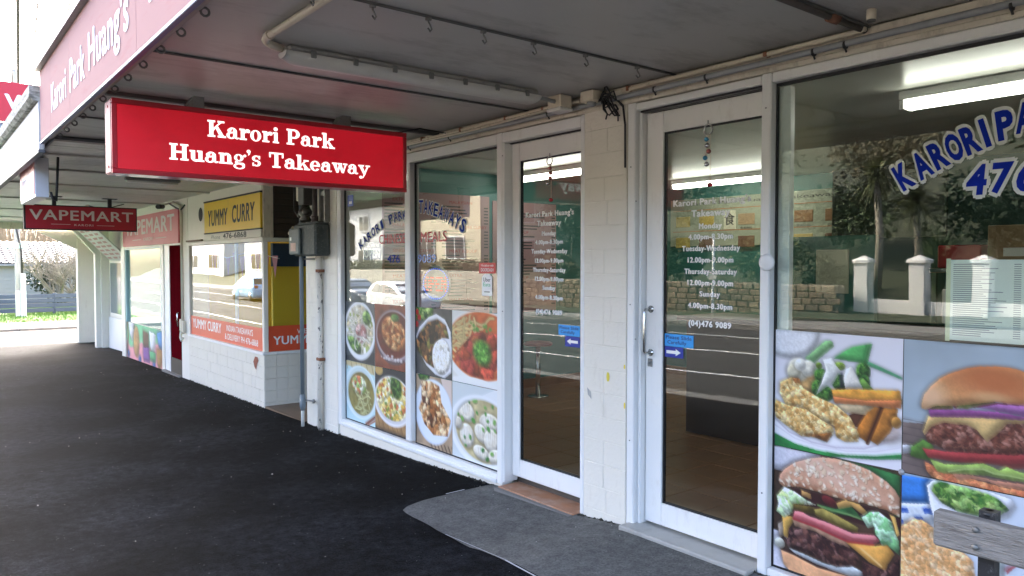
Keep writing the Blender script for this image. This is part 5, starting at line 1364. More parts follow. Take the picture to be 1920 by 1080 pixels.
menu_x(.60, 2.05, .95, 2.32, 'pink printed menu board nearest the front window', ['EXTRA', 'MALAYSIAN', 'SINGAPORE CURRY', 'MEAT & SOUP'], 1)
menu_x(2.10, 3.10, .95, 2.28, 'pink printed menu board further along the end wall', ['EXTRA', 'MEAT & SOUP'], 2)
# back wall picture menu
pm = thing('picture_menu', 'long pale green picture menu high on the back wall', 'menu', (-5.2, 4.97, 1.8))
MB().box(-6.9, -3.72, 4.96, 4.985, 1.77, 2.40, c=.004).build('panel', mat('pale_menu_panel', (.36, .38, .28), .5, .05), pm)
rnd = random.Random(3); fo = [mat('dish_%s' % c, col, .6, .5, 30) for c, col in (('brown', (.3, .14, .05)), ('yellow', (.5, .36, .08)), ('tan', (.4, .27, .15)), ('dark', (.16, .07, .04)))]
ik = MB()
for r_ in range(2):
    for c in range(8):
        x = -6.8 + c * .39 + (.22 if c > 1 else 0); z = 2.17 - r_ * .28
        if x + .26 > -3.75: continue
        MB().box(x, x + .24, 4.952, 4.9595, z - .14, z, c=.003).build('dish_photo', fo[rnd.randint(0, 3)], pm)
        if r_ == 1 or c > 1:
            fit_text(ik, rnd.choice(['水煮牛肉', '回鍋肉', '魚香肉絲']), x + .03, x + .2, z - .20, z - .165, 'y', 4.958)
fit_text(ik, "Karori Park Huang's Takeaway's", -6.6, -4.4, 2.30, 2.36, 'y', 4.958)
ik.build('menu_text', M_ink, pm)
rl = MB()
for z in (2.245, 1.965): rl.box(-6.85, -3.75, 4.956, 4.9595, z, z + .008)
rl.build('rule_lines', mat('orange_rule', (.5, .16, .04), .6), pm)
lg = MB().box(-6.02, -5.84, 4.955, 4.9592, 1.98, 2.22); lg.build('logo_panel', mat('logo_cream', (.7, .66, .5), .6), pm)
fit_text(MB(), '食', -6.01, -5.85, 2.03, 2.19, 'y', 4.953, .02).build('logo', M_ink, pm)
tv = thing('dark_display_screen', 'dark blank display screen hung in front of the picture menu', 'screen', (-3.6, 4.6, 1.8))
MB().box(-4.30, -3.15, 4.50, 4.56, 1.80, 2.54, c=.006).build('panel', mat('blank_screen', (.012, .013, .014), .12, .1), tv)
MB().box(-3.75, -3.67, 4.561, 4.84, 2.05, 2.2).build('bracket', M_galv, tv)
# counter and what stands behind the window
ct = thing('service_counter', 'dark timber service counter behind the right window', 'counter', (-2.2, 2.3, .014))
MB().box(-4.4, .09, 2.2, 2.26, .02, 1.03).build('front_panel', mat('dark_brown_panel', (.06, .04, .03), .4, .2, 3), ct)
MB().box(-4.45, .09, 2.12, 2.8, 1.031, 1.07, c=.006).build('counter_top', mat('dark_counter_top', (.05, .04, .035), .3, .2, 6), ct)
tm = thing('card_terminal', 'small grey tablet till standing on the service counter', 'till', (-2.1, 2.4, 1.07))
MB().box(-2.3, -1.98, 2.36, 2.39, 1.12, 1.36, c=.006).build('screen', mat('grey_till', (.4, .4, .4), .4), tm); MB().box(-2.2, -2.08, 2.33, 2.5, 1.071, 1.119).build('foot', M_black, tm)
wp_ = thing('paper_menu', 'white paper menu taped inside the right window', 'menu', (-1.1, .07, 1.23))
MB().box(-1.345, -.78, .066, .0675, 1.225, 1.555, c=.0005).build('sheet', mat('white_paper', (.82, .82, .76), .7, .03), wp_)
MB().box(-1.352, -1.335, .0645, .0655, 1.22, 1.56).build('tape', mat('yellowed_tape', (.7, .68, .45), .4), wp_)
ik = MB(); rnd = random.Random(7)
for c in range(2):
    z = 1.535; a = -1.325 + c * .28
    while z > 1.24:
        w = rnd.uniform(.10, .2); ik.add([(a, .0655, z), (a + w, .0655, z), (a + w, .0655, z + .003), (a, .0655, z + .003)], [(0, 1, 2, 3)])
        ik.add([(a + .22, .0655, z), (a + .245, .0655, z), (a + .245, .0655, z + .003), (a + .22, .0655, z + .003)], [(0, 1, 2, 3)]); z -= .0085
ik.build('menu_text', mat('grey_ink', (.22, .22, .24), .6), wp_)
nt_ = thing('wall_notice', 'small framed paper notice on teal partition behind right window', 'notice', (-3.6, 3.0, 1.3))
MB().box(-4.0, -3.1, 3.02, 3.08, .02, 1.78).build('partition', M_teal, nt_)
MB().box(-3.62, -3.32, 3.008, 3.0195, 1.28, 1.66, c=.003).build('sheet', mat('notice_paper', (.6, .6, .52), .6), nt_)
bx = []
M_card = mat('cardboard', (.32, .21, .12), .8, .1, 6)
for k, (x0, x1, z0, z1, lab) in enumerate(((-2.55, -2.15, 1.50, 1.86, 'tall cardboard carton on the high shelf'), (-2.12, -1.70, 1.50, 1.72, 'lower wide cardboard carton on the high shelf'), (-2.10, -1.72, 1.722, 1.90, 'small cardboard carton stacked on the wide one'))):
    t = thing('cardboard_box', lab + ' behind right window', 'box', ((x0 + x1) / 2, 4.0, z0), 'cartons on the kitchen shelf')
    MB().box(x0, x1, 3.85, 4.2, z0, z1, c=.004).build('carton', M_card, t)
    MB().box(x0 + .12, x1 - .12, 3.846, 3.8495, z0 + .1, z0 + .17).build('label_patch', M_vw, t)
sh = thing('kitchen_shelf', 'steel kitchen shelf carrying cartons and a red bin', 'shelf', (-2.3, 4.0, 0))
MB().box(-3.0, -1.5, 3.8, 4.3, 1.46, 1.499, c=.004).build('shelf_board', M_steel, sh)
for x in (-2.98, -1.54):
    for y in (3.82, 4.25): MB().box(x, x + .035, y, y + .035, .014, 1.4595).build('leg', M_steel, sh)
rb = MB().box(-2.95, -2.60, 3.85, 4.15, 1.50, 1.70, c=.01)
tag(rb.build('red_crate', mat('red_plastic', (.5, .02, .04), .4)), 'red plastic crate beside the cartons on the shelf', 'crate')
# stools
def stool(x, y, lab):
    t = thing('bar_stool', lab, 'stool', (x, y, .014), 'fixed stools along the end wall')
    MB().lathe((x, y, .60), [(.15, 0), (.165, .01), (.165, .028), (.14, .042)], 'z', 24).build('seat', mat('maroon_seat', (.16, .03, .03), .35), t)
    MB().tube([(x, y, .03), (x, y, .60)], .03, 14).build('post', M_steel, t)
    MB().lathe((x, y, .014), [(.13, 0), (.12, .014), (.045, .02)], 'z', 20).build('foot_plate', M_steel, t)
stool(-6.63, 2.33, 'steel stool with maroon seat seen through left door'); stool(-6.63, 3.15, 'further steel stool with maroon seat in the corner')
stool(-6.63, 1.45, 'steel stool with maroon seat behind the left window')

# ------------------------------------------------------------------ electrical gear on the corner pier
eb = thing('meter_box', 'old dark green metal meter box on the corner pier', 'electrical box', (-7.35, -.09, 1.6))
M_gbox = mat('weathered_dark_paint', (.055, .068, .065), .6, .3, 22, bump=.25, bscale=40, stain=(.28, .28, .25), samt=.5, sscale=(14, 14, 14), sth=(.55, .66))
MB().box(-7.62, -7.08, -.17, -.006, 1.615, 1.94, c=.018).build('case', M_gbox, eb)
MB().box(-7.655, -7.40, -.205, -.171, 1.63, 1.90, c=.012).build('cover', mat('grey_green_paint', (.16, .19, .18), .55, .2, 18, stain=(.05, .05, .05), samt=.6, sscale=(10, 10, 10)), eb)
MB().box(-7.60, -7.47, -.2075, -.2055, 1.665, 1.75).build('faded_label', mat('faded_label', (.62, .42, .34), .6, .3, 30), eb)
MB().box(-7.62, -7.58, -.2075, -.2055, 1.775, 1.81).build('small_plate', M_vw, eb)
MB().box(-7.60, -7.10, -.13, -.01, 1.941, 1.958, c=.003).build('lid_lip', M_gbox, eb)
ec = thing('service_conduits', 'cluster of black service pipes and fuse holders above the meter box', 'pipes', (-7.4, -.06, 1.96))
MB().tube([(-7.28, -.08, 1.96), (-7.28, -.08, 2.06), (-7.275, -.08, 2.5)], [.028, .026, .024], 12).tube([(-7.28, -.08, 1.96), (-7.28, -.08, 2.02)], .036, 12).build('riser', mat('dark_pipe', (.07, .05, .05), .5, .2), ec)
MB().box(-7.56, -7.42, -.14, -.02, 2.14, 2.45, c=.008).build('fuse_case', mat('dark_casting', (.05, .048, .045), .5, .3, 20), ec)
MB().lathe((-7.49, -.09, 1.97), [(.05, 0), (.065, .02), (.045, .05), (.07, .08), (.07, .11), (.05, .14), (.04, .17)], 'z', 12).lathe((-7.42, -.11, 2.07), [(.035, -.03), (.045, 0), (.035, .04)], 'x', 10).lathe((-7.56, -.11, 2.04), [(.03, -.03), (.04, 0), (.03, .03)], 'x', 10).build('insulator', mat('brown_black_insulator', (.05, .045, .04), .35), ec)
bk = MB()
for x in (-7.21, -7.10): bk.box(x - .012, x + .012, -.06, -.004, 1.95, 2.30)
bk.box(-7.25, -7.08, -.06, -.005, 2.30, 2.325).box(-7.195, -7.115, -.055, -.01, 2.22, 2.26)
bk.build('bracket', M_galv, ec)
MB().box(-7.66, -7.57, -.12, -.02, 2.19, 2.45, c=.008).build('cream_case', M_pvc, ec)
MB().tube([(-7.68, -.06, 2.5), (-7.83, -.07, 2.35), (-7.80, -.08, 2.1), (-7.66, -.09, 2.03), (-7.56, -.1, 2.03)], .008, 6).build('loop_cable', M_cable, ec)
MB().lathe((-7.70, -.12, 1.86), [(.03, -.06), (.045, -.03), (.045, .04), (.025, .07)], 'z', 10).lathe((-7.76, -.14, 1.86), [(.02, -.03), (.02, .03)], 'x', 8).build('tap_fitting', mat('brass_tap', (.42, .36, .22), .5, .2, 20, metal=.3), ec)
MB().box(-7.745, -7.66, -.14, -.08, 1.735, 1.80, c=.004).box(-7.725, -7.66, -.14, -.07, 1.655, 1.71, c=.004).build('cream_switch', M_pvc, ec)
gp = thing('gas_pipe', 'slim grey pipe standing from the pavement to the canopy', 'pipe', (-7.78, -.1, -.17))
gx = -7.579
MB().tube([(gx, -.10, .12), (gx, -.10, 2.53)], .022, 10).build('pipe', mat('blue_grey_pipe', (.17, .20, .22), .45, .1), gp)
MB().tube([(gx, -.10, -.20), (gx, -.10, .02)], .018, 10).build('lower_pipe', mat('pale_pipe', (.6, .58, .52), .6, .15, 20), gp)
MB().tube([(gx, -.10, .0), (gx, -.10, .03), (gx, -.10, .05), (gx, -.10, .17)], [.02, .03, .034, .03], 10).build('coupling', mat('blue_grey_pipe', (.17, .20, .22)), gp)
MB().tube([(gx - .02, -.10, .11), (gx + .16, -.03, .11)], .008, 6).tube([(gx + .15, -.045, .09), (gx + .15, -.045, .13)], .013, 6).build('stay', M_galv, gp)
MB().tube([(gx - .02, -.10, 1.585), (gx + .17, -.03, 1.585)], .009, 6).build('stay', M_galv, gp)
MB().tube([(gx, -.10, -.23), (gx, -.10, -.19)], .026, 10).build('boot', M_black, gp)
dp = thing('downpipe', 'peeling cream conduit running down the corner pier', 'pipe', (-7.27, -.04, -.17))
MB().tube([(-7.27, -.035, -.2), (-7.27, -.035, 1.61)], .026, 10).build('pipe', mat('peeling_pipe', (.70, .65, .56), .6, .1, 10, stain=(.06, .05, .045), samt=.95, sscale=(9, 9, 5), sth=(.56, .6)), dp)
MB().tube([(-7.36, -.02, -.2), (-7.36, -.02, 1.61)], .012, 8).build('cable_cover', M_cream2, dp)
for z in (.55, 1.45): MB().box(-7.31, -7.225, -.066, -.004, z, z + .03, c=.003).build('strap', mat('rusty_clip', (.25, .10, .05)), dp)

# ------------------------------------------------------------------ curry shop
yc = thing('curry_shop', 'small curry shop with tiled stall riser and recessed entrance', 'shop', (-10.2, 0, -.2))
X0, X1 = -12.44, -8.94
ris = box('stall_riser', M_cream, yc, -12.06, X1 - .008, .008, .16, -.5, .44)
rr = []
for i in range(5):
    z1 = .438 - i * .142; z0 = max(z1 - .142, -.36)
    for k in range(21):
        a = -12.06 + k * .1482; rr.append((a, min(a + .1482, X1 + .002), z0, z1))
M_wtile = mat('white_glazed_tile_paint', (.72, .67, .58), .45, .05, 8, bump=.15, bscale=30, stain=(.5, .42, .33), samt=.45, sscale=(3, 3, 2), sth=(.6, .75))
grid_pieces('tile', M_wtile, ris, rr, 'y', (-.002, .008), .003, 5, .0012, .002)
ret = box('return_riser', M_cream, yc, X1 - .15, X1 - .008, .17, 1.45, -.5, .44)
rr = []
for i in range(5):
    z1 = .438 - i * .142; z0 = max(z1 - .142, -.36)
    for k in range(10):
        a = .003 + k * .145; rr.append((a, min(a + .145, 1.45), z0, z1))
grid_pieces('tile', M_wtile, ret, rr, 'x', (X1 + .002, X1 - .008), .003, 6, .0012, .002)
tm_ = MB().add([(-9.30, -.006, .33), (-9.24, -.006, .40), (-9.15, -.006, .40), (-9.12, -.006, .36), (-9.17, -.006, .31), (-9.20, -.006, .24), (-9.26, -.006, .27)], [(0, 1, 2, 3, 4, 5, 6)])
tm_.build('broken_patch', mat('red_brick_patch', (.30, .10, .06), .9, .3, 30), ris)
box('pilaster', M_cream2, yc, -12.46, -12.062, .0, .3, -.5, 2.54)
sill = MB().box(-12.06, X1 + .012, -.02, .15, .441, .475, c=.005).box(X1 - .15, X1 + .0115, .151, 1.45, .441, .4745, c=.005)
sill.build('sill', M_leaf, yc)
wf = MB().box(-12.06, -12.02, .0, .07, .476, 1.80, c=.004).box(X1 - .055, X1 + .003, .0, .055, .476, 1.80, c=.004)
wf.box(-12.06, X1 + .01, -.012, .08, 1.801, 1.85, c=.006).box(X1 - .08, X1 + .009, .081, 1.45, 1.801, 1.85, c=.006)
wf.box(X1 - .05, X1 + .002, 1.40, 1.45, .476, 1.80, c=.004)
wfo = wf.build('window', M_cream2, yc)
MB().box(-12.019, X1 - .056, .025, .031, .476, 1.80).build('pane', glass('curry_glass', 1.65), wfo)
MB().box(-10.06, -10.0, .035, .06, .476, 1.80).build('mullion', M_leaf, wfo)
MB().box(X1 - .03, X1 - .024, .056, 1.399, .476, 1.80).build('return_pane', glass('return_glass', 1.25), wfo)
hd = box('fascia_panel', M_cream2, yc, -12.06, X1 - .004, .004, .12, 1.851, 2.54)
MB().add([(-11.40, -.001, 2.245)] + [(-11.40 + .1 * math.cos(a * .3142), -.001, 2.245 + .10 * math.sin(a * .3142)) for a in range(20)], [(0, (i + 1) % 20 + 1, i + 1) for i in range(20)]).build('round_vent', mat('dark_vent', (.02, .02, .02), .7), hd)
MB().box(-12.06, -11.3, -.03, .0, 1.86, 1.885).build('drip_flashing', mat('rust_flashing', (.2, .13, .08), .7, .3, 20), hd)
lv = box('roller_shutter', mat('shutter_backing', (.03, .022, .018), .6), yc, X1 - .06, X1 - .01, .13, 1.45, 1.851, 2.54)
rects = [(.14, 1.44, 1.87 + k * .075, 1.87 + k * .075 + .07) for k in range(9)]
grid_pieces('slat', mat('dark_brown_slat', (.045, .03, .022), .5, .3, 10), lv, rects, 'x', (X1 + .002, X1 - .01), .004, 3, .002, .003)
box('shutter_post', M_trim, yc, X1 - .05, X1 + .012, .0, .125, 1.852, 2.54, c=.005)
box('entry_back_wall', mat('entry_back_paint', (.5, .42, .3), .6, .1), yc, X1 + .0, -7.70, 1.46, 1.6, -.4, 2.54)
box('entry_floor', mat('brown_entry_tile', (.16, .10, .06), .5, .3, 8), yc, X1 + .0, -7.70, .004, 1.46, -.4, -.172)
box('entry_ceiling', M_boardsoffit, yc, X1, -7.42, .05, 1.6, 2.541, 2.60)
M_yel = mat('yellow_wall_paint', (.72, .46, .03), .6, .05, 2)
box('inner_back_wall', M_yel, yc, -12.2, X1, 3.6, 3.75, -.3, 2.54)
box('inner_side_wall', M_yel, yc, -12.45, -12.3, .31, 3.6, -.3, 2.54)
box('inner_partition', M_yel, yc, -9.62, -9.56, .35, 3.6, .0, 1.5)
box('inner_partition_top', mat('dark_mural_band', (.02, .04, .10), .5, .5, 12), yc, -9.625, -9.555, .35, 3.6, 1.501, 1.80)
box('inner_right_wall', M_yel, yc, X1 - .05, X1 + .1, 1.61, 3.6, -.3, 2.54)
box('inner_ceiling', M_ceil, yc, -12.3, X1, .13, 3.6, 2.541, 2.58)
box('inner_floor', M_ftile, yc, -12.3, X1 - .16, .17, 3.6, -.3, -.15)
box('unseen_upper_wall', M_cream, yc, -12.46, -7.32, .05, .3, 2.95, 6.6)  # unseen storey continued over the curry shop, for its shadow
box('roof', M_galv, yc, -12.46, -7.32, -.05, 9.0, 6.6, 6.75)
box('wall_behind_canopy', M_cream, yc, -12.46, -7.32, .051, .3, 2.61, 2.949)
ceiling_light(-9.5, -9.05, 1.6, 'ceiling light inside the curry shop by the yellow wall', 8.0, 2.54)  # unseen lamp, added so the yellow interior shows bright
ceiling_light(-11.6, -10.2, 2.0, 'long ceiling light inside the curry shop window', 3.0, 2.54)
# signs and vinyl of the curry shop
ys = thing('shop_sign', 'yellow sign reading YUMMY CURRY with phone number below', 'sign', (-10.03, -.01, 1.8))
M_yel_s = mat('sign_yellow', (.85, .56, .02), .4, .04, 3, stain=(.5, .3, .05), samt=.3)
MB().box(-11.13, -8.945, -.030, -.002, 1.965, 2.385, c=.003).build('panel', M_yel_s, ys)
MB().box(-11.14, -8.94, -.035, -.003, 2.386, 2.405).box(-11.14, -8.94, -.034, -.003, 1.950, 1.964).build('edge_strip', M_black, ys)
MB().box(-11.15, -8.945, -.026, -.002, 1.856, 1.9495, c=.003).build('phone_panel', mat('sign_offwhite', (.74, .70, .62), .5, .05), ys)
fit_text(MB(), 'YUMMY', -10.95, -10.12, 2.05, 2.27, 'y', -.0308, .035, .12).build('lettering', M_black, ys)
fit_text(MB(), 'CURRY', -9.95, -9.12, 2.06, 2.29, 'y', -.0308, .035, .12).build('lettering', M_black, ys)
fit_text(MB(), 'Phone', -10.85, -10.45, 1.87, 1.925, 'y', -.0268, 0, .3).build('lettering', M_galv, ys)
fit_text(MB(), '476-6868', -10.33, -9.43, 1.868, 1.94, 'y', -.0268, .03).build('lettering', M_black, ys)
M_orng = mat('orange_red_vinyl', (.70, .085, .03), .4, .05)
ob = thing('window_band', 'orange red vinyl band reading Yummy Curry Indian Takeaways on front window', 'window vinyl', (-10.5, .02, .478))
MB().box(-12.018, -8.998, .021, .024, .478, .755, c=.0005).build('sheet', M_orng, ob)
words(ob, M_vw, (('YUMMY CURRY', -11.93, -10.60, .58, .72, .02), ('INDIAN TAKEAWAYS', -10.38, -9.38, .635, .715, .01), ('& DELIVERY PH 476-6868', -10.45, -9.2, .52, .60, .01)), 'y', .0205)
ob = thing('window_band', 'orange red vinyl band reading WELCOME YUMMY CURRY on return window', 'window vinyl', (-8.96, .7, .478))
MB().box(X1 - .0235, X1 - .0205, .057, 1.398, .478, .785, c=.0005).build('sheet', M_orng, ob)
words(ob, M_vw, (('WELCOME TO', .42, .95, .675, .735, .005), ('YUMMY CURRY', .12, 1.2, .555, .66, .025)), 'x', X1 - .019)
bn = thing('bunting', 'string of small pink pennants inside the curry shop window', 'bunting', (-10.8, .25, 1.6))
q = MB().tube([(-12.0, .3, 1.72), (-11.2, .3, 1.62), (-10.2, .3, 1.7), (-9.2, .3, 1.60)], .004, 5); q.build('cord', M_vw, bn)
M_pk = mat('pink_pennant', (.55, .22, .28), .8)
for k in range(9):
    x = -11.85 + k * .3; zt = 1.69 - .07 * math.sin(math.pi * k / 3.0) ** 2
    MB().prism([(x, zt), (x + .2, zt), (x + .1, zt - .28)], 'y', .299, .302).build('pennant', M_pk, bn)

# ------------------------------------------------------------------ vape shop and the end of the row
vm = thing('vape_shop', 'cream shopfront with pale glazed window, mural panel and dark red door', 'shop', (-17, 0, -.3))
box('pilaster', M_cream2, vm, -16.75, -16.43, .0, .3, -.6, 2.54)
box('door_post', M_cream2, vm, -13.66, -13.50, .0, .3, -.5, 2.54)
box('header', M_cream2, vm, -16.43, -12.47, .006, .3, 1.83, 2.54)
dr = MB().box(-13.14, -12.475, .012, .05, -.22, 1.829).build('door', mat('dark_red_paint', (.085, .003, .006), 1.0, .1, spec=0.0), vm)
MB().box(-13.14, -12.475, .006, .0115, -.22, .02).build('kick_plate', mat('black_kick_plate', (.01, .01, .01), .5), dr)
MB().tube([(-12.58, .012, .55), (-12.58, -.03, .56), (-12.58, -.03, .76), (-12.58, .012, .77)], .012, 8).build('handle', M_steel, dr)
MB().box(-13.497, -13.195, .012, .33, -.3, 1.829).build('reveal', M_leaf, vm)
MB().box(-13.194, -13.145, .002, .0495, -.3, 1.829, c=.004).build('door_frame', M_leaf, vm)
box('doorstep', M_conc, vm, -13.5, -12.47, -.05, .5, -.5, -.222)
wv = MB().box(-16.43, -16.36, .01, .09, .40, 1.80, c=.004).box(-13.74, -13.662, .01, .09, .40, 1.80, c=.004).box(-16.43, -13.662, .005, .09, 1.80, 1.829).build('window', mat('pale_blue_frame', (.40, .58, .60), .4, .1), vm)
MB().box(-16.359, -13.741, .05, .056, .405, 1.799).build('pane', glass('vape_glass', 1.5), wv)
MB().box(-16.359, -13.741, .06, .066, .405, 1.799).build('frosted_film', mat('pale_green_film', (.44, .53, .48), .4, .06, 2), wv)
MB().box(-16.43, -13.662, .03, .2, -.6, .400).build('lower_wall', M_cream, vm)
box('unseen_upper_wall', M_cream, vm, -21.8, -12.47, .05, .3, 2.61, 6.6)  # unseen storey up to the end of the row, for its shadow
box('roof', M_galv, vm, -21.85, -12.47, -.05, 9.0, 6.6, 6.75)
box('inner_back', mat('dim_inner', (.3, .3, .3), .8), vm, -16.7, -12.5, 1.6, 1.7, -.4, 2.54)
p = Paint(120, 48, (226, 150, 158), 77)
p.flat(np.ones_like(p.U), (228, 152, 160), .1)
p.flat(p.poly([(0, 0), (1, 0), (1, .3), (.8, .4), (.6, .62), (.45, .45), (.3, .58), (.12, .7), (0, .5)]), (128, 206, 150), .12)
p.flat(p.poly([(.07, 0), (.24, 0), (.23, .3), (.17, .55), (.1, .3)]), (238, 238, 240), .04)
p.flat(p.ell(.30, .5, .085, .42), (196, 150, 96), .15)
p.put(p.stroke([(.25, .05), (.22, .15)], .012), (50, 40, 40)); p.put(p.stroke([(0.03, .0), (.05, .4), (.02, .9)], .02), (120, 90, 70))
p.flat(p.poly([(.50, .14), (.64, .18), (.64, .58), (.50, .56)]), (112, 82, 60), .12)
for k in range(4): p.put(p.stroke([(.5 + k * .045, .15), (.5 + k * .045, .57)], .005), (70, 50, 40))
p.flat(p.poly([(.49, .58), (.66, .52), (.67, .92), (.5, .94)]), (134, 84, 160), .08)
p.flat(p.poly([(.66, .1), (.83, .14), (.81, .5), (.74, .68), (.68, .5)]), (240, 240, 243), .03)
p.flat(p.poly([(.66, .6), (.82, .6), (.82, .86), (.67, .86)]), (104, 190, 128), .08)
p.flat(p.poly([(.85, .1), (1, .0), (1, .5), (.9, .45)]), (86, 150, 206), .15)
p.flat(p.poly([(.84, .5), (.98, .48), (.99, .8), (.92, 1), (.86, .9)]), (178, 132, 76), .2)
for a, b_ in ((.4, .93), (.78, .95), (.06, .9)): p.flat(p.ell(a, b_, .035, .1), (70, 110, 180), .2)
p.sheet('painted_mural_panel', 'colourful painted mural panel below the vape shop window', 'mural', -16.42, -13.67, -.30, .398, .022, m=vcol('mural_paint', .6))
vs_ = thing('fascia_sign', 'faded red VAPEMART sign board over the vape shop door', 'sign', (-14.4, 0, 1.84))
for a, b_ in ((-16.43, -14.02), (-14.016, -12.50)):
    MB().box(a, b_, -.02, .004, 1.86, 2.40, c=.003).build('panel', mat('faded_red_board', (.56, .09, .11), .5, .08, 2), vs_)
fit_text(MB(), 'VAPEMART', -16.2, -12.72, 2.06, 2.33, 'y', -.0205, .025).build('lettering', mat('dull_white_letters', (.66, .56, .54), .5), vs_)
fit_text(MB(), 'KARORI', -14.75, -14.1, 1.94, 2.0, 'y', -.0205, .01).build('lettering', mat('dull_white_letters', (.66, .56, .54), .5), vs_)
MB().box(-15.6, -14.95, -.0215, -.0205, 1.965, 1.975).box(-13.9, -13.2, -.0215, -.0205, 1.965, 1.975).build('rule', mat('dull_white_letters', (.66, .56, .54), .5), vs_)
cp = thing('wall_conduit', 'cream conduit and switch boxes down the pilaster by the vape door', 'pipe', (-12.3, -.03, .4))
MB().tube([(-12.28, -.03, .46), (-12.28, -.03, 2.30), (-12.34, -.03, 2.42), (-12.7, -.04, 2.5)], .022, 8).tube([(-12.3, -.05, .50), (-12.3, -.06, .40), (-12.25, -.06, .36), (-12.2, -.05, .40)], .02, 8).build('pipe', M_pvc, cp)
MB().box(-12.40, -12.31, -.05, -.004, .50, .68, c=.006).box(-12.28, -12.20, -.05, -.004, .48, .66, c=.006).build('switch_box', M_pvc, cp)
sc_ = thing('security_camera', 'small dark security camera under canopy above the vape sign', 'camera', (-12.6, -.2, 2.4))
MB().tube([(-12.75, -.18, 2.43), (-12.55, -.30, 2.41)], .035, 10).build('body', M_black, sc_)
MB().tube([(-12.8, -.02, 2.50), (-12.75, -.16, 2.46)], .012, 6).build('arm', M_pvc, sc_)
MB().tube([(-12.7, -.1, 2.48), (-12.5, -.05, 2.40), (-12.3, -.03, 2.36), (-12.1, -.03, 2.42)], .012, 6).build('cable', M_cable, sc_)

# end walls of the row, set back between piers
er = thing('end_shopfront', 'plain cream set back shopfront with piers at the end of the row', 'shop', (-19.5, .2, -.4))
box('recess_wall', M_cream, er, -19.3, -16.75, .26, .40, -.7, 2.54)
wv = MB().box(-19.1, -17.0, .235, .262, .36, 1.62, c=.004).build('window', M_cream2, er)
MB().box(-19.0, -17.08, .225, .234, .44, 1.55).build('pane', mat('dim_shop_glass', (.20, .24, .24), .08), wv)
MB().box(-19.25, -16.78, .225, .25, -.6, .33).build('lower_panel', M_leaf, er)
box('pier', M_cream2, er, -19.62, -19.42, .0, .4, -.7, 2.54)
box('pier_return', M_cream, er, -19.42, -19.3, .1, .42, -.7, 2.54)
box('set_back_wall', M_cream, er, -21.6, -19.62, .42, .6, -.8, 2.54)
box('corner_pier', M_cream, er, -21.85, -21.6, -.02, .62, -.9, 2.54)
MB().prism([(-.02, 1.9), (-.02, 2.4), (-1.0, 2.4)], 'x', -21.8, -21.66).build('corner_brace', M_cream2, er)
MB().prism([(.0, 1.75), (.0, 2.45), (-.55, 2.45)], 'x', -19.60, -19.44).build('pier_brace', M_cream2, er)
box('gable_wall', M_cream, er, -21.9, -21.7, .62, 9, -.9, 6.6)
ss = thing('slanted_notice_board', 'pale printed notice board slanting under the canopy by the end pier', 'sign', (-18.3, -.1, 2.0))
MB().prism([(.20, 1.62), (-.55, 2.40), (-.57, 2.38), (.18, 1.60)], 'x', -18.7, -16.85).build('board', mat('pale_notice', (.66, .66, .66), .5, .1), ss)
nb = MB(); rnd = random.Random(9)
for k in range(9):
    t0 = .06 + k * .1
    for c in range(3):
        a = -18.6 + c * .58; t1 = t0 + .05
        def P(x, t): return (x, .18 - .75 * t - .004, 1.60 + .78 * t - .004)
        nb.add([P(a, t0), P(a + rnd.uniform(.3, .5), t0), P(a + rnd.uniform(.3, .5), t1), P(a, t1)], [(0, 1, 2, 3)])
nb.build('print_lines', mat('notice_red_ink', (.5, .28, .28), .6), ss)

# hanging VAPEMART sign
vh = thing('hanging_sign', 'dark framed red VAPEMART KARORI sign hanging across the footpath', 'sign', (-13.03, -1.24, 2.03))
MB().box(-13.10, -13.0, -1.998, -.498, 2.035, 2.402, c=.004).build('frame', M_black, vh)
MB().box(-12.9995, -12.996, -1.975, -.515, 2.052, 2.386).build('face', mat('vape_red', (.42, .012, .03), .4, .05, 2), vh)
M_vl = mat('sign_grey_letters', (.72, .66, .64), .5)
fit_text(MB(), 'VAPEMART', -1.93, -.555, 2.180, 2.330, 'x', -12.994, .02, 0, 1.05).build('lettering', M_vl, vh)
fit_text(MB(), 'KARORI', -1.36, -1.11, 2.100, 2.130, 'x', -12.994, .01, 0, 1.2).build('lettering', M_vl, vh)
MB().box(-12.9955, -12.994, -1.66, -1.41, 2.118, 2.123).box(-12.9955, -12.994, -1.06, -.82, 2.112, 2.117).build('rule', M_vl, vh)
for y in (-1.61, -.87):
    MB().box(-13.08, -13.03, y - .025, y + .025, 2.4025, 2.525).box(-13.12, -12.99, y - .1, y + .1, 2.5255, 2.5345).build('hanger', M_black, vh)
# light box of the curry shop at the canopy edge
yl = thing('hanging_lightbox_sign', 'small white light box with faded pink face at the canopy edge', 'sign', (-8.8, -2.33, 2.15))
MB().box(-9.35, -8.2, -2.385, -2.275, 2.15, 2.515, c=.004).build('cabinet', mat('white_cabinet', (.55, .56, .60), .4, .03), yl)
MB().box(-9.33, -8.22, -2.392, -2.3855, 2.18, 2.50).build('face', mat('faded_pink_face', (.66, .30, .31), .4, .05), yl)
fit_text(MB(), 'Yummy Curry', -9.25, -8.3, 2.28, 2.40, 'y', -2.3935, .01).build('lettering', M_fadedwhite, yl)
MB().tube([(-8.22, -2.26, 2.20), (-8.19, -2.25, 2.14), (-8.2, -2.22, 2.12), (-8.2, -2.21, 2.3), (-8.2, -2.2, 2.53)], .012, 6).build('supply_cable', M_cable, yl)
for x in (-9.2, -8.35): MB().box(x - .03, x + .03, -2.36, -2.30, 2.5155, 2.536).build('hanger', M_black, yl)
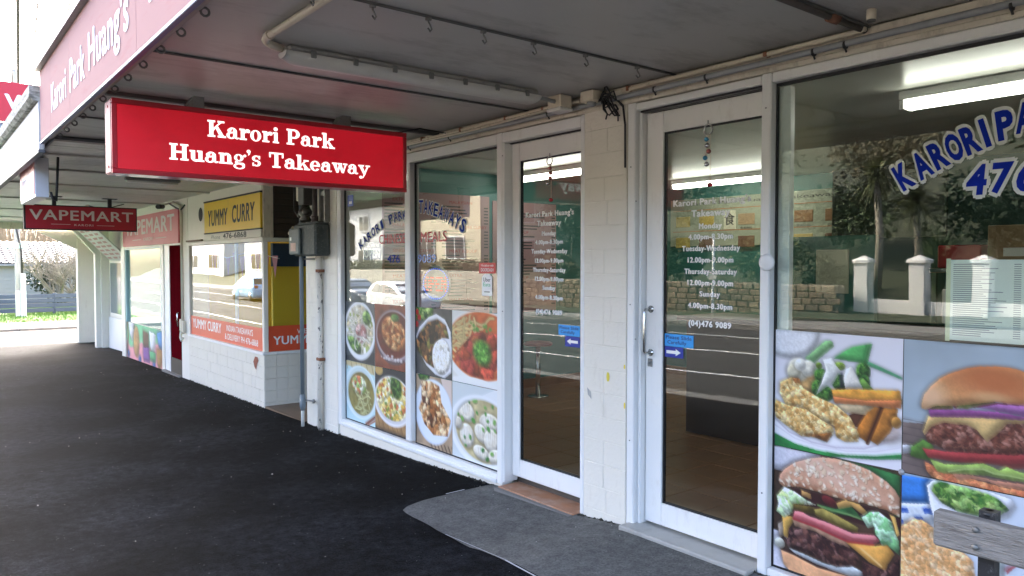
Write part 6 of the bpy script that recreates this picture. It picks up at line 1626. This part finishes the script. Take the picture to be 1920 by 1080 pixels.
# second fluorescent fitting
f2 = thing('fluorescent_batten', 'slim white fluorescent light on the board soffit of the far canopy', 'light fitting', (-9.6, -.95, 2.53))
MB().box(-9.66, -9.58, -1.35, -.75, 2.50, 2.533, c=.006).build('body', M_galv, f2)
MB().tube([(-9.62, -1.33, 2.488), (-9.62, -.77, 2.488)], .017, 8).build('tube', mat('unlit_tube', (.8, .8, .78), .3), f2)
f3 = thing('flood_lamp', 'grey conical flood lamp under the far canopy beside VAPEMART sign', 'light fitting', (-14.5, -1.4, 2.4))
MB().lathe((-14.8, -1.25, 2.42), [(.06, -.05), (.09, 0), (.05, .1)], 'y', 12).build('shade', M_galv, f3)
MB().tube([(-14.8, -1.15, 2.43), (-14.7, -1.0, 2.48), (-14.6, -.9, 2.53)], .015, 6).build('arm', M_pvc, f3)
MB().tube([(-14.6, -.9, 2.52), (-14.2, -.75, 2.44), (-13.9, -.5, 2.52)], .008, 5).build('cable', M_cable, f3)
# roof level VAPEMART sign above the far canopy
va = thing('roof_sign', 'red roof level sign with large white VA letters above far canopy', 'sign', (-18.05, -2.0, 2.9))
MB().box(-18.1, -18.0, -2.4, -.02, 4.34, 5.12, c=.005).build('panel', mat('bright_sign_red', (.62, .02, .04), .4, .04, 1), va)
fit_text(MB(), 'VA', -1.78, -1.19, 4.575, 4.885, 'x', -17.998, .04).build('lettering', M_vw, va)
MB().box(-18.16, -18.11, -2.4, -.02, 2.97, 4.33).build('lower_panel', mat('blue_grey_panel', (.30, .36, .44), .5, .1), va)

# ------------------------------------------------------------------ bench in front of the right window
be = thing('wooden_bench', 'weathered grey timber bench with black iron supports before right window', 'bench', (-.2, -1.0, .0))
M_wood = mat('weathered_grey_timber', (.30, .27, .24), .85, .6, 9, bump=1.0, bscale=30, stretch=(1.2, 9, 11), stain=(.10, .07, .05), samt=.7, sscale=(2.5, 10, 10), sth=(.58, .7))
M_iron = mat('black_iron', (.02, .02, .022), .45, .3, 20, stain=(.2, .2, .2), samt=.6, sscale=(20, 20, 20))
for (z0, z1, y) in ((.764, .862, -1.105), (.52, .62, -1.075)):
    MB().box(-.905, .75, y, y + .038, z0, z1, c=.006).build('back_slat', M_wood, be)
for y in (-.98, -.86, -.74, -.62):
    MB().box(-.905, .75, y, y + .1, .42, .455, c=.006).build('seat_slat', M_wood, be)
for x in (-.785, .6):
    MB().prism([(-1.066, .88), (-1.030, .88), (-1.03, .42), (-.5, .42), (-.5, .38), (-.54, .37), (-.5, .02), (-.56, .02), (-.6, .36), (-1.0, .36), (-1.08, .02), (-1.14, .02), (-1.066, .42)], 'x', x - .02, x + .02).build('leg', M_iron, be)
    MB().lathe((x, -1.048, .866), [(.020, 0), (.020, .008), (.010, .014)], 'z', 10).build('finial', M_iron, be)
    for z in (.79, .837): MB().lathe((x - .012, -1.113, z), [(.005, 0), (.0085, .003), (.0085, .008)], 'y', 12).build('bolt', M_galv, be)

# ------------------------------------------------------------------ across the side street
struct(sheet('footpath', M_conc, frange(-31.4, -28.95, .6), frange(-4.6, 60, 3), .07))
kb = MB()
for y in frange(-4.6, 57.4, 2):
    kb.box(-28.95, -28.80, y + .005, y + 1.995, -.8, -.545, c=.015)
struct(kb.build('kerb', M_conc))
struct(sheet('grass_verge', M_grass, frange(-60, -31.4, 1.4), frange(-4.4, 60, 2), .05))
rnd = random.Random(12); gb = MB()
for k in range(9000):
    x, y = rnd.uniform(-37, -31.45), rnd.uniform(-3.5, 4.5); h = rnd.uniform(.03, .10); a = rnd.random() * 6.3; w = .012
    z = zg(x) + .045
    gb.add([(x - w * math.cos(a), y - w * math.sin(a), z), (x + w * math.cos(a), y + w * math.sin(a), z), (x + rnd.uniform(-.04, .04), y + rnd.uniform(-.04, .04), z + h)], [(0, 1, 2)])
tag(gb.build('grass_blades', mat('grass_blade', (.10, .20, .02), .8, .3, 8)), 'short sunlit grass blades on the far verge', 'grass', kind='stuff')

M_slate = mat('blue_grey_fence_paint', (.055, .075, .115), .6, .12, 3)
fe = thing('board_fence', 'blue grey horizontal board fence along the far lawn', 'fence', (-36, 1.5, -.5))
for y in [-1.0 + k * 1.15 for k in range(9)]:
    MB().box(-36.11, -36.01, y - .05, y + .05, -.6, .33, c=.006).build('post', M_slate, fe)
    for k in range(4):
        z = -.43 + k * .19; MB().box(-36.005, -35.975, y + .006, y + 1.144, z, z + .16, c=.006).build('board', M_slate, fe)
fe2 = thing('timber_retaining_edge', 'low lichened timber side fence running back from the board fence', 'fence', (-37, -.9, -.5))
for k in range(5):
    MB().box(-38.6, -36.2, -1.06, -1.02, -.5 + k * .17, -.5 + k * .17 + .15, c=.005).build('board', mat('mossy_timber', (.30, .31, .17), .8, .3, 8), fe2)
for x in (-38.5, -37.4, -36.3): MB().box(x - .05, x + .05, -1.12, -1.061, -.5, .45).build('post', M_slate, fe2)

def weatherboards(parent, m, x, y0, y1, z0, z1, st=.18, axis='x', d=1):
    b = MB(); z = z0
    while z < z1 - .02:
        h = min(st, z1 - z)
        if axis == 'x': b.prism([(x, z + h), (x + d * .008, z + h), (x + d * .03, z), (x, z)], 'z', 0, 0) if False else b.add([(x + d * .03, y0, z), (x + d * .03, y1, z), (x + d * .006, y1, z + h), (x + d * .006, y0, z + h), (x, y0, z), (x, y1, z)], [(0, 1, 2, 3), (4, 5, 1, 0)])
        else: b.add([(y0, x + d * .03, z), (y1, x + d * .03, z), (y1, x + d * .006, z + h), (y0, x + d * .006, z + h), (y0, x, z), (y1, x, z)], [(0, 1, 2, 3), (4, 5, 1, 0)])
        z += st
    return b.build('weatherboards', m, parent)

M_tileroof = mat('dark_roof_tile', (.055, .05, .055), .6, .25, 8)
ho = thing('bungalow', 'low grey weatherboard bungalow with dark tiled roof behind fence', 'house', (-46, 3, -.4))
M_gwall = mat('grey_weatherboard', (.34, .325, .30), .7, .06, 2)
box('wall', M_gwall, ho, -50, -42.05, -3.0, 12, -.5, 1.5)
weatherboards(ho, M_gwall, -42.045, -3.0, 12, -.5, 1.45)
box('eave', mat('eave_gutter', (.25, .24, .24), .6), ho, -42.2, -41.7, -3.4, 12.4, 1.42, 1.52)
rf = MB().add([(-41.7, -3.4, 1.521), (-41.7, 12.4, 1.521), (-46, 12.4, 2.62), (-46, -3.4, 2.62), (-50.3, 12.4, 1.521), (-50.3, -3.4, 1.521)], [(0, 1, 2, 3), (3, 2, 4, 5)]).build('roof', M_tileroof, ho)
tl = MB()
for r_ in range(11):
    t0, t1 = r_ / 11, (r_ + 1) / 11
    for c in range(54):
        y = -3.4 + c * .293
        a0 = (-41.7 - 4.3 * t0, 1.55 + 1.1 * t0); a1 = (-41.7 - 4.3 * t1 - .05, 1.53 + 1.1 * t1)
        tl.add([(a0[0], y, a0[1] + .02), (a0[0], y + .15, a0[1] + .075), (a0[0], y + .29, a0[1] + .02), (a1[0], y + .29, a1[1]), (a1[0], y + .15, a1[1] + .055), (a1[0], y, a1[1]), (a0[0], y, a0[1] - .02), (a0[0], y + .29, a0[1] - .02)], [(0, 1, 4, 5), (1, 2, 3, 4), (6, 7, 2, 1, 0)])
o = tl.build('roof_tiles', M_tileroof, rf); o['kind'] = 'stuff'

# bare bushy tree with a dark shrub at its foot
def branchy(root, base, n, spread, up, m, seed, name='branches', r0=.05, depth=4, box_=None):
    rnd = random.Random(seed); b = MB()
    def grow(p, d, r, lvl):
        L_ = up * (.55 if lvl == 0 else .42) * rnd.uniform(.7, 1.2) * (.8 ** lvl)
        q = p + d * L_; mid = p + d * L_ * .5 + Vector((rnd.uniform(-.05, .05), rnd.uniform(-.05, .05), 0)) * L_
        b.tube([p, mid, q], [r, r * .85, r * .7], 5 if lvl < 2 else 3, caps=False)
        if lvl < depth:
            for k in range(3 if lvl < 3 else 4):
                nd = (d + Vector((rnd.uniform(-1, 1), rnd.uniform(-1, 1), rnd.uniform(-.25, .7))) * .75).normalized()
                grow(q if k else mid, nd, r * .62, lvl + 1)
    for k in range(n):
        a = k * 6.283 / n + rnd.uniform(-.3, .3)
        d = Vector((math.cos(a) * spread, math.sin(a) * spread, 1)).normalized()
        grow(Vector(base) + Vector((math.cos(a) * .12, math.sin(a) * .12, 0)), d, r0, 0)
    return b.build(name, m, root)
M_bark = mat('lichened_bark', (.22, .20, .16), .9, .4, 12)
tr_ = thing('bare_tree', 'pale bare branching tree beside the bungalow wall', 'tree', (-38.3, 2.2, -.4))
branchy(tr_, (-38.3, 1.9, -.2), 7, .75, 1.75, M_bark, 4, 'trunk', .07, 4)
branchy(tr_, (-38.2, 2.6, -.2), 5, .7, 1.7, M_bark, 9, 'branches', .06, 4)
def leaf_ball(b, c, rad, n, size, rnd, squash=1.0):
    for k in range(n):
        u = Vector((rnd.gauss(0, 1), rnd.gauss(0, 1), rnd.gauss(0, 1))).normalized() * (rnd.random() ** .45)
        p = Vector(c) + Vector((u.x * rad[0], u.y * rad[1], u.z * rad[2]))
        a = Vector((rnd.gauss(0, 1), rnd.gauss(0, 1), rnd.gauss(0, .6))).normalized() * size * rnd.uniform(.6, 1.3)
        t = a.cross(Vector((rnd.gauss(0, 1), rnd.gauss(0, 1), rnd.gauss(0, 1)))).normalized() * size * .45
        b.add([p - a, p + t, p + a, p - t], [(0, 1, 2, 3)])
def leafmat(name, col, var=.45):
    return mat(name, col, .6, var, 1.2, spec=.3)
M_leafd = leafmat('dark_leaf', (.02, .036, .014)); M_leafm = leafmat('mid_leaf', (.04, .065, .02)); M_leafb = leafmat('dry_leaf', (.11, .09, .045))
sh_ = thing('evergreen_shrub', 'dark evergreen shrub growing under the bare tree', 'shrub', (-38.6, 1.6, -.4))
rnd = random.Random(3); b = MB()
leaf_ball(b, (-39.4, 1.5, .9), (.6, .9, .75), 1500, .07, rnd); leaf_ball(b, (-39.4, 2.9, .8), (.5, .6, .6), 500, .07, rnd)
b.build('foliage', M_leafd, sh_)
MB().tube([(-39.4, 1.5, -.4), (-39.4, 1.55, .6)], .05, 6).build('stem', M_bark, sh_)
# brushy hillside behind
hill = []
xs, ys = frange(-120, -52, 4), frange(-3.5, 60, 4)
struct(sheet('hillside', mat('dry_hillside', (.14, .11, .075), .95, .35, 1.2, bump=.8, bscale=6), xs, ys, 0, .25, 7, f=lambda x, y: -1 + max(0, (-52 - x)) * .22 + 1.2 * math.sin(y * .11 + x * .07)))
tw = MB(); rnd = random.Random(21)
for k in range(2600):
    x, y = rnd.uniform(-66, -53), rnd.uniform(-3.2, 12); z = -1 + max(0, (-52 - x)) * .22 + 1.0 * math.sin(y * .11 + x * .07)
    h = rnd.uniform(1.2, 3.4); dx, dy = rnd.uniform(-.5, .5), rnd.uniform(-.7, .7); w = rnd.uniform(.012, .03)
    tw.add([(x, y - w, z), (x, y + w, z), (x + dx * .5, y + dy * .4 + w * .7, z + h * .55), (x + dx * .5, y + dy * .4 - w * .7, z + h * .55), (x + dx, y + dy, z + h)], [(0, 1, 2, 3), (3, 2, 4)])
tag(tw.build('scrub_twigs', mat('dry_scrub', (.24, .19, .12), .9, .4, 1.5)), 'tangled dry brown scrub on the slope behind the bungalow', 'scrub', kind='stuff')

# utility pole with street name plate, wires above the street
po = thing('utility_pole', 'grey concrete utility pole with white painted foot across side street', 'pole', (-35.0, .05, -.55))
M_pole = mat('pole_concrete', (.42, .40, .37), .85, .15, 4)
MB().box(-35.1, -34.9, -.12, .07, -.6, 9.0, c=.02).build('shaft', M_pole, po)
MB().box(-34.89, -34.75, .03, .21, -.6, 1.15, c=.012).build('stub_post', mat('pale_stub', (.55, .53, .50), .8, .12, 5), po)
MB().box(-34.888, -34.86, -.125, .02, -.55, .48).build('white_band', M_vw, po)
MB().box(-34.745, -34.735, .035, .205, -.55, .48).build('white_band', M_vw, po)
MB().tube([(-34.86, -.1, 3.2), (-34.85, -.02, 2.7), (-34.85, .09, 2.0), (-34.85, .10, 1.16)], .035, 6).build('cable_riser', M_cable, po)
MB().box(-35.22, -35.11, -1.3, 1.3, 7.0, 7.12).build('crossarm', M_wood, po)
sn = thing('street_name_sign', 'small pale green street name plate on the utility pole', 'sign', (-34.8, -.05, 2.1))
MB().box(-34.86, -34.835, -.40, .27, 2.12, 2.33, c=.004).build('plate', mat('pale_green_plate', (.50, .68, .60), .5), sn)
for k, (y, z, r) in enumerate(((0.0, 7.2, .010), (.10, 7.2, .026), (.43, 7.2, .012), (1.09, 7.2, .012))):
    yy = (-5.6, -5.13, -4.7, -4.33)[k]
    w = thing('power_line', ('leftmost thin', 'thick black', 'third thin', 'rightmost thin')[k] + ' overhead wire running from the utility pole', 'wire', (-35, y, z), 'overhead wires above the street')
    P = [(-35 + 55 * t, y + (yy - y) * t, z - .12 * math.sin(math.pi * t)) for t in [i / 24 for i in range(25)]]
    MB().tube(P, r * 1.6, 6).build('wire', M_cable, w)

# ------------------------------------------------------------------ the far side of the main street (seen in the shop glass)
struct(sheet('far_footpath', M_conc, frange(-110, 60, 2), [-18.6, -17.5, -16.4, -15.94], .0))
struct(sheet('far_bank', mat('rough_bank', (.035, .04, .018), .95, .4, 1.5, bump=.8, bscale=5), frange(-110, 60, 3), [-60, -45, -34, -28, -24, -22, -20.4, -18.6], 0, .12, 5,
             f=lambda x, y: zg(x) + (.02 if y > -20.3 else .3 + (-20.4 - y) * .34)))
# white pillared wall
wfz = -.2
M_wpil = mat('white_render', (.82, .80, .76), .7, .05, 2)
gw = thing('pillared_wall', 'white rendered low wall with capped square pillars across the street', 'wall', (-7, -20.3, wfz))
for k in range(9):
    x = -12.0 + k * 1.72
    MB().box(x - .22, x + .22, -20.55, -20.11, -.4, 1.55, c=.01).build('pillar', M_wpil, gw)
    MB().box(x - .28, x + .28, -20.61, -20.05, 1.551, 1.64, c=.01).add([(x - .28, -20.61, 1.641), (x + .28, -20.61, 1.641), (x + .28, -20.05, 1.641), (x - .28, -20.05, 1.641), (x, -20.33, 1.80)], [(0, 1, 4), (1, 2, 4), (2, 3, 4), (3, 0, 4)]).build('cap', M_wpil, gw)
    if k < 8: MB().box(x + .221, x + 1.499, -20.43, -20.23, -.4, .42, c=.01).build('wall_panel', M_wpil, gw)
    if k < 8:
        for z in (.55, 1.35): MB().tube([(x + .22, -20.33, z), (x + 1.5, -20.33, z)], .012, 5).build('rail', M_black, gw)
# stone retaining wall with bushes
sw = thing('stone_wall', 'brown stone retaining wall across the street', 'wall', (-20, -19.6, -.3))
box('core', mat('stone_mortar', (.2, .17, .13), .9), sw, -29.5, -12.4, -19.9, -19.5, -.5, .84)
rnd = random.Random(6); x = -29.4; st_mats = [mat('stone_%d' % i, tuple(q * .6 for q in c), .9, .25, 6) for i, c in enumerate(((.34, .25, .16), (.28, .20, .13), (.38, .30, .20), (.22, .17, .12)))]
sm_cache = []
for i in range(8):
    w, h = rnd.uniform(.34, .5), .20
    b = MB().box(-w / 2, w / 2, -.06, .06, -h / 2, h / 2, c=.03); me = bpy.data.meshes.new('stone'); me.from_pydata(b.v, [], b.f); me.materials.append(st_mats[i % 4]); me.update(); sm_cache.append((me, w))
for r_ in range(6):
    x = -29.4 + .1 * (r_ % 2)
    while x < -12.7:
        me, w = sm_cache[rnd.randint(0, 7)]
        o = bpy.data.objects.new('stone', me); COL.objects.link(o); o.parent = sw
        o.location = Vector((x + w / 2, -19.5, -.33 + r_ * .21)) - WL[sw.name]; x += w + .02
def bush(name, lab, c, rad, n, size, m, grp):
    t = thing(name, lab, 'bush', (c[0], c[1], c[2] - rad[2]), grp)
    rnd = random.Random(int(abs(c[0] * 13 + c[1] * 7)))
    b = MB()
    for k in range(6):
        leaf_ball(b, (c[0] + rnd.uniform(-.5, .5) * rad[0], c[1] + rnd.uniform(-.4, .4) * rad[1], c[2] + rnd.uniform(-.3, .4) * rad[2]), tuple(r * .6 for r in rad), n // 6, size, rnd)
    b.build('foliage', m, t)
    MB().tube([(c[0], c[1], c[2] - rad[2] - .5), (c[0], c[1], c[2])], .06, 5).build('stem', M_bark, t)
M_leafy = leafmat('yellow_green_leaf', (.075, .085, .02))
for k, (x, y, z, rx, rz, m, lab) in enumerate(((-27, -20.8, 1.3, 1.6, .8, M_leafb, 'dry brown bush on the stone wall near the cream house'), (-23.5, -20.8, 1.5, 1.9, 1.0, M_leafy, 'yellow green bush on the middle of the stone wall'),
      (-19.6, -20.9, 1.6, 1.9, 1.1, M_leafm, 'mid green bush on the stone wall'), (-16.2, -20.8, 1.6, 1.8, 1.1, M_leafy, 'yellow green bush at the near end of stone wall'), (-13.4, -20.9, .9, 1.0, 1.2, M_leafd, 'dark green bush beside the first white pillar'),
      (-15, -25, 3.3, 2.6, 1.6, M_leafm, 'broad green bush high on the bank'), (-21, -26, 3.4, 3, 1.8, M_leafd, 'dark broad bush high on the bank'), (-10, -25.5, 3.2, 2.6, 1.9, M_leafd, 'dark broad bush behind white pillars'), (-5, -25, 2.8, 2.6, 1.8, M_leafm, 'green bush behind the near white pillars'),
      (-8, -29, 6.2, 3.5, 2.4, M_leafd, 'tall dark tree crown at the top of the bank'), (-16, -30, 6.4, 3.6, 2.4, M_leafb, 'brown tree crown at the top of the bank'), (0, -27, 4.5, 3.4, 2.6, M_leafd, 'dark tree crown at the near end of the bank'), (-24, -30, 6, 3.4, 2.2, M_leafm, 'green tree crown behind the stone wall'), (-29.5, -24, 3.8, 3.0, 2.6, M_leafd, 'tall dark tree crown between stone wall and cream house'), (-30, -27, 7.0, 3.0, 2.6, M_leafd, 'highest dark tree crown beside the cream house'))):
    bush('roadside_bush', lab, (x, y, z), (rx, 1.2 if z < 2 else 2.0, rz), 2400, .11 if z < 2 else .15, m, 'bushes on the bank across the street')
# cabbage trees
def cabbage(x, y, z0, z1, lab, seed):
    t = thing('cabbage_tree', lab, 'tree', (x, y, z0), 'cabbage trees on the bank')
    rnd = random.Random(seed)
    MB().tube([(x, y, z0), (x + .1, y, (z0 + z1) / 2), (x - .05, y, z1)], [.16, .13, .11], 8).build('trunk', mat('grey_bark', (.30, .26, .20), .9, .3, 10), t)
    b = MB()
    for k in range(260):
        d = Vector((rnd.gauss(0, 1), rnd.gauss(0, 1), rnd.gauss(.15, .8))).normalized(); L_ = rnd.uniform(.7, 1.15)
        s = d.cross(Vector((0, 0, 1))).normalized() * .025; p = Vector((x - .05, y, z1)); m_ = p + d * L_ * .6; e = p + d * L_ + Vector((0, 0, -.25 * L_))
        b.add([p - s, p + s, m_ + s, m_ - s, e], [(0, 1, 2, 3), (3, 2, 4)])
    b.build('crown', M_leafy, t)
cabbage(-12.4, -22.0, .3, 4.4, 'cabbage tree with pale slanting trunk behind white pillars', 3); cabbage(-11.4, -22.6, .4, 3.6, 'shorter cabbage tree beside the pale trunked one', 5)
fx_ = thing('flax_clump', 'clump of long arching flax leaves behind the white pillars', 'plant', (-10.3, -21.4, .4))
b = MB(); rnd = random.Random(4)
for k in range(150):
    a = rnd.random() * 6.28; sp = rnd.uniform(.2, 1.1); h = rnd.uniform(1.2, 2.3); p = Vector((-10.3, -21.6, .5)); s = Vector((-math.sin(a), math.cos(a), 0)) * .03
    m_ = p + Vector((math.cos(a) * sp * .5, math.sin(a) * sp * .5, h * .75)); e = p + Vector((math.cos(a) * sp * 1.2, math.sin(a) * sp * 1.2, h * rnd.uniform(.75, 1.05)))
    b.add([p - s, p + s, m_ + s, m_ - s, e], [(0, 1, 2, 3), (3, 2, 4)])
b.build('leaves', M_leafm, fx_)
# sign post on the far kerb
sg = thing('sign_post', 'white street sign post on the far kerb', 'sign post', (-15.5, -17.2, -.3))
MB().tube([(-15.5, -17.2, -.3), (-15.5, -17.2, 2.4)], .04, 8).build('post', M_vw, sg); MB().box(-15.68, -15.32, -17.15, -17.13, 1.0, 1.3, c=.004).build('plate', mat('sign_plate', (.4, .38, .36), .5), sg)

# houses across the street
def house(lab, x0, x1, y0, y1, z0, z1, wall, roofm, wins, pitch=1.8, fl=True):
    h = thing('house', lab, 'house', ((x0 + x1) / 2, (y0 + y1) / 2, z0))
    box('wall', wall, h, x0, x1, y0, y1, z0, z1)
    weatherboards(h, wall, y1 + .002, x0, x1, z0 + .4, z1 - .05, .2, 'y', 1)
    weatherboards(h, wall, x1 + .002, y0, y1, z0 + .4, z1 - .05, .2, 'x', 1)
    xm = (x0 + x1) / 2; e = .5
    MB().add([(x0 - e, y1 + e, z1), (x1 + e, y1 + e, z1), (x1 + e, y0 - e, z1), (x0 - e, y0 - e, z1), (xm, y1 - 1.5, z1 + pitch), (xm, y0 + 1.5, z1 + pitch)], [(0, 1, 4), (1, 2, 5, 4), (2, 3, 5), (3, 0, 4, 5), (0, 3, 2, 1)]).build('roof', roofm, h)
    for (side, a, b_, c, d) in wins:
        if side == 'y':
            f = MB().box(a, b_, y1 + .034, y1 + .09, c, d).build('window', M_vw, h)
            MB().box(a + .08, b_ - .08, y1 + .0905, y1 + .10, c + .08, d - .08).build('pane', mat('house_glass', (.05, .06, .07), .08), f)
            MB().box((a + b_) / 2 - .03, (a + b_) / 2 + .03, y1 + .1005, y1 + .12, c + .08, d - .08).build('mullion', M_vw, f)
        else:
            f = MB().box(x1 + .034, x1 + .09, a, b_, c, d).build('window', M_vw, h)
            MB().box(x1 + .0905, x1 + .10, a + .08, b_ - .08, c + .08, d - .08).build('pane', mat('house_glass', (.05, .06, .07), .08), f)
    return h
M_hc = mat('cream_weatherboard', (.52, .47, .33), .7, .05, 1); M_hw = mat('white_weatherboard', (.55, .55, .55), .7, .04, 1); M_hg = mat('grey_blue_weatherboard', (.42, .46, .50), .7, .05, 1)
M_roofr = mat('iron_roof_dark', (.12, .11, .11), .5, .1)
M_roofg = mat('iron_roof_green', (.05, .16, .14), .5, .1)
house('cream two storey weatherboard house across the street', -44, -36.3, -32, -23.0, .4, 6.6, M_hc, M_roofr, [('y', -43, -41.2, 1.8, 3.2), ('y', -39.9, -37.9, 1.8, 3.2), ('y', -42.8, -41.4, 4.6, 5.9), ('y', -39.7, -38.1, 4.6, 5.9), ('x', -27, -25.2, 4.0, 5.5), ('x', -27, -25.2, 1.6, 3)])
house('white two storey house beyond the cream one across the street', -56, -47, -31, -22.5, .3, 5.6, M_hw, M_roofr, [('y', -54.5, -52.5, 1.2, 2.6), ('y', -50.8, -48.8, 1.2, 2.6), ('y', -54.5, -52.9, 3.8, 5.0), ('y', -50.6, -49, 3.8, 5.0)])
house('grey house farther along the far side of the street', -72, -62, -30, -21.5, .0, 4.2, M_hg, M_roofr, [('y', -70, -67.5, 1.0, 2.5), ('y', -66, -64, 1.0, 2.5)])
house('white house at the far end of the street', -92, -78, -30, -21.5, .0, 4.4, M_hw, M_roofg, [('y', -90, -87, 1.0, 2.5), ('y', -83, -80, 1.0, 2.5)])
house('green roofed cottage high on the bank across the street', -9.5, -2.5, -38, -31, 4.6, 7.6, M_hw, M_roofg, [('y', -8.4, -6.8, 5.6, 6.9), ('y', -5.2, -3.6, 5.6, 6.9)])
lw = thing('garden_wall', 'long pale garden wall in front of the cream house', 'wall', (-38, -19.7, -.4))
for k in range(12): MB().box(-50 + k * 1.7 + .01, -50 + (k + 1) * 1.7 - .01, -19.85, -19.6, -.6, 1.15, c=.012).build('panel', mat('pale_block', (.42, .39, .32), .8, .08, 2), lw)
hd_ = thing('hedge', 'clipped dry topped hedge above the pale garden wall', 'hedge', (-38, -20.4, 1.0))
b = MB(); rnd = random.Random(8)
for k in range(14): leaf_ball(b, (-49 + k * 1.4, -20.5, 1.3), (.9, .5, .55), 420, .09, rnd)
b.build('foliage', M_leafy, hd_); MB().box(-49.5, -29.8, -20.7, -20.3, -.4, 1.2).build('stems', mat('hedge_core', (.03, .035, .015), .9), hd_)

# ------------------------------------------------------------------ parked cars
def car(lab, x, y, rz, paint, L_=4.2, W=1.74, H=1.5):
    z0 = zg(x) - .16
    t = thing('parked_car', lab, 'car', (x, y, z0), 'cars parked across the street', rz)
    st = [(-2.1, .42, .70, .74, .72), (-2.06, .30, .80, .86, .80), (-1.9, .22, .88, 1.02, .84), (-1.55, .2, .93, 1.34, .86), (-1.1, .2, .94, 1.47, .87), (-.3, .2, .94, 1.5, .87), (.3, .2, .93, 1.44, .87), (.75, .2, .92, 1.2, .87), (1.1, .2, .91, .97, .86), (1.6, .22, .86, .90, .84), (1.95, .28, .74, .80, .78), (2.08, .4, .62, .66, .66)]
    b = MB(); n = 10
    for (px, zb, zbelt, zt, hw) in st:
        tw_ = hw - .02 if zt - zbelt < .12 else hw * (.96 - .26 * (zt - zbelt))
        b.v += [(px, -hw * .94, zb), (px, -hw, zb + .15), (px, -hw, zbelt - .06), (px, -hw * .98, zbelt), (px, -tw_, zt - .04), (px, -tw_ + .1, zt), (px, tw_ - .1, zt), (px, tw_, zt - .04), (px, hw * .98, zbelt), (px, hw, zbelt - .06), (px, hw, zb + .15), (px, hw * .94, zb)]
    n = 12
    for i in range(len(st) - 1):
        for j in range(n - 1): b.f.append((i * n + j, i * n + j + 1, (i + 1) * n + j + 1, (i + 1) * n + j)); b.sm.append(True)
        b.f.append((i * n + n - 1, i * n, (i + 1) * n, (i + 1) * n + n - 1)); b.sm.append(True)
    b.f += [tuple(range(n)), tuple(range((len(st) - 1) * n, len(st) * n))]; b.sm += [False, False]
    b.build('body', paint, t)
    M_cg = mat('car_glass', (.02, .025, .03), .05)
    for s in (-1, 1):
        for (q) in ([(-1.45, .97), (-.62, .98), (-.62, 1.36), (-1.12, 1.36)], [(-.55, .98), (.28, .98), (.20, 1.33), (-.55, 1.37)], [(.36, .97), (.92, .96), (.5, 1.22), (.30, 1.30)]):
            MB().add([(px, s * (.872 - .225 * max(0, pz - .94) + .012), pz) for px, pz in q], [(0, 1, 2, 3)]).build('side_window', M_cg, t)
    MB().add([(.42, -.66, 1.385), (.42, .66, 1.385), (1.07, .74, 1.0), (1.07, -.74, 1.0)], [(0, 1, 2, 3)]).build('windscreen', M_cg, t)
    MB().add([(-1.56, -.64, 1.345), (-1.56, .64, 1.345), (-1.93, .72, 1.0), (-1.93, -.72, 1.0)], [(0, 1, 2, 3)]).build('rear_window', M_cg, t)
    for px in (-1.28, 1.30):
        for s in (-1, 1):
            w = MB().lathe((px, s * .77, .31), [(.20, -.1), (.31, -.085), (.31, .085), (.20, .1)], 'y', 20).build('wheel', M_black, t)
            MB().lathe((px, s * .77, .31), [(.195, -.102), (.195, .102)], 'y', 16).build('rim', M_steel, w)
    for s in (-1, 1):
        MB().box(1.93, 2.07, s * .62 - .13, s * .62 + .13, .62, .74, c=.02).build('headlight', mat('headlight_lens', (.8, .8, .8), .1), t)
        MB().box(-2.10, -2.0, s * .66 - .1, s * .66 + .1, .78, .95, c=.02).build('tail_light', mat('tail_lens', (.4, .01, .01), .2), t)
    MB().box(-2.12, -2.085, -.26, .26, .55, .66).build('number_plate', M_vw, t)
car('white hatchback parked across the street by the pale wall', -30.4, -14.3, 0.0, mat('white_car_paint', (.78, .78, .76), .2, .02, coat=1.0))
car('light blue hatchback parked farther along the street', -44.5, -12.6, math.pi, mat('blue_car_paint', (.22, .42, .62), .2, .03, coat=1.0))
car('dark blue hatchback parked behind the white one', -35.6, -14.4, 0.0, mat('navy_car_paint', (.03, .05, .10), .2, .05, coat=1.0))
